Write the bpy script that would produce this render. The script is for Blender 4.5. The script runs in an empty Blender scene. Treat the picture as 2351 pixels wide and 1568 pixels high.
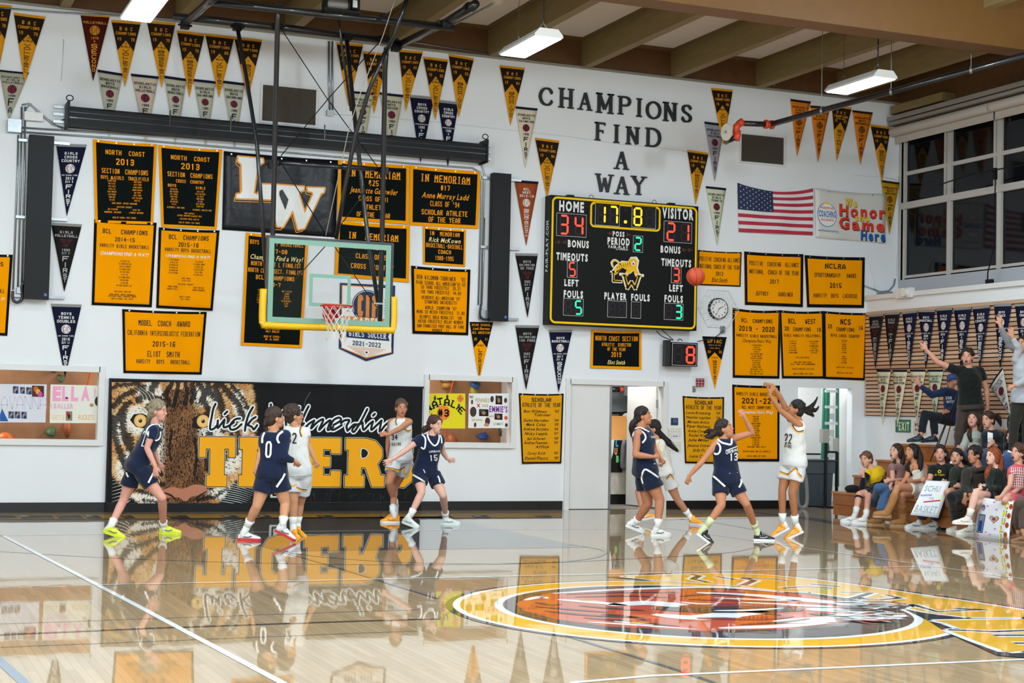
import bpy, math, random
from mathutils import Vector as V, Matrix
from mathutils.bvhtree import BVHTree
random.seed(7)
S=bpy.context.scene
# ---------------------------------------------------------------- camera
FP=3581.; CH=1.64
roll=math.atan(.0212); pitch=math.atan(158.5*math.cos(roll)/FP); yaw=math.radians(22.5)
CF=V((math.sin(yaw)*math.cos(pitch),math.cos(yaw)*math.cos(pitch),math.sin(pitch)))
_r=V((math.cos(yaw),-math.sin(yaw),0)); _u=_r.cross(CF)
CR=_r*math.cos(roll)+_u*math.sin(roll); CU=_u*math.cos(roll)-_r*math.sin(roll)
CP=V((0,0,CH))
cd=bpy.data.cameras.new('camera'); cam=bpy.data.objects.new('camera',cd); S.collection.objects.link(cam); S.camera=cam
cd.sensor_width=36; cd.lens=FP/2351*36; cd.clip_end=200; cd.clip_start=.1
cam.matrix_world=Matrix(((CR.x,CU.x,-CF.x,0),(CR.y,CU.y,-CF.y,0),(CR.z,CU.z,-CF.z,CH),(0,0,0,1)))
cd.dof.use_dof=True; cd.dof.focus_distance=20.5; cd.dof.aperture_fstop=5.6
# ---------------------------------------------------------------- world (night outside), exposure
w=bpy.data.worlds.new('night'); S.world=w; w.use_nodes=True
w.node_tree.nodes['Background'].inputs[0].default_value=(.012,.018,.026,1); w.node_tree.nodes['Background'].inputs[1].default_value=.6
S.view_settings.view_transform='Standard'; S.view_settings.look='None'; S.view_settings.exposure=0; S.view_settings.gamma=1
S.view_settings.use_curve_mapping=False
S.cycles.use_denoising=True; S.cycles.max_bounces=7; S.cycles.diffuse_bounces=4; S.cycles.glossy_bounces=4; S.cycles.transparent_max_bounces=12
S.cycles.sample_clamp_indirect=6
LIGHT_W=212.
# ceiling lamps: (x, y) of the hanging LED fixtures; the first three are in view
LAMPS=[(8.,18.9),(13.3,19.0),(3.,19.3)]+[(x,y) for y in (14.2,10.,5.5,1.,-3.) for x in (-1.5,3.,8.,13.3)]
LZ={0:6.47,1:6.5,2:6.47}
for i,(x,y) in enumerate(LAMPS):
    l=bpy.data.lights.new('lamp_light','POINT' if y==14.2 else 'AREA'); l.color=(.80,.92,1)
    if y!=14.2: l.shape='RECTANGLE'; l.size=.34; l.size_y=1.12; l.energy=LIGHT_W*(.38 if i<3 else 1.5 if y==10. else 1.)
    else: l.shadow_soft_size=.22; l.energy=LIGHT_W*1.75  # unseen row shines all round, shaped this way to brighten the upper wall
    o=bpy.data.objects.new('lamp_light',l); S.collection.objects.link(o); o.location=(x,y,LZ.get(i,6.9)-(.28 if y==14.2 else .03))
# ---------------------------------------------------------------- pixel helpers (positions are read off the photograph once, on real planes)
def ray(x,y): return CF+CR*((x-1175.5)/FP)-CU*((y-784)/FP)
def at(x,y,Y=23.88):
    d=ray(x,y); return CP+d*(Y/d.y)
def ax(x,y,X):
    d=ray(x,y); return CP+d*(X/d.x)
def fl(x,y,z=0.):
    d=ray(x,y); return CP+d*((z-CH)/d.z)
def cz(x,y,Z): return CP+ray(x,y)*Z
def zof(p): return (V(p)-CP).dot(CF)
# ---------------------------------------------------------------- materials
def lin(c): return tuple((v/12.92 if v<=.04045 else ((v+.055)/1.055)**2.4) for v in c)
def hx(s):
    s=s.lstrip('#'); return lin([int(s[i:i+2],16)/255 for i in (0,2,4)])
MATS={}
def mat(name,col='888888',rough=.6,metal=0,bump=0,scale=30,var=0,emit=0,coat=0,attr=False,spec=.5,stretch=None,trans=0,sheen=0,alpha=1):
    if name in MATS: return MATS[name]
    m=bpy.data.materials.new(name); m.use_nodes=True; nt=m.node_tree; b=nt.nodes['Principled BSDF']; L=nt.links.new
    c=hx(col)
    b.inputs['Base Color'].default_value=(*c,1); b.inputs['Roughness'].default_value=rough; b.inputs['Metallic'].default_value=metal
    b.inputs['Specular IOR Level'].default_value=spec
    if coat: b.inputs['Coat Weight'].default_value=coat; b.inputs['Coat Roughness'].default_value=.04
    if trans: b.inputs['Transmission Weight'].default_value=trans
    if sheen: b.inputs['Sheen Weight'].default_value=sheen
    if alpha<1: b.inputs['Alpha'].default_value=alpha
    src=None
    if attr:
        a=nt.nodes.new('ShaderNodeAttribute'); a.attribute_name='Col'; src=a.outputs['Color']; L(src,b.inputs['Base Color'])
        if emit: L(src,b.inputs['Emission Color'])
    elif emit: b.inputs['Emission Color'].default_value=(*c,1)
    if emit: b.inputs['Emission Strength'].default_value=emit
    if bump or var:
        tc=nt.nodes.new('ShaderNodeTexCoord'); mp=nt.nodes.new('ShaderNodeMapping'); L(tc.outputs['Object'],mp.inputs[0])
        if stretch: mp.inputs['Scale'].default_value=stretch
        n=nt.nodes.new('ShaderNodeTexNoise'); n.inputs['Scale'].default_value=scale; n.inputs['Detail'].default_value=4; L(mp.outputs[0],n.inputs['Vector'])
        if bump:
            bp=nt.nodes.new('ShaderNodeBump'); bp.inputs['Strength'].default_value=min(1,bump); bp.inputs['Distance'].default_value=.01*max(1,bump); L(n.outputs['Fac'],bp.inputs['Height']); L(bp.outputs[0],b.inputs['Normal'])
        if var:
            h=nt.nodes.new('ShaderNodeHueSaturation'); mr=nt.nodes.new('ShaderNodeMapRange'); mr.inputs['From Min'].default_value=.3; mr.inputs['From Max'].default_value=.7
            mr.inputs['To Min'].default_value=1-var; mr.inputs['To Max'].default_value=1+var; L(n.outputs['Fac'],mr.inputs[0]); L(mr.outputs[0],h.inputs['Value'])
            if src: L(src,h.inputs['Color'])
            else: h.inputs['Color'].default_value=(*c,1)
            L(h.outputs[0],b.inputs['Base Color'])
    MATS[name]=m; return m
# ---------------------------------------------------------------- objects
ORG={}
def tag(o,label=None,cat=None,group=None,kind=None):
    for k,v in (('label',label),('category',cat),('group',group),('kind',kind)):
        if v: o[k]=v
    return o
def thing(name,loc,label,cat,group=None):
    o=bpy.data.objects.new(name,None); S.collection.objects.link(o); o.location=loc; o.empty_display_size=.1; ORG[o.name]=V(loc)
    return tag(o,label,cat,group)
class MB:
    def __init__(s): s.v=[];s.f=[];s.m=[];s.c=[];s.cm=0;s.cc=None
    def add(s,vs,fs,m=None,c=None):
        b=len(s.v); s.v+= [tuple(p) for p in vs]
        for f in fs: s.f.append([b+i for i in f]); s.m.append(s.cm if m is None else m); s.c.append(c or s.cc)
    def poly(s,pts,c=None,m=None): s.add(pts,[range(len(pts))],m,c)
    def box(s,a,b,m=None,c=None):
        x0,y0,z0=(min(a[i],b[i]) for i in range(3)); x1,y1,z1=(max(a[i],b[i]) for i in range(3))
        s.add([(x0,y0,z0),(x1,y0,z0),(x1,y1,z0),(x0,y1,z0),(x0,y0,z1),(x1,y0,z1),(x1,y1,z1),(x0,y1,z1)],[(0,3,2,1),(4,5,6,7),(0,1,5,4),(1,2,6,5),(2,3,7,6),(3,0,4,7)],m,c)
    def prism(s,pts,d,m=None,c=None):   # polygon extruded by vector d
        n=len(pts); d=V(d); s.add(list(pts)+[V(p)+d for p in pts],[list(range(n))[::-1],list(range(n,2*n))]+[(i,(i+1)%n,n+(i+1)%n,n+i) for i in range(n)],m,c)
    def loft(s,rings,cap=True,m=None,c=None,closed=True):
        k=len(rings[0]); vs=[p for r in rings for p in r]; fs=[]
        for i in range(len(rings)-1):
            for j in range(k if closed else k-1): fs.append((i*k+j,i*k+(j+1)%k,(i+1)*k+(j+1)%k,(i+1)*k+j))
        if cap: fs+= [list(range(k))[::-1],list(range((len(rings)-1)*k,len(rings)*k))]
        s.add(vs,fs,m,c)
    def tube(s,pts,r,n=8,m=None,c=None,cap=True):
        pts=[V(p) for p in pts]; rs=r if isinstance(r,(list,tuple)) else [r]*len(pts); rings=[]; px=None
        for i,p in enumerate(pts):
            t=(pts[min(i+1,len(pts)-1)]-pts[max(i-1,0)]); t=t.normalized() if t.length>1e-9 else V((0,0,1))
            if px is None: px=t.orthogonal().normalized()
            px=(px-t*px.dot(t)); px=px.normalized() if px.length>1e-6 else t.orthogonal().normalized()
            q=t.cross(px); rings.append([p+(px*math.cos(2*math.pi*j/n)+q*math.sin(2*math.pi*j/n))*rs[i] for j in range(n)])
        s.loft(rings,cap,m,c)
    def caps(s,a,b,ra,rb,n=12):      # tapered capsule
        a=V(a);b=V(b); t=b-a; L=t.length; t=t.normalized() if L>1e-6 else V((0,0,1)); pts=[];rs=[]
        for k in (90,60,30): pts.append(a-t*ra*math.sin(math.radians(k))); rs.append(max(.001,ra*math.cos(math.radians(k))))
        pts+= [a,b]; rs+=[ra,rb]
        for k in (30,60,90): pts.append(b+t*rb*math.sin(math.radians(k))); rs.append(max(.001,rb*math.cos(math.radians(k))))
        x=t.orthogonal().normalized(); y=t.cross(x)
        s.loft([[p+(x*math.cos(2*math.pi*j/n)+y*math.sin(2*math.pi*j/n))*r for j in range(n)] for p,r in zip(pts,rs)])
    def ell(s,c,X,Y,Z,n=14,m=None,col=None):  # ellipsoid, X Y Z are half-axis vectors
        c=V(c);rings=[]
        for i in range(n//2+1):
            a=math.pi*i/(n//2); a=min(max(a,.02),math.pi-.02)
            rings.append([c+Z*math.cos(a)+(X*math.cos(2*math.pi*j/n)+Y*math.sin(2*math.pi*j/n))*math.sin(a) for j in range(n)])
        s.loft(rings,True,m,col)
    def disc(s,c,x,y,n=20,col=None,m=None): s.poly([V(c)+V(x)*math.cos(2*math.pi*j/n)+V(y)*math.sin(2*math.pi*j/n) for j in range(n)],col,m)
    def build(s,name,mats,parent=None,smooth=False,org=None,label=None,cat=None,group=None,kind=None,auto=None):
        if not isinstance(mats,(list,tuple)): mats=[mats]
        if parent is not None: org=ORG[parent.name]
        elif org is None:
            xs=[p[0] for p in s.v];ys=[p[1] for p in s.v];zs=[p[2] for p in s.v]; org=V(((min(xs)+max(xs))/2,(min(ys)+max(ys))/2,min(zs)))
        org=V(org); me=bpy.data.meshes.new(name)
        me.from_pydata([(p[0]-org.x,p[1]-org.y,p[2]-org.z) for p in s.v],[],s.f)
        for m in mats: me.materials.append(m)
        me.polygons.foreach_set('material_index',s.m)
        if smooth: me.polygons.foreach_set('use_smooth',[True]*len(s.f))
        if any(c is not None for c in s.c):
            a=me.color_attributes.new('Col','FLOAT_COLOR','CORNER'); buf=[]
            for f,c in zip(s.f,s.c):
                c=c or (.5,.5,.5); buf+= [c[0],c[1],c[2],1.]*len(f)
            a.data.foreach_set('color',buf)
        me.update(); o=bpy.data.objects.new(name,me); S.collection.objects.link(o); ORG[o.name]=org
        if parent is not None: o.parent=parent
        else: o.location=org
        if auto:
            me.polygons.foreach_set('use_smooth',[True]*len(s.f)); me.set_sharp_from_angle(angle=math.radians(auto))
        return tag(o,label,cat,group,kind)
def cr(pts,n=6,closed=False):       # Catmull-Rom through points (tuples of any length)
    P=[tuple(p) for p in pts]
    if closed: P=[P[-1]]+P+[P[0],P[1]]
    else: P=[P[0]]+P+[P[-1]]
    out=[]
    for i in range(1,len(P)-2):
        for k in range(n):
            t=k/n; out.append(tuple(.5*((2*b)+(-a+c)*t+(2*a-5*b+4*c-d)*t*t+(-a+3*b-3*c+d)*t**3) for a,b,c,d in zip(P[i-1],P[i],P[i+1],P[i+2])))
    if not closed: out.append(P[-2])
    return out
# ---------------------------------------------------------------- lettering
GL={'A':'0004264440/0242','B':'000636454433/03334241300 0','C':'4536160501103041','D':'00063645413000','E':'46060040/0333','F':'460600/0333','G':'453616050110304143/4323','H':'0006/4046/0343','I':'2026','J':'46413010 01','K':'0006/460340','L':'060040','M':'0006234640','N':'00064046','O':'0516364541301001 05','P':'00063645443303','Q':'051636454130100105/2240','R':'00063645443303/2340','S':'453616050413334241301001','T':'0646/2620','U':'060110304146','V':'062046','W':'0610233046','X':'0046/0640','Y':'062346/2320','Z':'06460040',
'0':'051636454130100105','1':'152620','2':'05163645440040','3':'051636454433/1333/334241301001','4':'30360242','5':'46060333424130 1001','6':'4536160501103041423303','7':'064620','8':'051636454413040516/334241301001021333','9':'0110304145361605041343','-':'1333','/':'0046','.':'2021',"'":'2624','`':'2624','!':'2622/2120','#':'1016/3036/0242/0444',',':'2011',':':'2122/2425','<':'451341','_':'0040'}
GL={k:[[(int(p[i]),int(p[i+1])) for i in range(0,len(p),2)] for p in v.replace(' ','').split('/')] for k,v in GL.items()}
_FC={}
def fglyph(ch,bold):
    k=(ch,bold)
    if k in _FC: return _FC[k]
    c=bpy.data.curves.new('g','FONT'); c.body=ch; c.resolution_u=2; c.offset=bold*.016; c.fill_mode='FRONT'
    o=bpy.data.objects.new('g',c); S.collection.objects.link(o); bpy.context.view_layer.update()
    me=o.to_mesh(); vs=[(v.co.x,v.co.y) for v in me.vertices]; fs=[list(p.vertices) for p in me.polygons]
    x0=min([v[0] for v in vs] or [0]); x1=max([v[0] for v in vs] or [.25]); o.to_mesh_clear(); bpy.data.objects.remove(o); bpy.data.curves.remove(c)
    _FC[k]=([(x-x0,y) for x,y in vs],fs,x1-x0); return _FC[k]
def text2d(s,h,w=None,style='b',th=None,gap=None):
    """polygons of a line of text, centred on 0,0; h letter height, w total width (None: natural)"""
    out=[]; x=0.
    if style[0] in 'bs':
        nat=.62*h; n=len(s); g=.28 if gap is None else gap
        if w is None: cw=nat
        else: cw=w/(n+(n-1)*g)
        t=th*h if th else min(.19*h,.3*cw); t=min(t,.34*cw) if not th else t
        for ch in s:
            if ch!=' ' and ch in GL:
                for pl in GL[ch]:
                    P=[(x+t/2+(cw-t)*a/4,-h/2+t/2+(h-t)*b/6) for a,b in pl]
                    for i in range(len(P)-1):
                        (ax_,ay),(bx,by)=P[i],P[i+1]; dx,dy=bx-ax_,by-ay; L=math.hypot(dx,dy)
                        if L<1e-6: continue
                        ux,uy=dx/L*t/2,dy/L*t/2
                        e0=.45 if i else (1 if abs(dx)<1e-6 or abs(dy)<1e-6 else .5); e1=.45 if i<len(P)-2 else (1 if abs(dx)<1e-6 or abs(dy)<1e-6 else .5)
                        out.append([(ax_-ux*e0-uy,ay-uy*e0+ux),(ax_-ux*e0+uy,ay-uy*e0-ux),(bx+ux*e1+uy,by+uy*e1-ux),(bx+ux*e1-uy,by+uy*e1+ux)])
                    if style[0]=='s':
                        for (q,(a,b)),nb in ((( P[0],pl[0]),pl[1]),((P[-1],pl[-1]),pl[-2])):
                            if b in (0,6) and nb[1]!=b:
                                sw=min(.3*cw,1.1*t); yy=q[1]+(-t/2 if b==0 else t/2); s2=1 if b==0 else -1
                                out.append([(q[0]-sw,yy),(q[0]+sw,yy),(q[0]+sw,yy+s2*t*.6),(q[0]-sw,yy+s2*t*.6)])
            elif ch!=' ':
                vs,fs,gw=fglyph(ch,1); k=h/.73
                for f in fs: out.append([(x+vs[i][0]*k,-h/2+vs[i][1]*k) for i in f])
            x+=cw*(1+g)
        x-=cw*g
    else:
        bold=int(style[1]) if len(style)>1 and style[1].isdigit() else 1; sh=.35 if 'i' in style else 0; k=h/.73; ad=.09+.03*bold
        for ch in s:
            if ch==' ': x+=.26*k; continue
            vs,fs,gw=fglyph(ch,bold)
            for f in fs: out.append([(x+(vs[i][0]+sh*vs[i][1])*k,-h/2+vs[i][1]*k) for i in f])
            x+=(gw+ad)*k
        x-=ad*k
        if w: out=[[(a*w/x,b) for a,b in p] for p in out]; x=w
    return [[(a-x/2,b) for a,b in p] for p in out],x
def put(mb,s,mf,u,v,h,w=None,col=None,style='b',W=1,H=1,off=.004,th=None,align=None,gap=None,rot=0):
    """text on a frame: mf(u,v,off)->point; u right 0..1, v down 0..1; W,H metres; h fraction of H, w fraction of W"""
    P,x=text2d(s,h*H,w*W if w else None,style,th,gap); dx=x/2 if align=='l' else 0; cs,sn=math.cos(rot),math.sin(rot)
    for p in P: mb.poly([mf(u+((a+dx)*cs-b*sn)/W,v-(b*cs+(a+dx)*sn)/H,off) for a,b in p],col)
def vput(mb,s,mf,u,v0,v1,w0,w1,col,W,H,off=.004,th=None):
    n=len(s); tot=0; ws=[w0+(w1-w0)*(i+.5)/n for i in range(n)]; hs=[a**.5 for a in ws]; sm=sum(hs); v=v0
    for ch,wd,hh in zip(s,ws,hs):
        dh=(v1-v0)*hh/sm; put(mb,ch,mf,u,v+dh/2,dh*.84,wd*W/W,col,'b',W,H,off,th or min(.2,.26*wd*W/(dh*H))); v+=dh
def brush(mb,pts,ws,col,fn,n=None):  # tapered painted stroke; fn maps 2D -> 3D
    n=len(pts); 
    if not isinstance(ws,(list,tuple)): ws=[ws]*n
    if len(ws)!=n: ws=[ws[min(int(i/(n-1)*(len(ws)-1)),len(ws)-2)]+(ws[min(int(i/(n-1)*(len(ws)-1)),len(ws)-2)+1]-ws[min(int(i/(n-1)*(len(ws)-1)),len(ws)-2)])*((i/(n-1)*(len(ws)-1))%1 if i<n-1 else 1) for i in range(n)]
    L=[];R=[]
    for i in range(n):
        a=pts[max(i-1,0)];b=pts[min(i+1,n-1)]; dx,dy=b[0]-a[0],b[1]-a[1]; l=math.hypot(dx,dy) or 1; nx,ny=-dy/l*ws[i]/2,dx/l*ws[i]/2
        L.append(fn(pts[i][0]+nx,pts[i][1]+ny)); R.append(fn(pts[i][0]-nx,pts[i][1]-ny))
    mb.add(L+R,[(i,i+1,n+i+1,n+i) for i in range(n-1)],c=col)
# ---------------------------------------------------------------- shared colours and materials
GOLD=hx('F59A00'); BLK=hx('101615'); WHT=hx('E8E8E4'); NAVY=hx('161a30'); CREAM=hx('C9C4A6'); RED=hx('B01C2E'); OGOLD=hx('DE9A14'); NV=hx('13244a'); YEL=hx('F2C400')
M_wall=mat('wall_paint','E3E6E8',.55,bump=.05,scale=60)
M_print=mat('print',rough=.6,attr=True,spec=.2)
M_felt=mat('felt',rough=.95,attr=True,bump=.25,scale=260,spec=.05)
M_vinyl=mat('vinyl_print',rough=.32,attr=True,bump=4,scale=1.8,spec=.22)
M_mural=mat('mural_print',rough=.55,attr=True,spec=.2)
M_dark=mat('black_metal','0b0d10',.5,bump=.1,spec=.25)
M_steel=mat('galvanised','9aa0a3',.35,metal=.8,var=.1)
M_white=mat('white_paint','DCDCDA',.4)
M_chrome=mat('chrome','c8c8c8',.2,metal=1)
M_pipe=mat('black_pipe','15181c',.28,coat=.3)
# ================================================================ ROOM
YW=23.88; XL=16.9; XU=17.6; ZR=7.95
def bxo(name,a,b,m,**k):
    mb=MB(); mb.box(a,b); return mb.build(name,m,**k)
# floor
def floor_mat():
    m=bpy.data.materials.new('maple_floor'); m.use_nodes=True; nt=m.node_tree; b=nt.nodes['Principled BSDF']; L=nt.links.new
    tc=nt.nodes.new('ShaderNodeTexCoord'); mp=nt.nodes.new('ShaderNodeMapping'); L(tc.outputs['Object'],mp.inputs[0]); mp.inputs['Rotation'].default_value=(0,0,math.pi/2)
    br=nt.nodes.new('ShaderNodeTexBrick'); L(mp.outputs[0],br.inputs['Vector']); br.inputs['Scale'].default_value=1; br.inputs['Brick Width'].default_value=1.1; br.inputs['Row Height'].default_value=.057
    br.inputs['Mortar Size'].default_value=.0012; br.inputs['Color1'].default_value=(*hx('A58D68'),1); br.inputs['Color2'].default_value=(*hx('967D57'),1); br.inputs['Mortar'].default_value=(*hx('6F5A3C'),1)
    n=nt.nodes.new('ShaderNodeTexNoise'); mp2=nt.nodes.new('ShaderNodeMapping'); mp2.inputs['Scale'].default_value=(9,.7,1); L(tc.outputs['Object'],mp2.inputs[0]); L(mp2.outputs[0],n.inputs['Vector']); n.inputs['Scale'].default_value=1; n.inputs['Detail'].default_value=5
    h=nt.nodes.new('ShaderNodeHueSaturation'); mr=nt.nodes.new('ShaderNodeMapRange'); mr.inputs['From Min'].default_value=.3; mr.inputs['From Max'].default_value=.7; mr.inputs['To Min'].default_value=.9; mr.inputs['To Max'].default_value=1.1
    L(n.outputs['Fac'],mr.inputs[0]); L(mr.outputs[0],h.inputs['Value']); L(br.outputs['Color'],h.inputs['Color']); L(h.outputs[0],b.inputs['Base Color'])
    gloss(nt,b); return m
def gloss(nt,b):
    L=nt.links.new; tc=nt.nodes.new('ShaderNodeTexCoord'); mp=nt.nodes.new('ShaderNodeMapping'); mp.inputs['Scale'].default_value=(1,1,1); L(tc.outputs['Object'],mp.inputs[0])
    n=nt.nodes.new('ShaderNodeTexNoise'); n.inputs['Scale'].default_value=5.5; n.inputs['Detail'].default_value=1; L(mp.outputs[0],n.inputs['Vector'])
    bp=nt.nodes.new('ShaderNodeBump'); bp.inputs['Strength'].default_value=1; bp.inputs['Distance'].default_value=.00022; L(n.outputs['Fac'],bp.inputs['Height'])
    b.inputs['Roughness'].default_value=.45; b.inputs['Coat Weight'].default_value=1; b.inputs['Coat IOR'].default_value=1.6; b.inputs['Coat Roughness'].default_value=.025; L(bp.outputs[0],b.inputs['Coat Normal'])
M_floor=floor_mat()
M_fp=mat('floor_paint',attr=True,rough=.45); gloss(M_fp.node_tree,M_fp.node_tree.nodes['Principled BSDF'])
bxo('floor',(-3,-6,-.1),(18,23.9,0),M_floor,org=(0,0,0),kind='structure')
def ribbon(mb,pts,w,col,z=.002):
    P=[fl(*p) for p in pts]; brush(mb,[(p.x,p.y) for p in P],w,col,lambda x,y:(x,y,z))
def fpoly(mb,pts,col,z=.004): mb.poly([(p.x,p.y,z) for p in [fl(*q) for q in pts]],col)
GR=hx('4b5356'); LW=hx('E4EAEC'); KB=hx('14171a')
mb=MB()
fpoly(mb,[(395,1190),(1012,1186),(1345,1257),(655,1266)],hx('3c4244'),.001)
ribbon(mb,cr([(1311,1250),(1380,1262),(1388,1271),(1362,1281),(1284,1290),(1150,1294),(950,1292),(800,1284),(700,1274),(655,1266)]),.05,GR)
ribbon(mb,cr([(0,1266),(340,1285),(800,1296),(1192,1294),(1500,1280),(1659,1270),(1731,1257),(1768,1243),(1769,1228),(1731,1216),(1640,1200),(1554,1191)]),.05,GR)
ribbon(mb,[(5,1229),(300,1383),(655,1572)],.055,LW,.003)
ribbon(mb,[(-40,1230),(800,1219),(1536,1213)],.05,LW,.003); ribbon(mb,[(1536,1213),(1833,1256),(2380,1334)],.04,LW,.003)
ribbon(mb,[(218,1344),(800,1332),(1550,1315),(2108,1301)],.045,LW,.006); ribbon(mb,[(1311,1568),(1500,1552),(2380,1513)],.05,LW,.003)
ribbon(mb,[(395,1193),(800,1311),(1005,1375)],.04,GR); ribbon(mb,[(1311,1463),(1560,1540),(1640,1568)],.04,GR); ribbon(mb,[(-20,1500),(58,1570)],.07,hx('5a6a7c'))
ribbon(mb,[(-10,1458),(340,1443),(800,1427),(1008,1421)],.06,hx('22211f')); ribbon(mb,[(-10,1433),(800,1405),(960,1400)],.02,GR); ribbon(mb,[(-10,1487),(800,1455),(960,1449)],.02,GR)
ribbon(mb,[(1833,1186),(1934,1203),(2380,1252)],.30,KB,.002); ribbon(mb,[(1560,1167),(1700,1172),(1833,1189)],.1,GR)
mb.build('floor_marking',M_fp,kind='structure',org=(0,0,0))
# lettering band along the base line
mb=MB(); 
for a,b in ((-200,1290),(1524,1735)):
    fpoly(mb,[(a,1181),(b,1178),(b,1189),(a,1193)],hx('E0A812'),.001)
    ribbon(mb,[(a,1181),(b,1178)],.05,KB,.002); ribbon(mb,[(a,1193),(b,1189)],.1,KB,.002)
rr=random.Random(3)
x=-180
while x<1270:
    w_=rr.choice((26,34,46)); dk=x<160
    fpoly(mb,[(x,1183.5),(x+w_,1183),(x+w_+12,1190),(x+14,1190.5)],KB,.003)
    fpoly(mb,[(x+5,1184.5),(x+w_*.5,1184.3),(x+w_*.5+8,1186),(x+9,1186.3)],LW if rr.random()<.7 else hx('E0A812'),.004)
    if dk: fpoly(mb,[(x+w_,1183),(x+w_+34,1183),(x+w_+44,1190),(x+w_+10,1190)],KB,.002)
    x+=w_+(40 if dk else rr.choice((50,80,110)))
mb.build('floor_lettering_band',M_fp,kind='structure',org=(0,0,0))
# centre court emblem
mb=MB(); C0=(6.62,11.6)
def ring(r,col,z,n=72,sq=1.): mb.poly([(C0[0]+r*math.cos(2*math.pi*i/n),C0[1]+r*math.sin(2*math.pi*i/n),z) for i in range(n)],col)
YF=hx('DDA800')
for r,c,z in ((2.19,KB,.003),(2.13,LW,.0035),(2.07,YF,.004),(1.78,LW,.0045),(1.71,KB,.005)): ring(r,c,z)
fpoly(mb,[(1385,1326),(1500,1318),(1656,1314),(1862,1327),(2043,1352),(2224,1378),(2380,1402),(2900,1470),(2900,1560),(2289,1506),(2170,1452),(2130,1426),(2050,1387),(1900,1358),(1750,1343),(1570,1335)],KB,.0054)
k3=lambda x,y:(1500+x/2.763,1140+y/2.763)
for P_,m_ in (([(-200,510),(20,503),(260,492),(430,489),(700,500),(980,525),(1250,560),(1500,598),(1750,636),(2000,670),(2351,725),(3400,860),(3400,905),(2351,768),(2000,770),(1750,740),(1500,690),(1250,645),(1000,612),(800,602),(560,570),(300,552),(20,534)],1),([(1780,790),(2351,782),(3400,900),(3400,1120),(2351,985),(2240,990),(2050,922),(1870,852),(1960,845),(1860,808)],1)):
    P_=[k3(*q) for q in P_]; w_=[(x,y) for x,y in P_]; n_=len(w_)
    for i in range(n_): ribbon(mb,[w_[i],w_[(i+1)%n_]],.12,LW,.0058)
    fpoly(mb,w_,YF,.0062)
for P_ in ([(240,497),(290,506),(250,528),(350,548)],[(560,520),(640,536),(570,566)],[(560,520),(720,522),(850,536)],[(820,585),(960,576),(1130,586)],[(1190,610),(1380,616),(1260,652)],[(1300,650),(1440,660),(1560,648),(1480,628)],[(1450,690),(1650,688),(1560,712)],[(1650,692),(1800,735),(2100,722),(1900,712)],[(1870,850),(2160,862),(2500,850)],[(2160,885),(2500,885)],[(2290,935),(2500,938)],[(1000,560),(1180,574)],[(400,512),(520,530)]):
    P_=[k3(*q) for q in P_]; ribbon(mb,P_,.16,LW,.0066); ribbon(mb,P_,.07,KB,.0070)
OR=hx('B8420F'); DR=hx('861C08')
fpoly(mb,[(1183,1388),(1210,1374),(1270,1362),(1380,1354),(1520,1352),(1700,1356),(1850,1366),(1960,1384),(2000,1410),(1930,1432),(1800,1446),(1600,1450),(1400,1440),(1280,1424),(1205,1404)],OR,.0055)
def fbr(pts,w,col,z=.007):
    P=[fl(*p) for p in cr(pts,4)]; n=len(P); ws=[w*math.sin(math.pi*(.06+.9*i/(n-1)))**.7 for i in range(n)]; brush(mb,[(p.x,p.y) for p in P],ws,col,lambda x,y:(x,y,z))
for pts,w in (([(1270,1364),(1450,1354),(1650,1350),(1800,1362)],.14),([(1280,1378),(1360,1384),(1440,1392)],.16),([(1205,1380),(1240,1372),(1255,1376)],.1),([(1400,1392),(1480,1386),(1560,1392),(1600,1398)],.3),([(1500,1412),(1600,1420),(1700,1410),(1760,1408)],.3),
  ([(1410,1428),(1450,1430),(1500,1436)],.14),([(1600,1362),(1750,1370),(1900,1384),(2000,1390)],.26),([(1780,1430),(1900,1424),(2020,1418),(2070,1412)],.34),([(1650,1444),(1780,1440),(1900,1432)],.16),([(1850,1400),(1950,1404),(2060,1410)],.3),([(1700,1384),(1850,1392),(1960,1396)],.14),([(1640,1374),(1760,1379),(1840,1380)],.1),([(1350,1430),(1450,1436),(1600,1447)],.08)): fbr(pts,w,LW)
for pts,w in (([(1500,1398),(1620,1402),(1780,1400),(1840,1404)],.42),([(1230,1394),(1300,1400),(1400,1408)],.09),([(1250,1404),(1350,1414),(1480,1420)],.1),([(1300,1366),(1420,1362),(1560,1362)],.07),([(1320,1372),(1440,1370),(1540,1374)],.08),([(1330,1392),(1400,1398),(1480,1404)],.1),
  ([(1340,1420),(1440,1428),(1560,1440)],.09),([(1860,1410),(1900,1414),(1960,1418)],.16),([(1660,1404),(1720,1404),(1790,1414)],.2),([(1560,1371),(1640,1366),(1760,1374)],.07),([(1230,1384),(1260,1390),(1290,1389)],.07),([(1700,1436),(1800,1430),(1860,1422)],.08),([(1380,1412),(1440,1416),(1480,1426)],.08)): fbr(pts,w,KB,.0075)
for pts,w in (([(1560,1394),(1700,1390),(1830,1394)],.22),([(1600,1422),(1740,1422),(1820,1416)],.16),([(1580,1377),(1660,1380),(1800,1384)],.1)): fbr(pts,w,DR,.008)
for pts,w in (([(1640,1404),(1720,1403),(1800,1398)],.1),([(1590,1418),(1640,1416),(1700,1420)],.16),([(1560,1384),(1600,1388),(1640,1388)],.09)): fbr(pts,w,LW,.0085)
fbr([(1448,1432),(1470,1431),(1492,1432)],.07,YF,.0085); fbr([(1326,1379),(1350,1381),(1376,1381)],.06,YF,.0085)
rr=random.Random(5)
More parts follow.
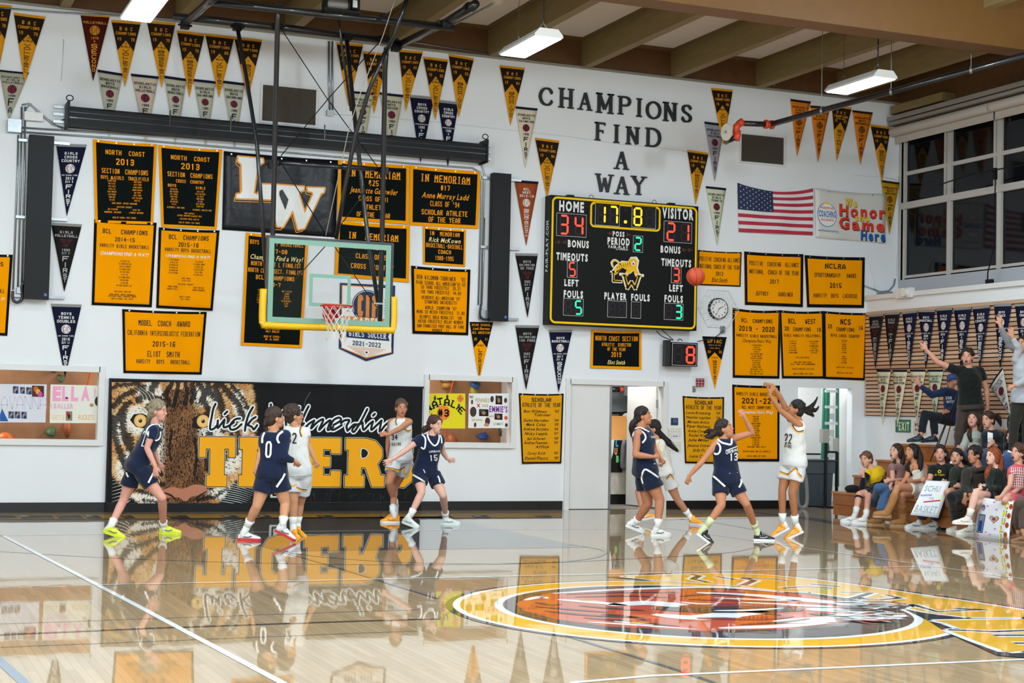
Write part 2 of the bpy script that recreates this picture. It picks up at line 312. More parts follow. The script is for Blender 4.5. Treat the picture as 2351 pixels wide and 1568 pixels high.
for i in range(90):
    a=rr.random(); x=1960+rr.random()*110; y=1384+a*46; fbr([(x-60,y-1),(x-20,y+rr.uniform(-2,2)),(x+20,y+rr.uniform(-4,4))],.05,rr.choice((LW,LW,KB,OR)),.009+.0001*i)
mb.build('centre_court_emblem',M_fp,kind='structure',org=(C0[0],C0[1],0))
# walls ------------------------------------------------------------
def wall_y(name,y0,y1,x0,x1,z0,z1,holes,m,**k):
    mb=MB(); xs=sorted({x0,x1,*[h[0] for h in holes],*[h[1] for h in holes]}); 
    for i in range(len(xs)-1):
        hz=sorted([(h[2],h[3]) for h in holes if h[0]<=xs[i]+1e-6 and h[1]>=xs[i+1]-1e-6]); z=z0
        for a,b in hz+[(z1,z1)]:
            if a>z+1e-6: mb.box((xs[i],y0,z),(xs[i+1],y1,a))
            z=max(z,b)
    return mb.build(name,m,**k)
W1=(-1.2,3.24,1.06,2.09); W2=(8.44,9.91,1.09,2.12); D1=(10.96,12.74,0,2.12); D2=(15.46,16.62,0,2.17)
wall_y('wall_back',YW,YW+.16,-3,XU+.2,0,7.5,[W1,W2,D1,D2],M_wall,kind='structure')
M_brown=mat('brown_wood','5E3E1A',.6,var=.12,scale=6,bump=.1); M_tan=mat('tan_beam','837046',.6,var=.1,scale=3,stretch=(6,.6,6)); M_gird=mat('girder_wood','6C4A20',.5,var=.06,scale=5)
bxo('trim_1',(-3,YW+.02,7.5),(XU+.2,YW+.2,ZR),M_brown,kind='structure')
bxo('trim_2',(-3,YW-.02,7.47),(XU,YW,7.51),mat('trim_grey','8d8a80',.5),kind='structure')
bxo('wall_left',(-3.2,-6,0),(-3,YW+.2,ZR),M_wall,kind='structure'); bxo('wall_rear',(-3,-6.2,0),(18,-6,ZR),M_wall,kind='structure')
bxo('wall_right',(XL,-6,0),(XL+.7,YW,3.83),M_wall,kind='structure')
bxo('wall_right_upper',(XU,-6,3.83),(XU+.2,YW+.16,4.22),mat('grey_wall','AEB4BA',.5),kind='structure')
bxo('wall_right_top',(XU,-6,6.95),(XU+.2,YW+.16,ZR),M_brown,kind='structure')
mb=MB(); mb.box((XL-.05,-6,3.79),(XL+.02,YW-.02,3.86)); mb.box((XL-.03,-6,3.86),(XL+.02,YW-.02,3.875)); mb.build('trim_3',M_white,kind='structure')
for i,(a,b) in enumerate(((-3,3.40),(8.36,10.86),(12.82,15.36))): bxo(f'baseboard_{i+1}',(a,YW-.022,0),(b,YW-.001,.145),mat('black_base','0c0d0e',.35,bump=.3,scale=25),kind='structure')
# ceiling
bxo('ceiling',(-3.2,-6.2,ZR),(18,YW+.2,ZR+.1),mat('ceiling_deck','6E5630',.7,var=.08,scale=3),kind='structure')
JX=[9.35+1.718*k for k in range(-7,5)]; M_cp=mat('ceiling_panel','CFC6BC',.8)
for i,x in enumerate(JX):
    for y0,y1 in ((18.15,YW+.02),(9.5,17.75),(1,9.2),(-6,.7)):
        mb=MB(); mb.box((x,y0,7.5 if y1>18 else 7.5),(x+.155,y1,ZR-.002)); mb.build('ceiling_joist',M_tan,kind='structure')
        xb=min(x+1.718-.16,17.5)
        if xb-x>.8: bxo('ceiling_panel',(x+.30,y0+.12,ZR-.03),(xb,y1-.38,ZR-.002),M_cp,kind='structure')
for y in (17.75,9.2,.7): bxo('ceiling_girder',(-3,y,6.98),(18,y+.4,ZR-.004),M_gird,kind='structure')
# right-hand windows: frame bars from measured heights, dark glass
M_fr=mat('window_frame_paint','B9B6B0',.45); M_gl=mat('night_glass','0a0e12',.06,spec=.3)
def rwall(px): 
    return ax(px,500,XU).y
YS=[ax(2074,500,XU).y,ax(2179,500,XU).y,ax(2295,500,XU).y]; st=YS[0]-YS[1]; 
yy=YW-.05
mb=MB(); mb.box((XU,-6,4.2),(XU+.06,YS[0]+.06,4.27)); mb.box((XU-.03,-6,5.50),(XU+.05,YS[0]+.05,5.62)); mb.box((XU,-6,6.9),(XU+.06,YS[0]+.06,6.97)); 
k=0
while YS[0]-st*k>-6:
    y=YS[0]-st*k; mb.box((XU-.01,y-.055,4.2),(XU+.07,y+.055,6.95)); 
    if k: mb.box((XU-.02,y+.09,5.6),(XU+.05,y+.13,6.95)); 
    mb.box((XU-.005,y-st+.06,6.12),(XU+.05,y-.06,6.19)); k+=1
mb.box((XU-.01,YS[0],4.2),(XU+.19,YW-.01,6.96))
mb.build('window_frame',M_fr,kind='structure')
bxo('window_1',(XU+.04,-6,4.22),(XU+.05,YS[0],6.95),M_gl,kind='structure')
# door casing, window casings (back wall)
def casing(name,h,d=.03,wd=.075,bottom=True,m=M_white):
    mb=MB(); x0,x1,z0,z1=h
    mb.box((x0-wd,YW-d,z0-(wd if bottom else 0)),(x0+.012,YW+.17,z1+wd)); mb.box((x1-.012,YW-d,z0-(wd if bottom else 0)),(x1+wd,YW+.17,z1+wd)); mb.box((x0,YW-d,z1-.012),(x1,YW+.17,z1+wd))
    if bottom: mb.box((x0-.01,YW-d-.02,z0-wd),(x1+.01,YW+.17,z0+.012))
    return mb.build(name,m,kind='structure')
casing('window_2_frame',W1); casing('window_3_frame',W2); casing('door_1_frame',D1,bottom=False)
M_clear=mat('clear_glass','28302e',.02,alpha=.06,spec=.6)
bxo('window_2',(W1[0],YW+.1,W1[2]),(W1[1],YW+.105,W1[3]),M_clear,kind='structure'); bxo('window_3',(W2[0],YW+.1,W2[2]),(W2[1],YW+.105,W2[3]),M_clear,kind='structure')
# rooms behind the back wall
M_ply=mat('plywood','B0805A',.6,var=.12,scale=5)
bxo('floor_climbing_room',(-3,24.04,-.1),(10.4,27.5,-.001),mat('grey_floor','77726a',.5),kind='structure')
wall_y('wall_climbing',25.3,25.4,1.92,10.3,0,3,[],M_ply,kind='structure'); bxo('wall_yellow',(-3,26.9,0),(2.4,27,3),mat('yellow_green_wall','C6BE86',.6),kind='structure')
bxo('wall_climbing_side',(1.9,25.4,0),(1.95,26.9,3),mat('orange_wood','C08A4C',.5),kind='structure'); bxo('ceiling_climbing_room',(-3,24.04,3),(10.4,27,3.1),M_white,kind='structure'); bxo('wall_climbing_end',(10.3,24.04,0),(10.4,27,3),M_white,kind='structure')
bxo('floor_storeroom',(10.4,24.04,-.1),(17.6,28,-.002),mat('grey_floor'),kind='structure'); bxo('wall_storeroom',(10.4,26.6,0),(14.5,26.7,3.2),mat('blue_grey_wall','6E777C',.6),kind='structure')
bxo('ceiling_storeroom',(10.4,24.04,3.2),(17.6,28,3.3),M_white,kind='structure'); bxo('wall_corridor',(14.5,26.2,0),(17.6,26.3,3.2),M_white,kind='structure'); bxo('wall_storeroom_side',(14.45,24.04,0),(14.5,26.6,3.2),M_white,kind='structure'); bxo('wall_corridor_end',(17.5,24.04,0),(17.6,26.3,3.2),M_white,kind='structure')
for x,y,e in ((1,25.,60),(4.5,24.7,45),(8,24.7,45),(12.3,24.6,55),(16.,25.2,60)):
    l=bpy.data.lights.new('room_light','AREA'); l.size=.8; l.energy=e; l.color=(1,.96,.88) if x<15 else (.95,.98,1); o=bpy.data.objects.new('room_light',l); S.collection.objects.link(o); o.location=(x,y,2.95)
# ================================================================ MAIN LAMPS
M_led=mat('led_diffuser','ffffff',.4,emit=7); M_lamp=mat('lamp_housing','C8C8C4',.4)
names={0:'middle hanging LED lamp over the wall word CHAMPIONS',1:'hanging LED lamp by the right girder above the orange pipe coupling',2:'hanging LED lamp cut by the top edge above the volleyball pennants'}
for i,(x,y) in enumerate(LAMPS):
    z=LZ.get(i,6.9); t=thing('ceiling_lamp',(x,y,z),names.get(i,'hanging LED lamp behind the camera side of the gym'),'lamp','hanging LED lamps')
    mb=MB(); mb.prism([(x-.2,y-.62,z),(x-.2,y-.62,z+.03),(x-.13,y-.62,z+.11),(x+.13,y-.62,z+.11),(x+.2,y-.62,z+.03),(x+.2,y-.62,z)],(0,1.24,0)); mb.build('housing',M_lamp,t)
    mb=MB(); mb.box((x-.18,y-.6,z-.012),(x+.18,y+.6,z-.002)); mb.build('diffuser',M_led,t)
    if i>2: continue
    for s in (-.42,.42):
        mb=MB(); 
        for k in range(24):
            zz=z+.22+(ZR-z-.22)*k/24; dz=(ZR-z-.22)/24
            mb.tube([(x+(.008 if k%2 else 0),y+s+(0 if k%2 else .008),zz),(x+(.008 if k%2 else 0),y+s+(0 if k%2 else .008),zz+dz*1.1)],.004,4)
        mb.tube([(x,y+s,z+.23),(x-.1,y+s,z+.1)],.003,4); mb.tube([(x,y+s,z+.23),(x+.1,y+s,z+.1)],.003,4)
        mb.build('chain',M_chrome,t)
    mb=MB(); mb.tube(cr([(x-.4,y-.45,ZR-.1),(x-.36,y-.45,ZR-.35),(x-.2,y-.45,ZR-.42),(x-.02,y-.44,ZR-.12),(x,y-.43,z+.1)]),.008,6); mb.build('power_cord',M_pipe,t,smooth=True)
# ================================================================ BANNERS AND PENNANTS
rw=random.Random(11)
M_grom=mat('brass_grommet','C9C4B0',.3,metal=1)
def frame4(TL,TR,BR,BL,P=None,amp=.008,base=.012,sag=0,cut=0):
    P=P or at; a,b,c,d=[P(*q) for q in (TL,TR,BR,BL)]; n=-(b-a).cross(a-d).normalized()
    if n.dot(CP-a)<0: n=-n
    W=((b-a).length+(c-d).length)/2; H=((d-a).length+(c-b).length)/2; ph=rw.random()*6; f1=rw.uniform(5,9)
    up=V((0,0,1))
    def mf(u,v,off=0.):
        p=(a*(1-u)+b*u)*(1-v)+(d*(1-u)+c*u)*v
        ww=amp*(math.sin(u*f1+ph)*(.3+.7*v)+.5*math.sin(u*f1*2.3+v*3+ph*2)+1.2)
        return p+n*(base+ww+off)-up*(sag*4*u*(1-u)*(1-v)**2)
    return mf,W,H,n
def grid(mb,mf,nu,nv,col,u0=0,u1=1,v0=0,v1=1,off=0,th=None):
    vs=[mf(u0+(u1-u0)*i/nu,v0+(v1-v0)*j/nv,off) for j in range(nv+1) for i in range(nu+1)]
    mb.add(vs,[(j*(nu+1)+i,(j+1)*(nu+1)+i,(j+1)*(nu+1)+i+1,j*(nu+1)+i+1) for j in range(nv) for i in range(nu)],c=col)
def thick(o,t=.004):
    md=o.modifiers.new('thickness','SOLIDIFY'); md.thickness=t; md.offset=0; return o
def banner(c4,field,border,lines,label,bw=.045,name='felt_banner',cat='banner',group='felt award banners on the back wall',M=None,sag=.012,amp=.006,grom=4,col=None,P=None,extra=None,base=.012,tcol=None):
    M=M or M_felt; mf,W,H,n=frame4(*c4,P=P,sag=sag,amp=amp,base=base); tcol=tcol or (GOLD if field is BLK else BLK)
    mb=MB(); grid(mb,mf,14,14,field); org=mf(.5,.5,0)
    root=thick(mb.build(name,M,smooth=True,org=org,label=label,cat=cat,group=group))
    bx,by=bw,bw*W/H
    if border:
        mb=MB(); grid(mb,mf,14,1,border,0,1,0,by,.003); grid(mb,mf,14,1,border,0,1,1-by,1,.003); grid(mb,mf,1,12,border,0,bx,by,1-by,.003); grid(mb,mf,1,12,border,1-bx,1,by,1-by,.003)
        mb.build('border',M,root,smooth=True)
    mb=MB()
    for L in lines:
        t,v,h=L[:3]; w_=L[3] if len(L)>3 else None; st=L[4] if len(L)>4 else 'b'; cc=L[5] if len(L)>5 and L[5] else tcol; u=L[6] if len(L)>6 else .5
        put(mb,t,mf,u,v,h,w_,cc,st,W,H,.006)
    if extra: extra(mb,mf,W,H)
    if mb.f: mb.build('lettering',M if M is not M_felt else M_print,root)
    mb=MB()
    for i in range(grom):
        p=mf((i+.3)/(grom-.4),by*.45,.006); mb.disc(p,V((.012,0,0)),V((0,0,.012)),10)
    if grom: mb.build('grommets',M_grom,root,kind='stuff')
    return root
W_='w'
def cols(names,u,v0,dv,h,w=.3,c=None): return [(s,v0+dv*i,h,min(w,len(s)*h*.52*1.0),'b',c,u) for i,s in enumerate(names)]
banner([(213,320),(360,331.6),(351,515.6),(218,511.6)],BLK,GOLD,[('NORTH  COAST',.135,.06,.62),('2013',.245,.078,.29),('SECTION  CHAMPIONS',.365,.062,.75),('BOYS & GIRLS  TRACK/FIELD',.445,.045,.78)]
 +cols(['HEATHER BOONE','MOLLY DICKE','EMILY DWYER','MICHELE GEE','CHASE HOMMEYER','JULIA HOWARD','SARAH KOCH','EVA LADD'],.29,.485,.033,.02)+cols(['MARDY NAKADA','KELLEY OMRAN','GLENNA ROBERTS','HANNAH ROSENTHAL','JADE SPARKS','JEWELL SPARKS','KATIE VON ESCHEN','GRACE YEE'],.71,.485,.033,.02)
 +[('HEAD COACH: JEFFREY GARDINER',.755,.022,.42),('ASSISTANT COACHES:',.8,.02,.26),('JOE FLEMING',.83,.02,.17,'b',None,.3),('ALEX WU',.83,.02,.12,'b',None,.7),('EMMANUEL SOLOMON',.865,.02,.28,'b',None,.3),('LINDSAY MACHADO',.865,.02,.24,'b',None,.7),('HEAD OF SCHOOL: ERIC TEMPLE',.93,.022,.4)],'black felt banner with gold border reading NORTH COAST 2013 SECTION CHAMPIONS BOYS & GIRLS')
banner([(363,332.7),(509.6,344),(497,527),(370,521)],BLK,GOLD,[('NORTH  COAST',.135,.058,.62),('2013',.235,.078,.3),('SECTION  CHAMPIONS',.345,.06,.74),('CROSS  COUNTRY',.425,.042,.46),('BOYS',.485,.036,.14,'b',None,.2),('GIRLS',.495,.036,.16,'b',None,.68)]
 +cols(['STEPHEN PAGE','COREY ROBINSON','MATT JENKINS','LOGAN PIERCE','JAMES RICH','TONY MARTINEZ','ZAC O.B'],.23,.53,.031,.02)+cols(['MOLLY DICKE','KATIE VON ESCHEN','JILL REILLY','MARDY NAKADA','EVA LADD','JULIA THOMPSON','LINDSEY BACH'],.68,.54,.031,.02)
 +[('ALTERNATE: TROY MOCK',.755,.02,.3,'b',None,.26),('ALTERNATE: MARISSA FONG',.77,.02,.33,'b',None,.72),('HEAD COACHES:',.82,.018,.18),('JEFFREY GARDINER & ASHLEY RELF',.85,.02,.44),('ASSISTANT COACH: ALEX WU',.89,.02,.34),('HEAD OF SCHOOL: ERIC TEMPLE',.935,.02,.38)],'black felt banner with gold border reading NORTH COAST 2013 SECTION CHAMPIONS CROSS COUNTRY')
banner([(216,503.5),(359.4,511.6),(348,705.7),(210,700.4)],GOLD,BLK,[('BCL   CHAMPIONS',.125,.055,.72),('2014-15',.215,.05,.32),('VARSITY GIRLS BASKETBALL',.295,.042,.8),('CHAMPIONS FIND A WAY!',.385,.042,.78,'fi1',WHT)]
 +cols(['#10 MICHELE GEE','#12 SABRINA SAN DIEGO','#20 JULIA THOMPSON','#32 SABRINA LARSEN','#22 STORI GREEN','#3 ZELI GREY','#13 AYCHANA BASALLO','#40 MAYA BURNS','#1 MIKA CHAN','#34 LAUREN CAROTHERS-LISKE'],.52,.47,.032,.019,.4)
 +[('HEAD COACH: GREG HOM',.83,.018,.27),('HEAD COACH: ANDREW MAHANGALA',.865,.018,.42),('ASSISTANT COACH: SAMANTHA CAMPOS',.885,.018,.46),('HEAD OF SCHOOL: ERIC TEMPLE',.915,.018,.36)],'gold felt banner with black border reading BCL CHAMPIONS 2014-15 VARSITY GIRLS BASKETBALL',base=.008)
banner([(364,522),(503.5,529),(487.4,713.8),(358,707)],GOLD,BLK,[('BCL  CHAMPIONS',.105,.06,.66),('2015-16',.195,.055,.34),('VARSITY BOYS BASKETBALL',.265,.045,.78),('CHAMPIONS FIND A WAY!',.34,.036,.74,'fi1',WHT)]
 +cols(['#1 CHIP THOMPSON','#3 WALTER LUM','#5 NICHOLAS LAM','#10 MICHA ELAIR','#13 NATHAN CHAN','#15 TYLER RYDEEN'],.27,.39,.033,.019)+cols(['#22 KEENA HOO','#23 ZACHARY JOHNSON','#24 ROYCE FONG','#34 MAX PETERSON','#35 AVI LEUNG','#44 TAALIB SMITH'],.7,.4,.033,.019)
 +[('HEAD COACH:',.615,.018,.16),('ELIOT SMITH',.645,.018,.15),('ASSISTANT COACHES:',.69,.018,.27),('JAMES WOODS',.725,.018,.18,'b',None,.27),('ADAM COFFINO',.725,.018,.18,'b',None,.72),('MARCUS WELLS',.755,.018,.18,'b',None,.27),('JOSHUA BAUMBERG',.755,.018,.22,'b',None,.72),('HEAD OF SCHOOL:',.845,.018,.2),('ERIC TEMPLE',.875,.018,.16)],'gold felt banner with black border reading BCL CHAMPIONS 2015-16 VARSITY BOYS BASKETBALL',base=.008)
banner([(280,709.6),(474,716),(462.4,860),(283,856.5)],GOLD,BLK,[('MODEL  COACH  AWARD',.2,.09,.62),('CALIFORNIA INTERSCHOLASTIC FEDERATION',.36,.08,.88),('2015-16',.53,.085,.28),('ELIOT  SMITH',.69,.09,.4),('VARSITY   BOYS   BASKETBALL',.81,.066,.68)],'wide gold felt banner reading MODEL COACH AWARD 2015-16 above the tiger wall pad',bw=.03)
banner([(-110,578),(29,585),(16.6,771),(-118,765)],GOLD,BLK,[('BCL CHAMPIONS',.12,.055,.7),('VARSITY GIRLS BASKETBALL',.45,.05,.8),('CHAMPIONS FIND A WAY!',.55,.04,.8,'fi1',WHT)],'gold felt banner with black border cut by the left picture edge')
banner([(775,367.5),(939,380),(937,515.6),(773.7,505)],BLK,GOLD,[('IN  MEMORIAM',.19,.13,.74,'s'),('#25',.34,.1,.14),('Jeannette Gaeuwiler',.47,.1,.66,'fi1'),('CLASS OF 91',.61,.085,.42),('ATHLETE',.75,.085,.3),('OF  THE  YEAR',.88,.085,.47)],'black felt banner IN MEMORIAM half hidden by the mast, right of the letters LW')
banner([(940.5,380),(1102.6,393.7),(1097,525.8),(939,517.5)],BLK,GOLD,[('IN MEMORIAM',.18,.13,.7,'s'),('#17',.33,.09,.13),('Anne Murray Ladd',.47,.1,.66,'fi1'),('CLASS OF `94',.61,.09,.42),('SCHOLAR ATHLETE',.76,.09,.66),('OF THE YEAR',.88,.09,.46)],'black felt banner IN MEMORIAM in plain view, reading SCHOLAR ATHLETE OF THE YEAR')
banner([(772.6,506),(940,518),(938,648.7),(767,635)],BLK,GOLD,[('IN  MEMORIAM',.24,.12,.68,'s'),('Lisa Martin',.42,.1,.5,'fi1'),('CLASS OF 96',.6,.09,.46),('CROSS  COUNTRY',.78,.09,.58)],'black felt banner reading IN MEMORIAM CROSS COUNTRY hanging partly behind the glass backboard')
banner([(970.5,520),(1069,527.6),(1067,612.8),(970.5,606.6)],BLK,GOLD,[('IN  MEMORIAM',.15,.12,.7),('Rick McKown',.32,.13,.74,'fi1',hx('F0D890')),('BASKETBALL-BASEBALL',.48,.12,.86),('COACH',.64,.11,.3),('1988-1995',.81,.12,.44)],'small black felt banner reading IN MEMORIAM BASKETBALL-BASEBALL COACH 1988-1995')
banner([(943,610),(1079,619),(1074,770),(946,766)],GOLD,BLK,[('BEN WILDMAN-TOBRINER',.155,.065,.66,'b',None,.42),("'03",.16,.065,.08,'b',None,.87),("HIGH SCHOOL ALL-AMERICAN'01-02",.235,.055,.84),('50 YARD FREESTYLE  20.37',.3,.052,.68),('100 YARD FREESTYLE  44.83',.37,.052,.7),('ACADEMIC ALL-AMERICAN `07',.455,.052,.66),('STANFORD UNIVERSITY',.52,.052,.56),('WORLD  CHAMPION `07',.605,.052,.55),('MENS 50 METER FREESTYLE  21.80',.67,.05,.84),('OLYMPIC GOLD MEDALIST  `08',.745,.05,.74),('4X100 FREESTYLE RELAY MEMBER',.81,.05,.8),('SAN FRANCISCO PREP HALL OF FAME',.88,.05,.84),('MEMBER `11',.94,.042,.3)],'gold felt banner with black border listing swimming records, right of the backboard')
banner([(564,534),(707.5,545),(692,799),(552.5,793)],BLK,GOLD,[('BOYS VARSITY BASKETBALL',.075,.04,.86),('2007-08',.145,.04,.34),('Champions Find a Way!',.205,.045,.84,'fi1',hx('F0D890')),('NORTH COAST L FINALIST',.265,.04,.8),('NORTH COAST SECT. FINALIST',.325,.04,.88),('BCL  CHAMPIONS',.385,.04,.62),('20-7',.445,.035,.18)]
 +cols(['12 ANDREW MAR','13 BEN COHN','14 JEFF PARKIN','15 JOSH HERZST','21 MARCUS WELLS','22 ANDREW ANG'],.28,.5,.022,.015)+cols(['ANDRE FUENTES-AFFLICK','IAN DORNIN','KENTAN ENG','MATT WITTLIN','MAX BLACHMAN-GENTILE','ELI GROSS','WATSON'],.7,.5,.022,.015,.36)
 +[('CHRIS BRENNAN',.84,.018,.25),('WALT BUGLER',.865,.018,.22),('HEAD OF SCHOOL:',.91,.018,.27),('DR. AL ADAMS',.935,.018,.22)],'tall black felt banner BOYS VARSITY BASKETBALL hanging behind the left side of the glass backboard')
banner([(1356.7,757),(1471.5,759),(1471,848.4),(1354,845)],BLK,GOLD,[('NORTH COAST SECTION',.21,.13,.84),('ATHLETIC  DIRECTOR',.37,.09,.58),('OF THE YEAR',.49,.09,.36),('2019',.63,.13,.2),('Eliot Smith',.83,.11,.34,'fi1',hx('F0D890'))],'black felt banner reading NORTH COAST SECTION 2019 under the scoreboard')
banner([(1601.5,574),(1701.4,579),(1698.5,658.5),(1599.6,654.5)],GOLD,BLK,[('POSITIVE COACHING ALLIANCE',.24,.13,.94),('NATIONAL COACH OF THE YEAR',.45,.13,.92),('2012',.65,.12,.18),('Eliot Smith',.83,.13,.36,'fi1')],'small gold felt banner reading POSITIVE COACHING ALLIANCE 2012 beside the flying ball',bw=.025)
banner([(1707.3,577.4),(1843.3,583.5),(1842,705.4),(1708.6,700)],GOLD,BLK,[('POSITIVE  COACHING  ALLIANCE',.21,.085,.84),('NATIONAL  COACH OF THE YEAR',.365,.085,.84),('2017',.54,.08,.15),('JEFFREY     GARDINER',.775,.08,.64)],'gold felt banner reading POSITIVE COACHING ALLIANCE 2017, under the national flag')
banner([(1845.7,585.7),(1984.5,591),(1982.3,707.3),(1851.4,705.4)],GOLD,BLK,[('NCLRA',.19,.1,.34,'s'),('SPORTSMANSHIP   AWARD',.37,.085,.7),('2015',.57,.1,.2),('VARSITY  BOYS  LACROSSE',.77,.08,.76)],'gold felt banner reading NCLRA SPORTSMANSHIP AWARD 2015 by the right corner')
banner([(1680.5,706.7),(1791.6,712),(1788,869.3),(1681,867)],GOLD,BLK,[('BCL  CHAMPIONS',.16,.06,.64),('2019 - 2020',.28,.075,.74,'s'),('VARSITY GIRLS BASKETBALL',.385,.045,.86),('Champions Find a Way',.455,.05,.6,'fi1',hx('4a3a14'))]
 +cols(['#1 DOMINIQUE CAWARING','#11 PARIS HAIL','#15 EILEEN EDWARDS','#20 AVA EDLY','#21 HALEY AHALECST HAMACHA','#25 ISABEL SCHNEIDERS','#30 MARISSELLA BUSTAMANTE','#32 JULIA HATFIELD','#34 MIRA LABARGE','#40 EMILY BUCHNEAL','#44 MADDISON THOMAS','HEAD COACH DANIEL TEOFILO','ASSIST. COACHES: MONT, SIMS','HEAD OF SCHOOL: ERIC TEMPLE'],.5,.52,.032,.019,.5),'gold felt banner reading BCL CHAMPIONS 2019 - 2020 VARSITY GIRLS BASKETBALL',sag=.03)
banner([(1787.6,712),(1889.4,714),(1891.5,869.3),(1793.6,868.6)],GOLD,BLK,[('BCL   WEST',.15,.075,.62),('CHAMPIONS',.27,.06,.4),('20',.265,.06,.1,'b',None,.15),('16',.275,.06,.1,'b',None,.88),('GIRLS VARSITY VOLLEYBALL',.365,.042,.84)]
 +cols(['#1  JESSICA CHU','#4  VAN MEEKER','#6  LILY HOULE','#7  BETTIE TENZEL','#8  EMMA KERNIGAN','#9  NANNIE CHANNING'],.28,.45,.034,.02)+cols(['#10 CAITLIN CUMMINGS','#12 AMIRA JAY','#13 SHANNON RAYMOND','#14 YUKI PARK','#15 MAGGIE O`CONNELL','#22 COCO SACKS'],.76,.45,.034,.02,.36)
 +[('#25 ELISSA NICOLAS',.69,.022,.3),('HEAD COACH: MARY O`BRIEN',.76,.022,.4),('ASSIST. COACH: EMILIN KHOMEHSMABEL',.79,.022,.56),('ATHLETIC DIRECTOR: ELIOT SMITH',.86,.022,.5),('HEAD OF SCHOOL: ERIC TEMPLE',.93,.022,.46)],'gold felt banner reading BCL WEST CHAMPIONS GIRLS VARSITY VOLLEYBALL, middle of three',sag=.02)
banner([(1889,714),(1990,718.8),(1983.6,873.3),(1890.8,870)],GOLD,BLK,[('NCS',.14,.085,.24),('CHAMPIONS',.255,.06,.42),('20',.22,.06,.1,'b',None,.14),('16',.225,.06,.1,'b',None,.85),('BOYS CROSS COUNTRY',.35,.045,.68)]
 +cols(['COREY DE NORTH','ALEC TSE','NICK MARES','SEAN CASLAN','JOHN PEABODY','TIM STEIN','JULIA MURPHY',' ','COACHES:','JEFF GARDINER','JEFF TEMME','COACH LADACEAN'],.48,.42,.03,.019,.4)+[('ATHLETIC DIREC: ELIOT SMITH',.82,.02,.42),('HEAD OF SCH.: ERIC TEMPLE',.9,.02,.4)],'gold felt banner reading NCS CHAMPIONS BOYS CROSS COUNTRY next to the wall corner')
banner([(1680,882.6),(1788.7,885),(1787.7,1059.3),(1682.6,1059)],GOLD,BLK,[('VARSITY GIRLS BASKETBALL',.115,.045,.84),('2021-22',.205,.075,.62),('BCL WEST CHAMPIONS',.29,.04,.62),('Champions Find a Way',.35,.045,.7,'fi1',WHT)]
 +cols(['2 NATALIE MAR','5 AVERY BURKE','10 PARIS HAIL','12 MARCELLA BUSTAMANTE','15 EILEEN EDWARDS','20 EMILEE WOT','21 HALEST HAMACHA','22 EMMIE HOU','24 G. SCHNEIDERS','30 DOMINIQUE CAWARING','32 OTHRYA TEAM','33 CAROLYN LAU','35 NINA LUNSER'],.48,.41,.031,.02,.5)+[('HEAD COACH: DANIEL TEOFILO',.81,.02,.4),('ASSISTANT COACHES: MONT SIMS, ALFONSO LEO',.87,.02,.6),('HEAD OF SCHOOL: ERIC TEMPLE',.93,.02,.42)],'gold felt banner reading 2021-22 BCL WEST CHAMPIONS behind the shooting player')
def scholar(c4,names,label,tail):
    L=[('SCHOLAR',.085,.06,.44),('ATHLETE OF THE YEAR',.16,.06,.86)]
    for s,y,v in names:
        L.append((s,v,.042,min(.6,.045*len(s)),'fi1',None,.36 if not s.startswith(' ') else .5))
        if y: L.append((y,v,.038,.1,'fi1',None,.84))
    banner(c4,OGOLD,BLK,L,label,bw=.035)
scholar([(1190,902.6),(1293,903.6),(1287,1063.7),(1197,1064.6)],[('Ben Wildman-',"'03",.25),(' Tobriner','',.3),('Galen Harnden',"'04",.38),('Mark Colas',"'05",.44),('Andrew Batjiaka',"'06",.505),('Nicky Leppla',"'07",.57),('Jan Schoen',"'08",.64),('Andres Fuentes-',"'09",.7),(' Afflick','',.76),('Corey Roth',"'10",.85),('Daniel Plautz',"'11",.92)],'worn gold banner SCHOLAR ATHLETE OF THE YEAR left of the wide doorway',0)
scholar([(1566,909),(1661,911.4),(1659,1065),(1571,1063)],[('Lucie Kroening',"'03",.24),('Heather Lapides',"'04",.31),('Miriam Arkin',"'05",.38),('Piper Niehaus',"'06",.445),('Annie Cooper',"'07",.515),('Rachel Wynn',"'08",.58),('Julie Miller',"'09",.65),('Jessica Sykes',"'10",.73),('Jody Fu','',.8),('Lucia Calth','12',.89)],'worn gold banner SCHOLAR ATHLETE OF THE YEAR right of the wide doorway',0)
# black vinyl banner with the school monogram (traced in the banner's own plane)
def lw(mb,mf,W,H):
    T=lambda x,y:((x-45)/980.,(y-178-(x-45)*.085)/672.)
    def poly(pts,c,off): 
        mb.poly([mf(*T(*p),off) for p in pts],c)
    Lp=[(165,225),(372,243),(376,275),(330,300),(302,580-40),(330,555),(365,500),(362,465),(470,470),(530,500),(530,600),(155,582),(160,548),(190,545),(205,520),(195,290),(165,265)]
    Wp=[(470,468),(730,490),(728,520),(690,530),(690,560),(745,722),(815,555),(805,535),(770,528),(762,498),(912,505),(905,540),(880,548),(745,850),(690,860),(640,690),(560,835),(510,830),(470,700)]
    OG=hx('E8971A')
    for off,k in ((.004,1),):
        for P_ in (Lp,Wp):
            cx=sum(p[0] for p in P_)/len(P_); 
            for j in range(len(P_)):
                a,b=P_[j],P_[(j+1)%len(P_)]; brush(mb,[a,b],26,OG,lambda x,y:mf(*T(x,y),.011)); mb.disc(mf(*T(*a),.011),(mf(*T(a[0]+13,a[1]),.011)-mf(*T(*a),.011)),(mf(*T(a[0],a[1]+13),.011)-mf(*T(*a),.011)),10,OG)
                a2,b2=(a[0]-16,a[1]+26),(b[0]-16,b[1]+26); brush(mb,[a2,b2],6,OG,lambda x,y:mf(*T(x,y),.006))
            poly(P_,WHT,.016)
    poly([(520,525),(545,510),(600,600),(575,690),(520,560)],BLK,.02)
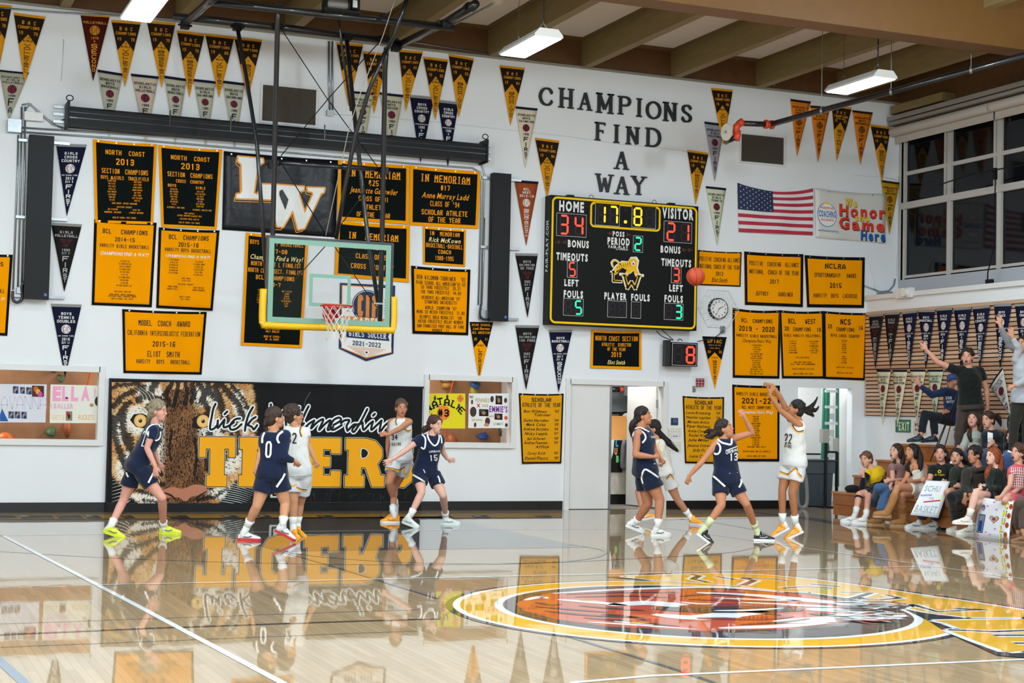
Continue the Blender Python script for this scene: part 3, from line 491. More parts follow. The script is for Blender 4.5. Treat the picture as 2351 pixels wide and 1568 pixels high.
banner([(513.4,347),(775.3,368),(770.5,545),(509.4,527.6)],hx('14151a'),None,[],'large glossy black vinyl banner with interlocked white and gold letters LW',name='vinyl_banner',M=M_vinyl,extra=lw,grom=5,amp=.003,group=None)
# national flag
def flagf(mb,mf,W,H):
    for i in range(13): grid(mb,mf,14,1,hx('B3263F') if i%2==0 else hx('DCDCDC'),0,1,i/13,(i+1)/13,.006)
    grid(mb,mf,8,6,hx('1E2A4C'),0,.46,0,7/13,.010)
    for r in range(9):
        for c in range(6 if r%2==0 else 5):
            u=.46*(.5+c+(.5 if r%2 else 0))/6; v=7/13*(r+.8)/9.6; p=[]
            for k in range(10):
                a=math.pi/2+k*math.pi/5; rr_=.016 if k%2==0 else .0065; p.append(mf(u+rr_*math.cos(a)*H/W,v-rr_*math.sin(a)*1.25,.014))
            mb.poly(p,WHT)
M_cloth=mat('nylon_cloth',rough=.7,attr=True,bump=.6,scale=6)
banner([(1691,420),(1864,432.8),(1864,540.7),(1694,533)],WHT,None,[],'red, white and blue national flag with stars and stripes hung on the wall',name='flag',cat='flag',group=None,M=M_cloth,extra=flagf,sag=.11,amp=.02,grom=2)
def honor(mb,mf,W,H):
    B=hx('2A6CB0'); R_=hx('D83A22'); Y_=hx('F0C81E'); BB=hx('1A5AA8'); D_=hx('5a1510')
    n=40; 
    for r0,c,o in ((.19,B,.006),(.18,WHT,.009)): mb.poly([mf(.16+r0*.72*math.cos(2*math.pi*i/n),.52+r0*W/H*.78*math.sin(2*math.pi*i/n),o) for i in range(n)],c)
    put(mb,'COACHING',mf,.16,.5,.13,.24,B,'f2',W,H,.016); put(mb,'POSITIVE',mf,.16,.38,.05,.18,R_,'f1',W,H,.016); put(mb,'ALLIANCE',mf,.16,.62,.05,.18,R_,'f1',W,H,.016); put(mb,'www.PositiveCoach.org',mf,.17,.84,.045,.28,B,'f1',W,H,.009)
    brush(mb,[(.11,.29),(.15,.27),(.2,.31)],.04,Y_,lambda x,y:mf(x,y,.009))
    for s,u,v,h,w,c in (('We',.5,.21,.17,.18,Y_),('Honor',.66,.38,.25,.66,R_),('the',.66,.52,.12,.2,Y_),('Game',.65,.65,.24,.66,R_),('Here',.82,.86,.2,.35,BB)):
        put(mb,s,mf,u+.008,v+.012,h,w,D_ if c is R_ else BLK if c is BB else hx('7a5a10'),'f3',W,H,.012); put(mb,s,mf,u,v,h,w,c,'f2',W,H,.018)
banner([(1869,432),(2031,445),(2028.7,559),(1871.5,546)],hx('D4D2CC'),None,[],'white banner with red, yellow and blue bubble words We Honor the Game Here',name='vinyl_banner',group=None,M=mat('matt_vinyl',rough=.5,attr=True,bump=.8,scale=4),extra=honor,sag=.03,amp=.012,grom=2)
# academic shield banner behind the backboard
def shield():
    mf,W,H,n=frame4((780,649.4),(906.7,656),(902.5,812),(777.5,800),amp=.003,sag=0); NB=hx('1B2E5A'); OC=hx('E08A2C'); mb=MB()
    out=[(0,0),(1,0),(1,1),(.5,1.15),(0,1)]; mb.poly([mf(*p,0) for p in out],NB); org=mf(.5,.5)
    root=thick(mb.build('shield_banner',M_print,org=org,label='white and navy shield banner reading ACADEMIC GIRLS SOCCER 2021-2022 behind the net',cat='banner'))
    mb=MB()
    for e,c,o in ((.03,OC,.002),(.045,WHT,.004)): mb.poly([mf(*p,o) for p in ((e,e),(1-e,e),(1-e,1-e*.4),(.5,1.15-e*1.3),(e,1-e*.4))],c)
    k=30; cx,cy=.5,.33
    for r,c,o in ((.285,NB,.006),(.27,WHT,.008),(.26,NB,.010)): mb.poly([mf(cx+r*math.cos(2*math.pi*i/k),cy+r*W/H*math.sin(2*math.pi*i/k),o) for i in range(k)],c)
    mb.poly([mf(cx-.24+.0,cy-.02,.012)]+[mf(cx+.24*math.cos(a),cy-.24*W/H*math.sin(a),.012) for a in [math.pi*(1-i/12) for i in range(13)]]+[mf(cx+.24,cy+.0,.012),mf(cx+.24,cy+.14,.012),mf(cx-.24,cy+.14,.012)],NB)
    put(mb,'CIF',mf,cx,cy,.33,.36,OC,'b',W,H,.014,th=.17)
    mb.poly([mf(*p,.014) for p in ((.06,.5),(.94,.5),(.9,.57),(.94,.62),(.06,.62),(.1,.57))],OC); put(mb,'ACADEMIC',mf,.5,.555,.1,.76,WHT,'f4',W,H,.018)
    mb.poly([mf(*p,.012) for p in ((.1,.69),(.92,.69),(.89,.76),(.92,.82),(.1,.82),(.13,.76))],NB); put(mb,'GIRLS SOCCER',mf,.51,.755,.085,.68,WHT,'s',W,H,.016)
    put(mb,'2021-2022',mf,.5,.895,.07,.52,NB,'s',W,H,.010)
    for i in range(6): brush(mb,[(.15+.045*i,.955+.02*i),(.85-.045*i,.955+.02*i)],.006,OC,lambda x,y:mf(x,y,.008))
    mb.disc(mf(.5,1.02,.012),mf(.55,1.02,.012)-mf(.5,1.02,.012),mf(.5,1.06,.012)-mf(.5,1.02,.012),16,WHT); mb.disc(mf(.5,1.02,.014),mf(.52,1.02,.012)-mf(.5,1.02,.012),mf(.5,1.036,.012)-mf(.5,1.02,.012),6,BLK)
    for r in range(6):
        for s in (-1,1): brush(mb,[(.5+s*.3,.22+.04*r),(.5+s*(.36+.01*(r%3)),.22+.04*r)],.008,NB,lambda x,y:mf(x,y,.008))
    mb.build('printed_design',M_print,root)
shield()
# pennants ---------------------------------------------------------
MAR=hx('4A1A14'); PG=hx('D8921C'); DK=hx('2a1f14'); ORN=hx('D97A1E'); RST=hx('9A4A26'); GRY=hx('8E8A88'); NVY=hx('1b1d33'); PBL=hx('23201f'); DRD=hx('7E2A2E')
def penn(TL,TR,tip,style,lines=(),year='',vert='',label='',div='',sub='',P=None,cloth=None,group=None):
    P=P or at; a,b,c=P(*TL),P(*TR),P(*tip); n=-(b-a).cross(a-c).normalized()
    if n.dot(CP-a)<0: n=-n
    mid=(a+b)/2; W=(b-a).length; H=(c-mid).length; ph=rw.random()*6
    def mf(u,v,off=0.):
        return a+(b-a)*u+(c-mid)*v+n*(.014+off+.005*(1+math.sin(u*5+ph+v*2))+.01*v*(1+math.sin(ph*2+v*3)))
    base={'bac':PG,'sch':CREAM,'nav':NVY,'red':PBL,'org':ORN,'mar':MAR,'bcl':RST}.get(style,PG) if cloth is None else cloth
    ink={'bac':DK,'sch':NVY,'nav':WHT,'red':hx('A9A9A9'),'org':DK,'mar':PG,'bcl':WHT}[style]; head={'bac':PG,'sch':NVY,'nav':hx('8b8b88'),'red':hx('8b8b88'),'org':DK,'mar':PG,'bcl':NVY}[style]
    def tri(mb,v0,v1,col,off,nv=8,nu=4,f=lambda v:(.5*v,1-.5*v)):
        vs=[];
        for j in range(nv+1):
            v=v0+(v1-v0)*j/nv; l,r=f(v)
            for i in range(nu+1): vs.append(mf(l+(r-l)*i/nu,v,off))
        mb.add(vs,[(j*(nu+1)+i,(j+1)*(nu+1)+i,(j+1)*(nu+1)+i+1,j*(nu+1)+i+1) for j in range(nv) for i in range(nu)],c=col)
    mb=MB(); tri(mb,0,.999,base,0,12); root=thick(mb.build('pennant',M_felt,smooth=True,org=mid,label=label,cat='pennant',group=group or 'pennants on the gym walls'),.003)
    mb=MB(); tri(mb,-.004,.035,head,.004,1); mb.build('header_strip',M_felt,root)
    mb=MB()
    if style=='bac':
        mp=MB(); ap,ed=.29,.45
        tri(mp,.035,ap,DK,.008,3); 
        for s in (0,1):
            vs=[mf(.5,ap,.008),mf(.5*ap if s==0 else 1-.5*ap,ap,.008),mf(.5*ed if s==0 else 1-.5*ed,ed,.008)]; mp.poly(vs if s else vs[::-1],DK)
        mp.build('upper_panel',M_felt,root)
        put(mb,'B A C',mf,.5,.12,.055,.44,PG,'b',W,H,.012); 
        if sub: put(mb,sub,mf,.5,.235,.026,.46,PG,'b',W,H,.012); 
        put(mb,'CHAMPIONS',mf,.5,.19,.046,.68,PG,'b',W,H,.012); put(mb,'19',mf,.27,.275,.05,.13,PG,'b',W,H,.012); put(mb,year,mf,.73,.275,.05,.13,PG,'b',W,H,.012)
        for i,l in enumerate(lines): put(mb,l,mf,.5,.345+.045*i if len(lines)>1 else .37,.03,.055*len(l)+.02,ink,'b',W,H,.012)
        vput(mb,vert,mf,.5,.425,.86,.22,.09,ink,W,H,.012)
    else:
        k=len(lines); v=.085
        for l in lines: 
            v+=.052; put(mb,l,mf,.5,v-.01,.038,min(.92*(1-v),.085*len(l)),ink,'b',W,H,.012)
        v+=.03; 
        if style in ('red',) :
            for j in range(2): put(mb,('NORTH COAST','SECTION')[j],mf,.5,v+.02+.03*j,.018,(.4,.28)[j],DRD,'b',W,H,.012)
            put(mb,'CIF',mf,.5,v+.1,.045,.15,DRD,'b',W,H,.012); v+=.155
        elif style!='x':
            r=.155 if style!='mar' else .17; cc=v+r*W/H*1.05; bg={'sch':NVY,'org':DK,'mar':PG,'nav':WHT,'bcl':WHT}[style]; fg={'sch':RED,'org':ORN,'mar':MAR,'nav':DRD,'bcl':RST}[style]
            mb.poly([mf(.5+r*math.cos(2*math.pi*i/20),cc+r*W/H*math.sin(2*math.pi*i/20),.009) for i in range(20)],bg)
            put(mb,'CIF',mf,.5,cc,r*W/H*.95,r*1.15,fg,'b',W,H,.013)
            for i,ch in enumerate('NORTH COAST'):
                an=math.pi*(1.05-i*.11); put(mb,ch,mf,.5+r*.8*math.cos(an),cc-r*.8*W/H*math.sin(an),r*W/H*.28,r*.2,fg,'b',W,H,.013)
            for i,ch in enumerate('SECTION'):
                an=math.pi*(1.22+i*.095); put(mb,ch,mf,.5+r*.8*math.cos(an),cc-r*.8*W/H*math.sin(an),r*W/H*.28,r*.2,fg,'b',W,H,.013)
            v=cc+r*W/H+.03
            if sub: put(mb,sub,mf,.5,v,.018,.9*(1-v),ink,'b',W,H,.012); v+=.032
        if year: put(mb,year,mf,.5,v+.012,.038,.26 if len(year)<5 else .44,ink,'b',W,H,.012); v+=.05
        if div: put(mb,div,mf,.5,v+.01,.034,min(.26,.05*len(div)),ink,'b',W,H,.012); v+=.042
        vput(mb,vert,mf,.5,v,.86,min(.22,.62*(1-v)),.09,ink,W,H,.012)
    mb.build('lettering',M_print,root)
    return root
VB,BK,BD='VOLLEYBALL','BASKETBALL','BADMINTON'
for TL,TR,tip,yr,ln,vt,lb in (((-42,8),(27,14),(-8,184),'78',('V','GIRLS'),VB,'cut by the left picture edge'),((31,30),(104,40),(56,190),'79',('JV','GIRLS'),VB,'far left, second in the top row'),((255,47),(323,52),(286,201),'79',('V','GIRLS'),VB,'right of the maroon pennant'),((336,48),(402,54),(370,204),'79',('V','GIRLS'),BK,'second right of the maroon pennant'),
  ((405,71),(469,79),(434,225),'79',('JV','GIRLS'),BK,'first of the three touching pennants'),((470,78),(537,86),(502,226),'80',('V','BOYS'),VB,'middle of the three touching pennants'),((537,86),(601,93),(568,228),'80',('V',),BD,'crossed by the slanted black brace pipe'),((771,98),(833,103),(799,245),'80',('V','GIRLS'),BK,'right of the vent grille behind two braces'),((832,119),(892,125),(858,262),'80',('JV','GIRLS'),BK,'behind the right backboard mast'),
  ((915,115),(970,119),(930,257),'83',('V','BOYS'),VB,'right beside the right backboard mast'),((971,131),(1028,138),(998,277),'83',('JV','GIRLS'),VB,'between two other 1983 pennants'),((1029,125),(1087,135),(1052,270),'83',('V',),BD,'third of the 1983 pennants'),((1146,151),(1204,157),(1171,289),'84',('V',),BD,'top left of the wall word CHAMPIONS'),((1227,317),(1283,324),(1255,458),'84',('JV','GIRLS'),VB,'just above the scoreboard left corner'),
  ((1631,203),(1681,207),(1659,333),'86',('BOYS',),VB,'behind the horn loudspeaker'),((1576,345),(1626,352),(1596,470),'86',('JV','GIRLS'),BK,'above the scoreboard right corner'),((1997,286),(2043,293),(2023,420),'87',('V',),BD,'last one before the window corner')):
    penn(TL,TR,tip,'bac',ln,yr,vt,'gold and dark pennant BAC CHAMPIONS 19%s, %s'%(yr,lb))
penn((1907,240),(1954,248),(1920,371),'bac',('',),'87','SWIMMING','gold and dark FROSH-SOPH swimming pennant of 1987 under the black pipe',sub='FROSH-SOPH')
penn((184,31),(252,36),(213,188),'mar',(VB,),'1979','SECOND','dark maroon VOLLEYBALL 1979 pennant with orange seal',div='A')
SC='SCHOLASTIC'
G1=hx('B9B7A2'); 
for TL,TR,tip,ln,yr,vt,cl,lb in (((-3,161),(66,168),(20,278),('GIRLS',VB),'1988','FA',hx('A9A692'),'grey scholastic volleyball pennant of 1988 above the conduit box'),((223,161),(282,170),(250,318),('BOYS','BASEBALL'),'1989','FIRST',G1,'grey scholastic boys baseball pennant left end above the black housing'),((300,170),(364,177),(334,330),('GIRLS',VB),'1989','FIRST',hx('CBBDA8'),'pinkish cream scholastic girls volleyball pennant above the black housing'),
  ((376,175),(429,182),(402,335),('BOYS',BK),'1989','FIRST',G1,'grey scholastic boys basketball pennant above the black housing'),((443,182),(495,188),(472,340),('GIRLS','SWIMMING'),'1989','FIRST',G1,'grey scholastic girls swimming pennant above the black housing'),((509,186),(562,192),(538,345),('BOYS','SWIMMING'),'1989','FIRST',G1,'grey scholastic boys swimming 1989 pennant beside the slanted brace'),
  ((808,210),(857,214),(832,350),('GIRLS',BK),'1989','FIRST',hx('C2BFA4'),'cream scholastic girls basketball pennant behind the crossing braces'),((870,213),(925,219),(899,360),('BOYS','SOCCER'),'1989','FIRST',hx('C2BFA4'),'cream scholastic boys soccer pennant behind the right mast'),((1182,245),(1233,250),(1205,387),('BOYS','SWIMMING'),'1990','FIRST',hx('D8CDB4'),'cream scholastic boys swimming 1990 pennant left of the wall words'),
  ((1616,280),(1663,286),(1639,417),('GIRLS',VB),'1991','FIRST',hx('98969A'),'grey scholastic girls volleyball 1991 pennant left of the horn loudspeaker'),((1619,428),(1666,433),(1645,564),('GIRLS','TENNIS'),'1990','FIRST',hx('CBCDB0'),'pale green scholastic girls tennis pennant right of the scoreboard')):
    penn(TL,TR,tip,'sch',(SC,)+ln,yr,vt,lb,cloth=cl)
for TL,TR,tip,ln,yr,cl,lb in (((1813,228),(1860,234),(1828,359),('GIRLS','CROSS','COUNTRY'),'1987',ORN,'orange scholastic girls cross country pennant, leftmost orange one'),((1859,243),(1905,247),(1876,373),('GIRLS',VB),'1987',ORN,'orange scholastic girls volleyball pennant crossed by the black pipe'),((1955,254),(2002,259),(1974,379),('BOYS','BASEBALL'),'1987',ORN,'orange scholastic boys baseball pennant near the window corner'),((2021,414),(2064,420),(2039,539),('BOYS','SOCCER'),'1988',hx('B98A1E'),'dark gold scholastic boys soccer pennant overlapping the white banner')):
    penn(TL,TR,tip,'org',(SC,)+ln,yr,'FIRST',lb,cloth=cl)
LT='LES SCHWAB TIRES'; CC=('CROSS','COUNTRY')
for TL,TR,tip,st,ln,yr,dv,vt,sb,lb in (((940,219),(996,224),(964,375),'nav',('BOYS',)+CC,'1989','A','FIRST','REEBOK','black boys cross country pennant with white seal behind the black housing'),((1004,230),(1052,236),(1027,385),'nav',('GIRLS',)+CC,'1989','A','FIRST','REEBOK','black girls cross country pennant with white seal behind the black housing'),
  ((129,331),(199,333),(153,497),'nav',('GIRLS',)+CC,'2013','DIV V','FIRST',LT,'navy girls cross country 2013 pennant beside the left black column'),((117,512),(188,516),(147,671),'red',('GIRLS',VB),'1999','DIV V','FIRST','','black girls volleyball 1999 pennant beside the left black column'),((117,698),(187,700),(149,868),'nav',('BOYS','TENNIS','DOUBLES'),'2016','DIV II','FIRST',LT,'navy boys tennis doubles pennant hanging over the left window'),
  ((1180,414),(1235,418),(1207,565),'bcl',('BCL','WEST','2012-13'),'','','SPORTSMANSHIP','','rust orange BCL WEST sportsmanship pennant left of the scoreboard'),((1182,582),(1234,583),(1210,730),'red',('BOYS','SWIMMING','50 FREE'),'2002','DIV V','FIRST','','black 50 FREE swimming pennant left of the scoreboard'),((1182,747),(1237,748),(1206,896),'red',('BOYS','SWIMMING','100 FREE'),'2002','DIV V','FIRST','','black 100 FREE swimming pennant above a scholar banner'),
  ((1259,758),(1313,758),(1281,901),'nav',('BOYS',BK),'2017','DIV IV','SECOND',LT,'navy boys basketball 2017 pennant under the scoreboard left corner')):
    penn(TL,TR,tip,st,ln,yr,vt,lb,div=dv,sub=sb)
def penn2(TL,TR,tip,a,b,c4,vt,label):
    r=penn(TL,TR,tip,'bac',(),'','',label)
    return r
def gpen(TL,TR,tip,rows,l,r,vt,label):
    a,b,c=at(*TL),at(*TR),at(*tip); mid=(a+b)/2; W=(b-a).length; H=(c-mid).length; mf=lambda u,v,off=0.: a+(b-a)*u+(c-mid)*v+V((0,-1,0))*(.02+off)
    mb=MB(); mb.poly([mf(0,0),mf(.5,1),mf(1,0)],GOLD); root=thick(mb.build('pennant',M_felt,org=mid,label=label,cat='pennant',group='pennants on the gym walls'),.003)
    mb=MB(); ed=.44; mb.poly([mf(0,0,.003),mf(.5*ed,ed,.003),mf(.5,.3,.003),mf(1-.5*ed,ed,.003),mf(1,0,.003)],BLK); mb.build('upper_panel',M_felt,root)
    mb=MB()
    for s,v,h,w in rows: put(mb,s,mf,.5,v,h,w,GOLD,'fi1' if s[1].islower() else 'b',W,H,.006)
    put(mb,l,mf,.27,.29,.05,.12,GOLD,'b',W,H,.006); put(mb,r,mf,.73,.29,.05,.12,GOLD,'b',W,H,.006); put(mb,'GIRLS',mf,.5,.4,.03,.25,BLK,'b',W,H,.006); vput(mb,vt,mf,.5,.45,.9,.17,.07,BLK,W,H,.006); mb.build('lettering',M_print,root)
gpen((1077,739),(1131,740),(1099,874),[('HIGH SCHOOL',.05,.04,.8),('Leah Sherman',.11,.045,.7),('ALL AMERICAN',.18,.045,.74)],'20','11','LACROSSE','black and gold lacrosse pennant HIGH SCHOOL ALL AMERICAN over the middle window')
gpen((1611,772),(1667,774),(1640,893),[('SFIAC',.09,.07,.6),('COACH OF THE YEAR',.165,.022,.5),('DANIEL TEOFILO',.22,.022,.4)],'20','22','BASKETBALL','black and gold SFIAC coach pennant under the caged clock')
# right wall pennants hang on the slat wall plane
PX=lambda x,y: ax(x,y,XL-.04)
R=[((1997,724),(2030.5,721),(2011.5,847),'red',('BOYS',)+CC,'2001','DIV X','SECOND','leftmost dark pennant on the slat wall'),((2033.5,719),(2068,717),(2046,846),'red',('GIRLS','TRACK'),'2001','A','FIRST','second dark pennant on the slat wall'),((2073,717),(2108.6,713),(2091,848),'nav',('GIRLS','TRACK'),'2005','A','SECOND','third dark pennant on the slat wall, girls track'),
 ((2110,712),(2149,711.6),(2127.7,848),'nav',('BOYS',BK),'2008','DIV V','SECOND','boys basketball 2008 pennant on the slat wall behind a raised hand'),((2151.5,709),(2189.6,706.6),(2167,848),'nav',('GIRLS','TRACK'),'2010','A','FIRST','girls track pennant on the slat wall right of the boys basketball one'),((2192,708),(2233,705),(2210,848),'nav',('GIRLS','TRACK'),'2011','A','SECOND','girls track pennant just above the standing man in black'),
 ((2235,705.4),(2275.5,701.5),(2254,848),'nav',('GIRLS',)+CC,'2012','DIV V','SECOND','girls cross country 2012 pennant on the slat wall'),((2284,699),(2324.4,697.4),(2300,847),'nav',('BOYS','TRACK'),'2012','A','SECOND','boys track pennant behind the raised grey sleeve'),((2332,698.5),(2374,696),(2352,847),'nav',('BOYS','TRACK'),'2013','A','SECOND','boys track pennant cut by the right picture edge')]
for TL,TR,tip,st,ln,yr,dv,vt,lb in R: penn(TL,TR,tip,st,ln,yr,vt,'navy '+lb if st=='nav' else 'black red-lettered '+lb,div=dv,sub=LT if st=='nav' else '',P=PX)
for TL,TR,tip,ln,cl,lb in (((2014.5,849.4),(2048,849.4),(2029.4,976),('BOYS','BASEBALL'),hx('D2CDAE'),'leftmost cream pennant in the lower row of the slat wall'),((2050.7,849.4),(2085.6,849.4),(2064,980),('CO-ED',BD),hx('D8D2B4'),'cream co-ed badminton pennant with its tip over the EXIT sign'),((2092,849),(2127.6,849),(2106,973),('GIRLS','SWIMMING'),hx('D8D2B4'),'cream girls swimming pennant behind a raised hand'),((2132,849.4),(2168,849.4),(2147.6,965),('BOYS','BASEBALL'),hx('C2CDAE'),'greenish baseball pennant behind the man in the blue cap'),((2274,887),(2303.7,844),(2325,955),('GIRLS','SOCCER'),hx('CFCFC8'),'tilted white soccer pennant by the grey hooded sweatshirt')):
    penn(TL,TR,tip,'sch',(SC,)+ln,'1990','FIRST',lb,cloth=cl,P=PX)
# ================================================================ WALL EQUIPMENT
def wp(x,y,Y=YW): return at(x,y,Y)
def A7(x,y): return (x/3.734+1080,y/3.734+400)
# raised letters on the wall
CV={'C':[cr([(4,4.6),(3.3,5.7),(2.1,6),(.8,5.2),(.1,3),(.8,.8),(2.1,0),(3.3,.3),(4,1.3)],4)],'O':[cr([(2,6),(3.5,5),(4,3),(3.5,1),(2,0),(.5,1),(0,3),(.5,5)],4,True)+[(2,6)]],'P':[[(.7,0),(.7,6)],cr([(.7,6),(2.8,6),(3.8,5.2),(3.8,3.9),(2.8,3.1),(.7,3)],4)],
 'D':[[(.6,0),(.6,6)],cr([(.6,6),(2.2,6),(3.5,5),(4,3),(3.5,1),(2.2,0),(.6,0)],4)],'S':[cr([(3.7,5),(3,5.8),(2,6),(.8,5.6),(.4,4.6),(1,3.6),(2.8,2.6),(3.7,1.6),(3.2,.4),(2,0),(.9,.2),(.2,1.1)],4)],'W':[[(.4,6),(1.3,0)],[(1.3,0),(2.1,5)],[(2,5),(2.9,0)],[(2.9,0),(3.7,6)]],'M':[[(.5,0),(.5,6)],[(.5,6),(2,1)],[(2,1),(3.5,6)],[(3.5,6),(3.5,0)]]}
CV['H']=[[(.7,0),(.7,6)],[(3.3,0),(3.3,6)],[(.7,3),(3.3,3)]];CV['A']=[[(.5,0),(2,6)],[(2,6),(3.5,0)],[(1,2),(3,2)]];CV['I']=[[(2,0),(2,6)]];CV['N']=[[(.7,0),(.7,6)],[(.7,6),(3.3,0)],[(3.3,0),(3.3,6)]];CV['F']=[[(1,0),(1,6)],[(1,6),(3.7,6)],[(1,3.2),(3,3.2)]];CV['Y']=[[(.4,6),(2,3)],[(3.6,6),(2,3)],[(2,3),(2,0)]]
M_let=mat('black_foam_letter','1b1c1f',.5)
def wletter(ch,l,t,r,b,label):
    a=wp(l,t);c=wp(r,b); W=c.x-a.x; H=wp((l+r)/2,t).z-wp((l+r)/2,b).z; z0=wp((l+r)/2,b).z; mb=MB(); d=.03
    for pl in CV[ch]:
        P=[(a.x+W*(.09+.82*u/4),z0+H*(.05+.9*v/6)) for u,v in pl]; n=len(P)
        for i in range(n-1):
            (x1,y1),(x2,y2)=P[i],P[i+1]; L=math.hypot(x2-x1,y2-y1) or 1; ang=abs(y2-y1)/L; th=H*(.085+.085*ang) if ch not in 'AVWMNY' else H*(.17 if (x2-x1)*(y2-y1)<0 or ang>.995 else .10); th=th if ch not in 'HIFPD' or ang>.3 else H*.1
            ux,uz=(x2-x1)/L,(y2-y1)/L; e=th*.25 if n>2 else 0; h=th/2
            q=[(x1-ux*e-uz*h,y1-uz*e+ux*h),(x1-ux*e+uz*h,y1-uz*e-ux*h),(x2+ux*e+uz*h,y2+uz*e-ux*h),(x2+ux*e-uz*h,y2+uz*e+ux*h)]
            jj=(len(mb.v)%97)*.00006; mb.prism([(p[0],YW-.005-d-jj,p[1]) for p in q],(0,d,0))
        for (u,v),(x,z) in ((pl[0],P[0]),(pl[-1],P[-1])):
            if v in (0,6) and ch not in 'COS' and not (ch in 'DP' and (u>1 or len(pl)>2)) and not(ch=='F' and u>2):
                if ch in 'WM' and (u,v) in ((1.3,0),(2,1),(2.9,0)) or ch=='A' and v==6 or (ch=='N' and u>3 and v==0): continue
                hw=H*.17; s=1 if v==0 else -1; zz=z+(-.05*H if v==0 else .05*H); mb.box((x-hw,YW-.005-d,zz),(x+hw,YW-.006,zz+s*H*.07))
            elif ch=='F' and u>2: mb.box((x-H*.03,YW-.035,z-H*.12),(x+H*.03,YW-.006,z+H*.04))
            elif ch in 'CS': mb.box((x-H*.035,YW-.035,z-H*.08),(x+H*.035,YW-.006,z+H*.1))
    mb.build('wall_letter',M_let,label=label,cat='letter',group='raised wall letters CHAMPIONS FIND A WAY')
z3=lambda x,y:(x/3.734+1120,y/3.734)
ordn=['first','second','third','fourth','fifth','sixth','seventh','eighth','ninth']
for i,(ch,l,t,r,b) in enumerate([('C',433,752,552,908),('H',595,760,740,930),('A',765,790,893,948),('M',920,803,1078,975),('P',1108,828,1220,987),('I',1258,845,1328,1005),('O',1350,870,1480,1025),('N',1488,880,1628,1045),('S',1652,900,1745,1052)]):
    wletter(ch,*z3(l,t),*z3(r,b),'black raised letter %s, %s in the wall word CHAMPIONS'%(ch,ordn[i]))
for i,(ch,l,t,r,b) in enumerate([('F',905,1050,1013,1208),('I',1065,1070,1133,1228),('N',1170,1090,1305,1243),('D',1340,1100,1480,1263)]): wletter(ch,*z3(l,t),*z3(r,b),'black raised letter %s, %s in the wall word FIND'%(ch,ordn[i]))
wletter('A',*z3(1077,1295),*z3(1205,1455),'single black raised letter A between the words FIND and WAY')
for ch,l,t,r,b in (('W',1364,400,1408,443),('A',1409,404,1444,447),('Y',1447,405,1483,448)): wletter(ch,l,t,r,b,'black raised letter %s in the wall word WAY above the scoreboard'%ch)
# ---- scoreboard
M_seg=mat('led_segments',rough=.5,attr=True,emit=2.6); M_board=mat('board_black','070808',.55,spec=.2)
YB=YW-.24; a=at(1265,449,YB); c=at(1599,758,YB); SX0,SZ0,SX1,SZ1=a.x,a.z,c.x,c.z; SZ0=(at(1265,449,YB).z+at(1601,472,YB).z)/2; SZ1=(at(1262,746,YB).z+at(1596,758,YB).z)/2
class PF:   # plane frame on an axis-aligned panel facing the court; positions are given in photo pixels
    def __init__(s,Y): s.Y=Y; s.mf=lambda u,v,off=0.: V((u,s.Y-off,-v))
    def T(s,mb,t,cx,cy,w,h,col,style='b',off=.004,th=None,rot=0):
        p=at(cx,cy,s.Y); W=at(cx+w/2,cy,s.Y).x-at(cx-w/2,cy,s.Y).x; H=at(cx,cy-h/2,s.Y).z-at(cx,cy+h/2,s.Y).z
        put(mb,t,s.mf,p.x,-p.z,H,W,col,style,1,1,off,th,rot=rot)
    def P(s,mb,pts,col,off=.003): mb.poly([at(x,y,s.Y)-V((0,off,0)) for x,y in pts],col)
    def R(s,mb,cx,cy,w,h,col,off=.003):
        p=at(cx,cy,s.Y); W=at(cx+w/2,cy,s.Y).x-at(cx-w/2,cy,s.Y).x; H=at(cx,cy-h/2,s.Y).z-at(cx,cy+h/2,s.Y).z
        mb.poly([(p.x-W/2,s.Y-off,p.z-H/2),(p.x+W/2,s.Y-off,p.z-H/2),(p.x+W/2,s.Y-off,p.z+H/2),(p.x-W/2,s.Y-off,p.z+H/2)],col)
    def B(s,mb,pts,w,col,off=.003):
        Q=[at(x,y,s.Y) for x,y in pts]; m=(at(pts[0][0]+1,pts[0][1],s.Y).x-Q[0].x); brush(mb,[(q.x,q.z) for q in Q],[k*m for k in w] if isinstance(w,(list,tuple)) else w*m,col,lambda x,z:(x,s.Y-off,z))
    def ring(s,mb,cx,cy,rx,ry,col,off=.003,n=28): 
        p=at(cx,cy,s.Y); a=at(cx+rx,cy,s.Y).x-p.x; b=p.z-at(cx,cy+ry,s.Y).z; mb.poly([(p.x+a*math.cos(2*math.pi*i/n),s.Y-off,p.z+b*math.sin(2*math.pi*i/n)) for i in range(n)],col)
sb=thing('scoreboard',((SX0+SX1)/2,YB+.1,SZ1),'large black scoreboard with yellow outline, HOME 34 VISITOR 21','scoreboard')
mb=MB(); mb.box((SX0,YB,SZ1),(SX1,YW-.002,SZ0)); mb.build('cabinet',M_board,sb)
def rrect(x0,z0,x1,z1,r,n=6):
    out=[]
    for cx,cz_,a0 in ((x1-r,z1-r,0),(x0+r,z1-r,90),(x0+r,z0+r,180),(x1-r,z0+r,270)):
        for i in range(n+1):
            a=math.radians(a0+90*i/n); out.append((cx+r*math.cos(a),cz_+r*math.sin(a)))
    return out
def rframe(mb,x0,z0,x1,z1,r,w,y,col):
    A=rrect(x0,z0,x1,z1,r);B=rrect(x0+w,z0+w,x1-w,z1-w,max(r-w,.01)); n=len(A); mb.add([(x,y,z) for x,z in A+B],[(i,(i+1)%n,n+(i+1)%n,n+i) for i in range(n)],c=col)
mb=MB(); rframe(mb,SX0+.02,SZ1+.02,SX1-.02,SZ0-.02,.1,.035,YB-.003,YEL); 
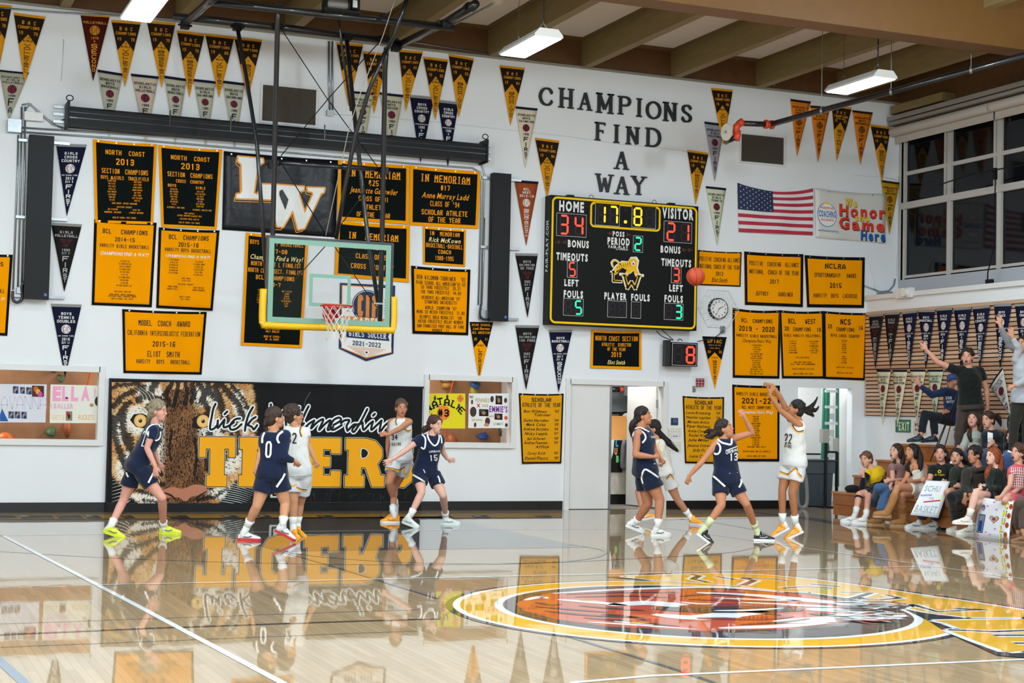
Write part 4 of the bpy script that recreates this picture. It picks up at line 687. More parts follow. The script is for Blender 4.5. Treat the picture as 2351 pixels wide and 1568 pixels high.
f=PF(YB); q=[at(*A7(1028,232),YB),at(*A7(1628,488),YB)]; zt=(at(*A7(1028,235),YB).z+at(*A7(1628,280),YB).z)/2; zb=(at(*A7(1028,458),YB).z+at(*A7(1628,490),YB).z)/2
rframe(mb,q[0].x,zb,q[1].x,zt,.08,.035,YB-.003,YEL); mb.build('yellow_outline',M_print,sb)
mb=MB()
for s,cx,cy,w,h in (('HOME',867,275,212,86),('VISITOR',1778,337,268,88),('BONUS',925,597,180,60),('BONUS',1715,645,170,58),('PERIOD',1270,575,190,60),('POSS',1270,512,100,42),('TIMEOUTS',871,708,270,62),('TIMEOUTS',1764,758,256,60),('LEFT',866,930,122,56),('LEFT',1762,976,116,56),('FOULS',882,1028,166,60),('FOULS',1742,1067,158,58),('PLAYER',1243,1045,190,58),('FOULS',1457,1056,160,56)):
    f.T(mb,s,*A7(cx,cy),w/3.734,h/3.734,WHT,'f3')
f.T(mb,'FAIR-PLAY',*A7(1267,625),168/3.734,24/3.734,WHT,'f2'); f.T(mb,'by TRANSLUX',*A7(1299,645),104/3.734,12/3.734,WHT,'f2')
for x in (745,800): f.P(mb,[A7(x-22,583),A7(x+24,565),A7(x+24,600)],hx('4a2a24'))
for x in (1838,1888): f.P(mb,[A7(x+22,650),A7(x-24,630),A7(x-24,668)],hx('4a2a24'))
f.P(mb,[A7(1168,505),A7(1212,488),A7(1212,528)],hx('5a2a20')); f.P(mb,[A7(1380,520),A7(1338,498),A7(1338,534)],hx('5a2a20'))
mb.build('lettering',M_print,sb)
SEG={'0':'abcdef','1':'bc','2':'abged','3':'abgcd','4':'fgbc','5':'afgcd','6':'afgedc','7':'abc','8':'abcdefg','9':'abcdfg',' ':''}
def digit(mb,mu,f,ch,cx,cy,w,h,col,off=.006,ow=hx('2a2526')):
    p=at(cx,cy,f.Y); W=at(cx+w/2,cy,f.Y).x-at(cx-w/2,cy,f.Y).x; H=at(cx,cy-h/2,f.Y).z-at(cx,cy+h/2,f.Y).z; t=W*.2
    pos={'a':(0,.5,1),'g':(0,0,1),'d':(0,-.5,1),'f':(-.5,.25,0),'b':(.5,.25,0),'e':(-.5,-.25,0),'c':(.5,-.25,0)}
    for k,(u,v,hz) in pos.items():
        cx_,cz_=p.x+u*(W-t),p.z+v*(H-t); L=(W-t) if hz else (H-t)/2; L-=t*.35; lit=k in SEG[ch]; pts=[(-L/2,0),(-L/2+t/2,t/2),(L/2-t/2,t/2),(L/2,0),(L/2-t/2,-t/2),(-L/2+t/2,-t/2)]
        P=[(cx_+(a if hz else b),f.Y-off-(0 if lit else -.001),cz_+(b if hz else a)) for a,b in pts]; (mb if lit else mu).poly(P,col if lit else ow)
RL=lin((1,.2,.12)); GL_=lin((.1,.85,.5)); AL=lin((1,.66,.05))
def display(parent,f,cx,cy,w,h,chars,col,cw,chh,conv=A7,sc=3.734):
    mb=MB(); f.R(mb,*conv(cx,cy),w/sc,h/sc,WHT,.003); f.R(mb,*conv(cx,cy),w/sc-1.2,h/sc-1.4,hx('19171b'),.004); d=mb.build('digit_display',M_print,parent)
    ml=MB();mu=MB(); n=len(chars)
    for i,ch in enumerate(chars):
        if ch in '.:': continue
        digit(ml,mu,f,ch,conv(cx+(i-(n-1)/2)*w/n,cy)[0],conv(0,cy+(i-(n-1)/2)*w/n*.07)[1],cw/sc,chh/sc,col)
    mu.build('unlit_segments',M_print,d)
    if ml.f: ml.build('lit_segments',M_seg,d)
for args in ((866,437,256,196,'34',RL,76,170),(1778,497,240,180,'21',RL,74,160),(1174,348,210,188,'17',AL,74,160),(1486,368,206,188,'8 ',AL,74,160),(1436,598,84,142,'2',GL_,60,120),(872,815,86,142,'5',RL,58,124),(1764,863,86,142,'3',RL,58,122),(882,1140,172,148,'05'.replace('0',' '),GL_,60,124),(1742,1178,164,142,' 3',GL_,60,120),(1257,1157,164,142,'  ',GL_,56,110),(1419,1164,84,142,' ',GL_,52,110)):
    display(sb,f,*args)
mb=MB(); f.ring(mb,*A7(1328,409),3.6,3.6,AL,.006); mb.build('decimal_point',M_seg,sb); mb=MB(); f.ring(mb,*A7(1328,310),2.6,2.6,hx('2a2a34'),.006); mb.build('unlit_point',M_print,sb)
mb=MB(); TG=hx('F0B81E')
f.B(mb,cr([A7(1290,775),A7(1240,735),A7(1210,760),A7(1225,800)],5),[5,4,5,3],WHT,.003); f.B(mb,cr([A7(1288,775),A7(1240,740),A7(1216,762),A7(1228,796)],5),[3,3,3,2],TG,.005)
for off,c,g in ((.003,WHT,1.),(.005,TG,.0)):
    P=[A7(*q) for q in ((1230,860),(1215,830),(1250,780),(1300,745),(1350,750),(1370,715),(1420,712),(1440,745),(1430,800),(1440,840),(1465,865),(1410,868),(1400,820),(1370,850),(1320,862),(1340,820),(1300,800),(1270,830),(1250,860),(1200,858))]
    cx=sum(p[0] for p in P)/len(P);cy=sum(p[1] for p in P)/len(P); k=1.06 if g else .93; f.P(mb,[(cx+(x-cx)*k,cy+(y-cy)*k) for x,y in P],c,off)
for i in range(7): f.B(mb,[A7(1255+18*i,790-6*i),A7(1262+18*i,815-4*i)],[1.4,.4],BLK,.007)
f.ring(mb,*A7(1395,762),4.5,6,WHT,.008); f.ring(mb,*A7(1395,768),2.,3,RED,.010); f.ring(mb,*A7(1385,745),1,1,BLK,.010); f.ring(mb,*A7(1408,747),1,1,BLK,.010)
for s,cx,cy,w,h in (('L',1255,882,80,90),('W',1378,925,150,130)):
    for c,o,k in ((WHT,.011,1.14),(TG,.013,1.0),(BLK,.015,.93)): f.T(mb,s,*A7(cx,cy),w*k/3.734,h*k/3.734,c,'s',o,th=.26 if c is WHT else .22 if c is TG else .12)
mb.build('tiger_emblem',M_print,sb)
mb=MB()
for x,y in ((868,183),(1735,245)): p=at(*A7(x,y),YB); mb.box((p.x-.06,YB+.02,SZ0),(p.x+.06,YB+.12,SZ0+.03))
for x,y in ((1047,190),(1588,230)): p=at(*A7(x,y),YB); mb.tube([(p.x+.04*math.cos(a),YB+.05,SZ0+.06*math.sin(a)) for a in [math.pi*i/8 for i in range(9)]],.005,5)
mb.build('hanging_eyes',M_dark,sb,kind='stuff')
mb=MB(); px=SX0-.004
put(mb,'FAIR-PLAY.COM',lambda u,v,off=0.:V((SX0-.001-off,YW-.02-.2*v,SZ0-.35-1.0*(1-u)) ),.5,.5,.5,.85,WHT,'f2',1.0,.2,.002); mb.build('side_lettering',M_print,sb)
# ---- shot clock
YC=YW-.22; p0=at(1542,785,YC);p1=at(1601,842,YC); sc=thing('shot_clock',((p0.x+p1.x)/2,YC+.1,p1.z),'black shot clock with red digit 8 below the scoreboard','shot clock')
mb=MB(); mb.box((p0.x,YC,p1.z),(p1.x,YC+.12,p0.z)); mb.build('cabinet',M_board,sc); mb=MB(); mb.box((p0.x-.1,YC+.02,p1.z-.01),(p0.x-.005,YC+.13,p0.z+.03)); mb.build('power_box',mat('box_black','141617',.5),sc)
mb=MB(); mb.box((p0.x+.05,YC+.12,p1.z+.05),(p0.x+.09,YW,p0.z-.02)); mb.box((p1.x-.09,YC+.12,p1.z+.05),(p1.x-.05,YW,p0.z-.02)); mb.build('bracket',M_dark,sc)
f2=PF(YC); cc=lambda x,y:(x/3.016+1540,y/3.016+740); display(sc,f2,93,223,168,152,' 8',RL,62,122,conv=cc,sc=3.016)
mb=MB(); mb.tube(cr([at(1507,760,YC),at(1520,772,YC),at(1545,781,YC),at(1534,770,YC),at(1520,758,YC+.1)],6),.008,6); mb.tube(cr([at(1556,783,YC),at(1561,778,YC),at(1567,783,YC)],5),.008,6); mb.build('cable',M_pipe,sc,smooth=True)
# ---- caged clock
p=wp(1647,709); R0=wp(1669,709).x-p.x; ck=thing('wall_clock',(p.x,YW-.05,p.z-R0),'round white clock with black rim inside a hexagonal wire cage','clock')
def cyl(mb,c,r0,r1,y0,y1,n=32,col=None): mb.loft([[(c.x+r*math.cos(2*math.pi*i/n),y,c.z+r*math.sin(2*math.pi*i/n)) for i in range(n)] for r,y in ((r0,y0),(r1,y1))],True,c=col)
mb=MB(); cyl(mb,p,R0,R0*.95,YW-.002,YW-.06); mb.build('rim',M_dark,ck,auto=40); mb=MB(); cyl(mb,p,R0*.86,R0*.86,YW-.06,YW-.063); mb.build('dial',mat('dial_white','E6E6E2',.5),ck)
mb=MB(); mfc=lambda u,v,off=0.:V((p.x+u,YW-.064-off,p.z-v))
for i in range(1,13): a=math.radians(90-30*i); put(mb,str(i),mfc,R0*.66*math.cos(a),-R0*.66*math.sin(a),R0*.22,None,BLK,'f1',1,1,.001)
mb.build('numerals',M_print,ck)
for nm,ang,L,wd in (('hour_hand',60,.5,.05),('minute_hand',-118,.72,.035)):
    mb=MB(); a=math.radians(ang if nm=='hour_hand' else 90-12*6-0); a=math.radians(28) if nm=='hour_hand' else math.radians(242); brush(mb,[(-.1*R0*math.cos(a),.1*R0*math.sin(a)),(R0*L*math.cos(a),-R0*L*math.sin(a))],R0*wd,BLK,lambda u,v:mfc(u,v,.004)); mb.build(nm,M_print,ck)
pc=p; mb=MB(); hexo=[(R0*1.85*math.cos(math.radians(60*i)),R0*1.75*math.sin(math.radians(60*i))) for i in range(6)]
for yy,k in ((YW-.14,1.),(YW-.14,.62),(YW-.01,1.12)):
    for i in range(6): a,b=hexo[i],hexo[(i+1)%6]; mb.tube([(p.x+a[0]*k,yy,p.z+a[1]*k),(p.x+b[0]*k,yy,p.z+b[1]*k)],.0035,5)
for i in range(6):
    for j in range(3):
        a,b=hexo[i],hexo[(i+1)%6]; t=j/3; x,z=a[0]*(1-t)+b[0]*t,a[1]*(1-t)+b[1]*t; mb.tube([(p.x+x*.62,YW-.14,p.z+z*.62),(p.x+x,YW-.14,p.z+z),(p.x+x*1.12,YW-.01,p.z+z*1.12)],.0028,5)
for t in (-.6,-.2,.2,.6): mb.tube([(p.x-R0*1.2,YW-.145,p.z+R0*t),(p.x+R0*1.2,YW-.145,p.z+R0*t)],.0025,4)
mb.build('wire_cage',M_white,ck,kind='stuff')
q=wp(1657,757); bx=bxo('outlet_box',(q.x-.04,YW-.05,q.z-.06),(q.x+.04,YW-.001,q.z+.06),M_steel,label='small grey outlet box under the caged clock',cat='outlet')
mb=MB(); mb.tube(cr([(q.x,YW-.05,q.z-.02),at(1640,775,YW-.05),at(1615,781,YW-.06),at(1601,784,YW-.1)],6),.008,6); mb.build('cable',M_pipe,smooth=True,label='black cable sagging from the outlet box to the shot clock',cat='cable')
# ---- fire alarm in cage
p=wp(1605,878); al=thing('fire_alarm',(p.x,YW,p.z-.1),'red fire alarm behind a small wire cage above a scholar banner','fire alarm')
mb=MB(); mb.box((p.x-.07,YW-.06,p.z-.07),(p.x+.07,YW-.001,p.z+.07)); mb.build('alarm_body',mat('alarm_red','8a1a1c',.4),al)
mb=MB()
for k in range(5): mb.tube([(p.x-.13,YW-.09,p.z-.1+.05*k),(p.x+.12,YW-.09,p.z-.1+.05*k)],.003,4); mb.tube([(p.x-.12+.06*k,YW-.09,p.z-.11),(p.x-.12+.06*k,YW-.09,p.z+.11)],.003,4)
for sx in (-.13,.12):
    for sz in (-.1,.1): mb.tube([(p.x+sx,YW-.09,p.z+sz),(p.x+sx,YW-.001,p.z+sz)],.003,4)
mb.build('wire_cage',M_white,al,kind='stuff'); q=wp(1592,893); mb=MB(); mb.box((q.x-.025,YW-.03,q.z-.05),(q.x+.025,YW-.001,q.z+.05)); mb.build('switch_box',M_steel,al)
# ---- vents
M_vent=mat('vent_mesh','4A4238',.8,bump=.5,scale=90)
for (x0,y0,x1,y1),lb in (((598,190,728,292),'brown vent grille with white frame behind the left backboard mast'),((1697,302,1801,383),'brown vent grille with white frame beside the orange pipe elbow')):
    a=wp(x0,y0);b=wp(x1,y1); z1_=(wp(x0,y0).z+wp(x1,y0+12).z)/2; z0_=(wp(x0,y1-8).z+wp(x1,y1).z)/2; t=thing('vent',(a.x/2+b.x/2,YW,z0_),lb,'vent')
    mb=MB(); w_=.035; mb.box((a.x,YW-.03,z0_),(a.x+w_,YW-.001,z1_)); mb.box((b.x-w_,YW-.03,z0_),(b.x,YW-.001,z1_)); mb.box((a.x+w_,YW-.03,z0_),(b.x-w_,YW-.001,z0_+w_)); mb.box((a.x+w_,YW-.03,z1_-w_),(b.x-w_,YW-.001,z1_)); mb.build('frame',M_white,t)
    mb=MB(); mb.box((a.x+w_,YW-.012,z0_+w_),(b.x-w_,YW-.002,z1_-w_)); mb.build('mesh_screen',M_vent,t)
    mb=MB(); n=26
    for i in range(n): z=z0_+w_+(z1_-z0_-2*w_)*(i+.5)/n; mb.box((a.x+w_,YW-.02,z-.004),(b.x-w_,YW-.012,z+.004))
    mb.build('louvre_lines',M_vent,t,kind='stuff')
# ---- long black housing (roll-up curtain) and two black columns
YH=YW-.34; a=at(150,240,YH);b=at(1128,337,YH); zt=6.05
zt=(at(165,240,YH).z+at(1120,332,YH).z)/2; zb=(at(152,283,YH).z+at(1115,371,YH).z)/2; hs=thing('curtain_housing',((a.x+b.x)/2,YH+.1,zb),'long black steel curtain housing fixed high across the wall','housing')
x0,x1=at(160,260,YH).x,at(1116,350,YH).x; mb=MB(); mb.prism([(x0,YH,zb),(x0,YH,zt-.04),(x0,YH+.06,zt),(x0,YH+.3,zt),(x0,YH+.3,zb)],(x1-x0,0,0)); mb.build('casing',M_dark,hs,auto=30)
mb=MB(); mb.box((x0,YH-.012,zb+.1),(x1,YH-.002,zb+.115)); mb.box((x0,YH-.012,zt-.1),(x1,YH-.002,zt-.09)); mb.build('edge_rib',M_pipe,hs)
for x,s in ((x0,-1),(x1,1)):
    mb=MB(); mb.box((x,YH-.02,zb-.03),(x+s*.035,YW-.02,zt+.07)); mb.build('end_plate',M_dark,hs)
    for k in range(3): mb=MB(); z=zb+.06+k*.11; mb.box((x+s*.035,YW-.05,z),(x+s*.2,YW-.001,z+.04)); mb.build('mounting_rail',M_steel,hs)
    mb=MB(); mb.tube([(x+s*.0+.05*math.cos(t),YH+.05,zt+.12+.04*math.sin(t)) for t in [2*math.pi*i/12 for i in range(13)]],.008,5); mb.build('lifting_eye',M_dark,hs)
for fx in (.22,.36,.585,.66): mb=MB(); x=x0+(x1-x0)*fx; mb.box((x,YH-.018,zb+.1),(x+.02,YH-.002,zt+.06)); mb.build('strap',M_pipe,hs)
for (xl,yt,xr,yb),lb in (((68,308,112,688),'tall black steel column box at the left, beside the conduits'),((1133,396,1167,738),'tall black steel column box left of the scoreboard')):
    YD=YW-.2; a=at(xl,yt,YD);b=at(xr,yb,YD); t=thing('column_box',((a.x+b.x)/2,YD+.1,b.z),lb,'housing','black column boxes on the wall')
    mb=MB(); mb.box((a.x,YD,b.z),(b.x,YW-.06,a.z)); mb.build('casing',M_dark,t); mb=MB(); mb.box((b.x-.07,YD-.004,b.z+.05),(b.x-.03,YD-.001,b.z+.09)); mb.build('badge',mat('blue_badge','3a63b8',.4),t)
    for k in (.02,.5,.97): mb=MB(); z=b.z+(a.z-b.z)*k; mb.box((a.x-.14,YW-.06,z-.02),(b.x+.24,YW-.001,z+.02)); mb.build('mounting_rail',M_steel,t)
# ---- conduits
def conduit(pts,r,label,m=None,Y=None):
    Y=Y or (YW-.007 if m is M_white else YW-.02); r=.006 if m is M_white else r
    mb=MB(); mb.tube([at(x,y,Y) for x,y in pts],r,7); mb.build('conduit',m or M_steel,smooth=True,label=label,cat='pipe',group='conduits on the back wall')
conduit([(50,245),(48,400),(41,659)],.014,'grey conduit left of the left black column, middle of three'); conduit([(58,245),(56,400),(50,650)],.014,'grey conduit left of the left black column, nearest to it'); conduit([(42,310),(40,400),(30,665)],.014,'grey conduit left of the left black column, farthest from it')
conduit([(50,293),(300,309),(520,322),(900,353),(1090,372),(1106,378),(1112,400),(1104,718)],.014,'long grey conduit under the black housing turning down beside it'); conduit([(50,303),(300,320),(600,345),(950,376),(1085,386),(1102,395),(1106,420),(1098,700)],.014,'lower long grey conduit under the black housing')
conduit([(50,241),(66,238),(78,247),(120,285),(145,294)],.014,'grey conduit bending to the left end of the black housing'); conduit([(60,250),(70,238),(90,262),(125,283),(150,273)],.01,'thin grey conduit looping near the small ballast box')
conduit([(0,18),(120,28),(330,40),(560,56),(745,70),(900,90),(1160,130)],.014,'grey conduit along the top of the wall at the left'); conduit([(755,95),(755,180),(757,252)],.016,'vertical grey conduit above the junction box, left one'); conduit([(763,95),(763,180),(764,252)],.016,'vertical grey conduit above the junction box, right one')
conduit([(765,262),(850,268),(1000,280),(1180,300),(1300,313),(1420,331),(1560,345),(1590,352)],.011,'thin white conduit crossing the wall behind the pennants and FIND',M_white); conduit([(1956,402),(1980,404),(2030,407),(2060,413)],.014,'short white conduit above the bubble word banner',M_white)
conduit([(2062,405),(2060,520),(2058,634)],.014,'white vertical conduit beside the window corner',M_white); conduit([(1985,656),(2020,670),(2040,668),(2052,655),(2055,640)],.014,'grey conduit curving down by the window sill corner'); conduit([(1984,585),(1992,590),(2004,640),(2010,668)],.008,'thin white cable right of the lacrosse banner',M_white)
conduit([(146,90),(144,140),(140,186)],.006,'thin hanging cable left of the maroon pennant',M_white); conduit([(1112,500),(1110,600),(1106,700)],.012,'grey conduit beside the right black column')
for (x0,y0,x1,y1),m,lb,d in (((17,275,47,307),M_steel,'square galvanised junction box at the left picture edge',.12),((55,258,97,281),M_white,'white ballast box with yellow label beside the junction box',.1),((749,253,763,268),M_steel,'small grey junction box below the two vertical conduits',.06),((1100,712,1118,734),M_steel,'small outlet box at the foot of the right conduit',.08),((38,660,51,675),M_steel,'small outlet box at the foot of the left conduits',.08),((2012,668,2045,677),M_steel,'grey conduit box in the right wall corner',.06)):
    a=wp(x0,y0);b=wp(x1,y1); bxo('junction_box',(a.x,YW-d,b.z),(b.x,YW-.001,a.z),m,label=lb,cat='box')
mb=MB(); mb.tube(cr([at(*q,YW-.08) for q in ((68,646),(56,648),(50,660),(51,685),(40,694),(30,688),(29,668))],6),.022,8); mb.build('flexible_conduit',M_pipe,smooth=True,label='thick black loop of flexible conduit below the left grey conduits',cat='pipe')
mb=MB(); mb.tube(cr([at(*q,YW-.1) for q in ((1104,700),(1102,722),(1108,732),(1120,733),(1134,728))],6),.02,8); mb.build('flexible_conduit',M_pipe,smooth=True,label='short black flexible conduit at the foot of the right black column',cat='pipe')
# ---- horn loudspeaker and fire pipe with orange couplings
Yp=21.6; M_or=mat('orange_coupling','C8401E',.45,bump=.2); M_horn=mat('horn_cream','C8C2B2',.5)
p=at(1674,300,Yp); hn=thing('horn_loudspeaker',p,'cream horn loudspeaker on the wall pipe left of the vent grille','loudspeaker'); ax_=V((-1,-.55,0)).normalized(); sx=ax_.cross(V((0,0,1))).normalized(); sz=V((0,0,1))
def hornring(c,r,n=24): return [c+sx*(r*.72*math.cos(2*math.pi*i/n))+sz*(r*math.sin(2*math.pi*i/n)) for i in range(n)]
p=at(1667,303,Yp); mb=MB(); mb.loft([hornring(p+ax_*x,r) for x,r in ((.0,.135),(-.02,.14),(-.03,.13),(-.1,.08),(-.17,.055),(-.26,.05))],True); mb.build('horn',M_horn,hn,auto=40); mb=MB(); mb.ell(p+ax_*.01,sx*.02,ax_*.02,sz*.02); mb.build('driver_cap',mat('grey_metal','777'+'777',.5),hn,smooth=True)
mb=MB(); mb.tube([p-ax_*.22,at(1700,302,Yp)],.02,8); mb.build('bracket',M_or,hn)
pp=thing('sprinkler_pipe',at(1770,285,Yp),'long black ceiling pipe with orange couplings running to the right wall','pipe'); far=[at(1704,283,Yp),at(1768,286,Yp)]
P1=at(1768,286,Yp); d3=ax(2351,128,14.6); mb=MB(); mb.tube([far[0],P1],.045,12); mb.build('pipe_run',M_pipe,pp,smooth=True); 
def on(px,py,z): 
    return fl(px,py,z)
Pz=P1.z; e2=fl(2351,128,Pz+.0) if False else ax(2360,125,15.2); mb=MB(); mb.tube([P1,e2],.047,12); mb.build('long_pipe',M_pipe,pp,smooth=True)
mb=MB(); mb.tube([at(1700,283,Yp),at(1691,290,Yp),at(1690,305,Yp)],[.055,.06,.055],10); mb.tube([at(1696,277,Yp),at(1704,288,Yp)],.065,10); mb.build('elbow_coupling',M_or,pp,smooth=True); mb=MB(); mb.tube([at(1692,300,Yp),at(1693,312,Yp),at(1690,321,Yp)],.058,10); mb.build('elbow_coupling',M_or,pp,smooth=True); mb=MB(); mb.tube([at(1688,316,Yp),at(1666,327,Yp+.3)],.04,10); mb.build('pipe_stub',M_pipe,pp,smooth=True)
mb=MB(); mb.tube([at(1756,285,Yp),at(1761,285.5,Yp)],.075,10); mb.tube([at(1761,285.5,Yp),at(1769,286.5,Yp)],.055,10); mb.tube([at(1769,286.5,Yp),at(1774,286,Yp)],.075,10); mb.build('coupling',M_or,pp,smooth=True)
for t in (.22,.5,.8):
    q=P1.lerp(e2,t); mb=MB(); mb.tube([q,(q.x,q.y,ZR if t<.9 else 7.4)],.006,5); mb.build('hanger_rod',M_steel,pp); mb=MB(); mb.tube([q-V((.012,-.012,0)),q+V((.012,-.012,0))],.056,12); mb.build('hanger_ring',M_steel,pp)
# ---- sprinklers + smoke detector
mb=MB(); q=V((15.0,21.0,ZR-.12)); mb.tube([(15.0,18.3,ZR-.1),(15.,20.9,ZR-.1),(14.9,23.8,ZR-.1),(14.85,23.85,7.55)],.022,7); mb.build('sprinkler_line',mat('grey_pipe','6b6b68',.5),smooth=True,label='thin grey pipe running along the ceiling panel above the right lamp',cat='pipe')
mb=MB(); q=ax(1817,107,15.); q.z=ZR-.1; mb.tube([q+V((0,0,.09)),q+V((0,0,.04))],[.1,.1],14); mb.tube([q+V((0,0,.04)),q-V((0,0,.03))],[.1,.06],14); mb.build('smoke_detector',M_horn,auto=40,label='round white ceiling detector on the grey pipe above the right lamp',cat='detector')
q=at(1143,3,20.2); mb=MB(); mb.tube([q+V((0,0,.06)),q],[.1,.1],14); mb.tube([q,q-V((0,0,.05))],[.09,.05],14); mb.build('smoke_detector',M_horn,auto=40,label='round white ceiling detector at the top edge left of the middle lamp',cat='detector')
mb=MB(); mb.tube([q,at(1040,57,21.5)],.018,6); mb.build('conduit',M_steel,smooth=True,label='grey conduit running from the ceiling detector to the backboard frame',cat='pipe',group='ceiling conduits')
# ---- right wall things
p=ax(2070,672,XL-.1); em=thing('emergency_light',(XL,p.y,p.z-.1),'white twin emergency lamp under the ledge on the right wall','lamp'); mb=MB(); mb.box((XL-.09,p.y-.24,p.z-.09),(XL-.001,p.y+.2,p.z+.08)); mb.build('lens_box',M_white,em); mb=MB(); mb.tube([(XL-.09,p.y-.12,p.z),(XL-.16,p.y-.12,p.z)],[.07,.075],16); mb.build('lamp_head',mat('lens','E4E4E0',.2),em,auto=40)
def sign(x0,y0,x1,y1,col,label,fn):
    a=ax(x0,y0,XL-.012);b=ax(x1,y1,XL-.012); H=a.z-b.z; W=a.y-b.y; mb=MB(); mb.box((XL-.012,b.y,b.z),(XL-.001,a.y,a.z)); r=mb.build('wall_sign',mat('sign_'+col,col,.5),label=label,cat='sign',group='signs on the right wall')
    mb=MB(); fn(mb,lambda u,v,off=0.:V((XL-.012-off,a.y-W*u,a.z-H*v)),W,H); mb.build('lettering',M_print,r)
sign(2056,963,2090,993,'0F6B4F','green EXIT sign with left arrow below the slat wall',lambda mb,mf,W,H:(put(mb,'EXIT',mf,.58,.5,.66,.7,hx('D8E0B8'),'f3',W,H,.003),put(mb,'<',mf,.1,.5,.25,.12,hx('D8E0B8'),'b',W,H,.003)))
sign(2097,966,2126,998,'CFC8B8','white sign with red letters partly behind the seated man in the cap',lambda mb,mf,W,H:(put(mb,'PUSH',mf,.5,.3,.25,.7,hx('8a1a1a'),'f3',W,H,.003),put(mb,'NO',mf,.3,.65,.16,.3,hx('8a1a1a'),'f3',W,H,.003)))
# slat wall
SY0=ax(1990,800,XL).y; M_slat=[mat('slat_a','C7A080',.45,var=.08,scale=4,stretch=(1,.5,8)),mat('slat_b','BC9274',.45,var=.08,scale=4,stretch=(1,.5,8)),mat('slat_c','D2AE90',.45,var=.08,scale=4,stretch=(1,.5,8))]
sw=thing('slat_wall',(XL,SY0-4,1.68),'wall covering of horizontal light wood slats behind the pennants','wall panelling'); z0s,z1s=1.68,ax(2000,716,XL-.03).z; n=27; dz=(z1s-z0s)/n
mb=MB(); mb.box((XL-.012,8,z0s),(XL-.001,SY0,z1s)); mb.build('backing',mat('slat_gap','1a120e',.8),sw)
for i in range(n):
    y=SY0
    for j,L in enumerate((5.2,4.9,5.5)):
        y2=max(8,y-L); mb=MB(); mb.box((XL-.035,y2+.004,z0s+dz*i+.012),(XL-.012,y,z0s+dz*(i+1)-.006)); mb.build('slat',M_slat[(i*2+j+i//3)%3],sw); y=y2
# roller shade over the windows
sh=thing('roller_shade',(XU-.1,YW-1,6.75),'rolled white fabric shade along the top of the right windows','window shade'); M_sh=mat('shade_cloth','BDB3A8',.7)
ys0=ax(2037,300,XU-.2).y; 
for i,(ya,yb) in enumerate(((YW-.05,YS[2]+.03),(YS[2]-.02,8))): 
    mb=MB(); mb.tube([(XU-.2,ya,6.93),(XU-.2,yb,6.93)],.085,14); mb.build('shade_roll',M_sh,sh,auto=50)
    mb=MB(); mb.box((XU-.13,yb,6.72),(XU-.12,ya,6.93)); mb.build('shade_cloth',M_sh,sh)
mb=MB(); mb.box((XU-.3,8,7.04),(XU-.001,YW-.05,7.1)); mb.box((XU-.32,8,7.12),(XU-.28,YW-.05,7.2)); mb.build('top_rail',mat('rail_grey','8d877c',.5),sh)
mb=MB(); mb.box((XU-.28,YW-1.6,7.25),(XU-.001,YW-.1,7.4)); mb.build('ceiling_ledge',M_tan,label='short tan wooden ledge above the roller shade',cat='ledge')
# thin cable and clamp in front of the windows
mb=MB(); q=[ax(2155,425,XU-.4),ax(2230,400,XU-.4),ax(2351,378,XU-.4)]; mb.tube(q,.012,6); mb.build('cable_bar',M_dark,label='black sash operating bar across the windows',cat='bar'); mb=MB(); mb.tube([ax(2285,385,XU-.35),ax(2284,560,XU-.35),ax(2268,625,XU-.3),ax(2267,650,XU-.25)],.012,6); mb.box(ax(2279,386,XU-.36),ax(2290,412,XU-.3)); mb.box(ax(2262,642,XU-.3),ax(2282,650,XU-.24)); mb.build('cable_rod',M_dark,label='black vertical operating rod in front of the window mullion',cat='rod')
# ================================================================ BACKBOARD
YG=21.5; bk=thing('basketball_backboard',(6.08,YG,2.78),'hanging glass backboard with yellow edge pad and sage green border, rim and net below','backboard'); gx0,gx1,gz0,gz1=5.165,6.995,2.80,4.01
M_sage=mat('sage_glass_paint','6F9C88',.35,spec=.6); M_pad=mat('yellow_pad','E8B400',.45); M_gb=mat('backboard_glass','3a4a44',.03,alpha=.05,spec=.7); M_frm=mat('backboard_frame','3a3a3c',.35,metal=.5); M_rim=mat('rim_red','C21A14',.35); M_net=mat('net_cord','DAD6CC',.8)
mb=MB(); mb.box((gx0,YG,gz0),(gx1,YG+.012,gz1)); mb.build('glass',M_gb,bk)
def fr(x0,z0,x1,z1,w,y0,y1,mb):
    mb.box((x0,y0,z0),(x0+w,y1,z1)); mb.box((x1-w,y0,z0),(x1,y1,z1)); mb.box((x0+w,y0,z0),(x1-w,y1,z0+w)); mb.box((x0+w,y0,z1-w),(x1-w,y1,z1))
mb=MB(); fr(gx0+.015,gz0+.01,gx1-.015,gz1-.015,.075,YG-.003,YG-.001,mb); mb.build('painted_border',M_sage,bk)
a=at(711,632,YG); b=at(806,711,YG); mb=MB(); fr(6.08-.305,3.06,6.08+.305,3.06+.46,.05,YG-.003,YG-.001,mb); mb.build('target_square',M_sage,bk)
mb=MB(); fr(gx0-.02,gz0-.02,gx1+.02,gz1+.02,.03,YG-.015,YG+.04,mb); mb.build('metal_frame',M_frm,bk)
mb=MB(); prof=[(gx0-.045,3.27),(gx0-.045,2.81),(gx0+.03,2.765),(6.08,2.765),(gx1-.03,2.765),(gx1+.045,2.81),(gx1+.045,3.25)]
mb.tube(cr([(x,YG+.01,z) for x,z in prof],5),.052,10); mb.build('edge_pad',M_pad,bk,smooth=True)
mb=MB(); RC=(6.08,21.11,3.05); mb.tube([(RC[0]+.23*math.cos(2*math.pi*i/36),RC[1]+.23*math.sin(2*math.pi*i/36),3.05) for i in range(37)],.011,8,cap=False); mb.build('rim',M_rim,bk,smooth=True)
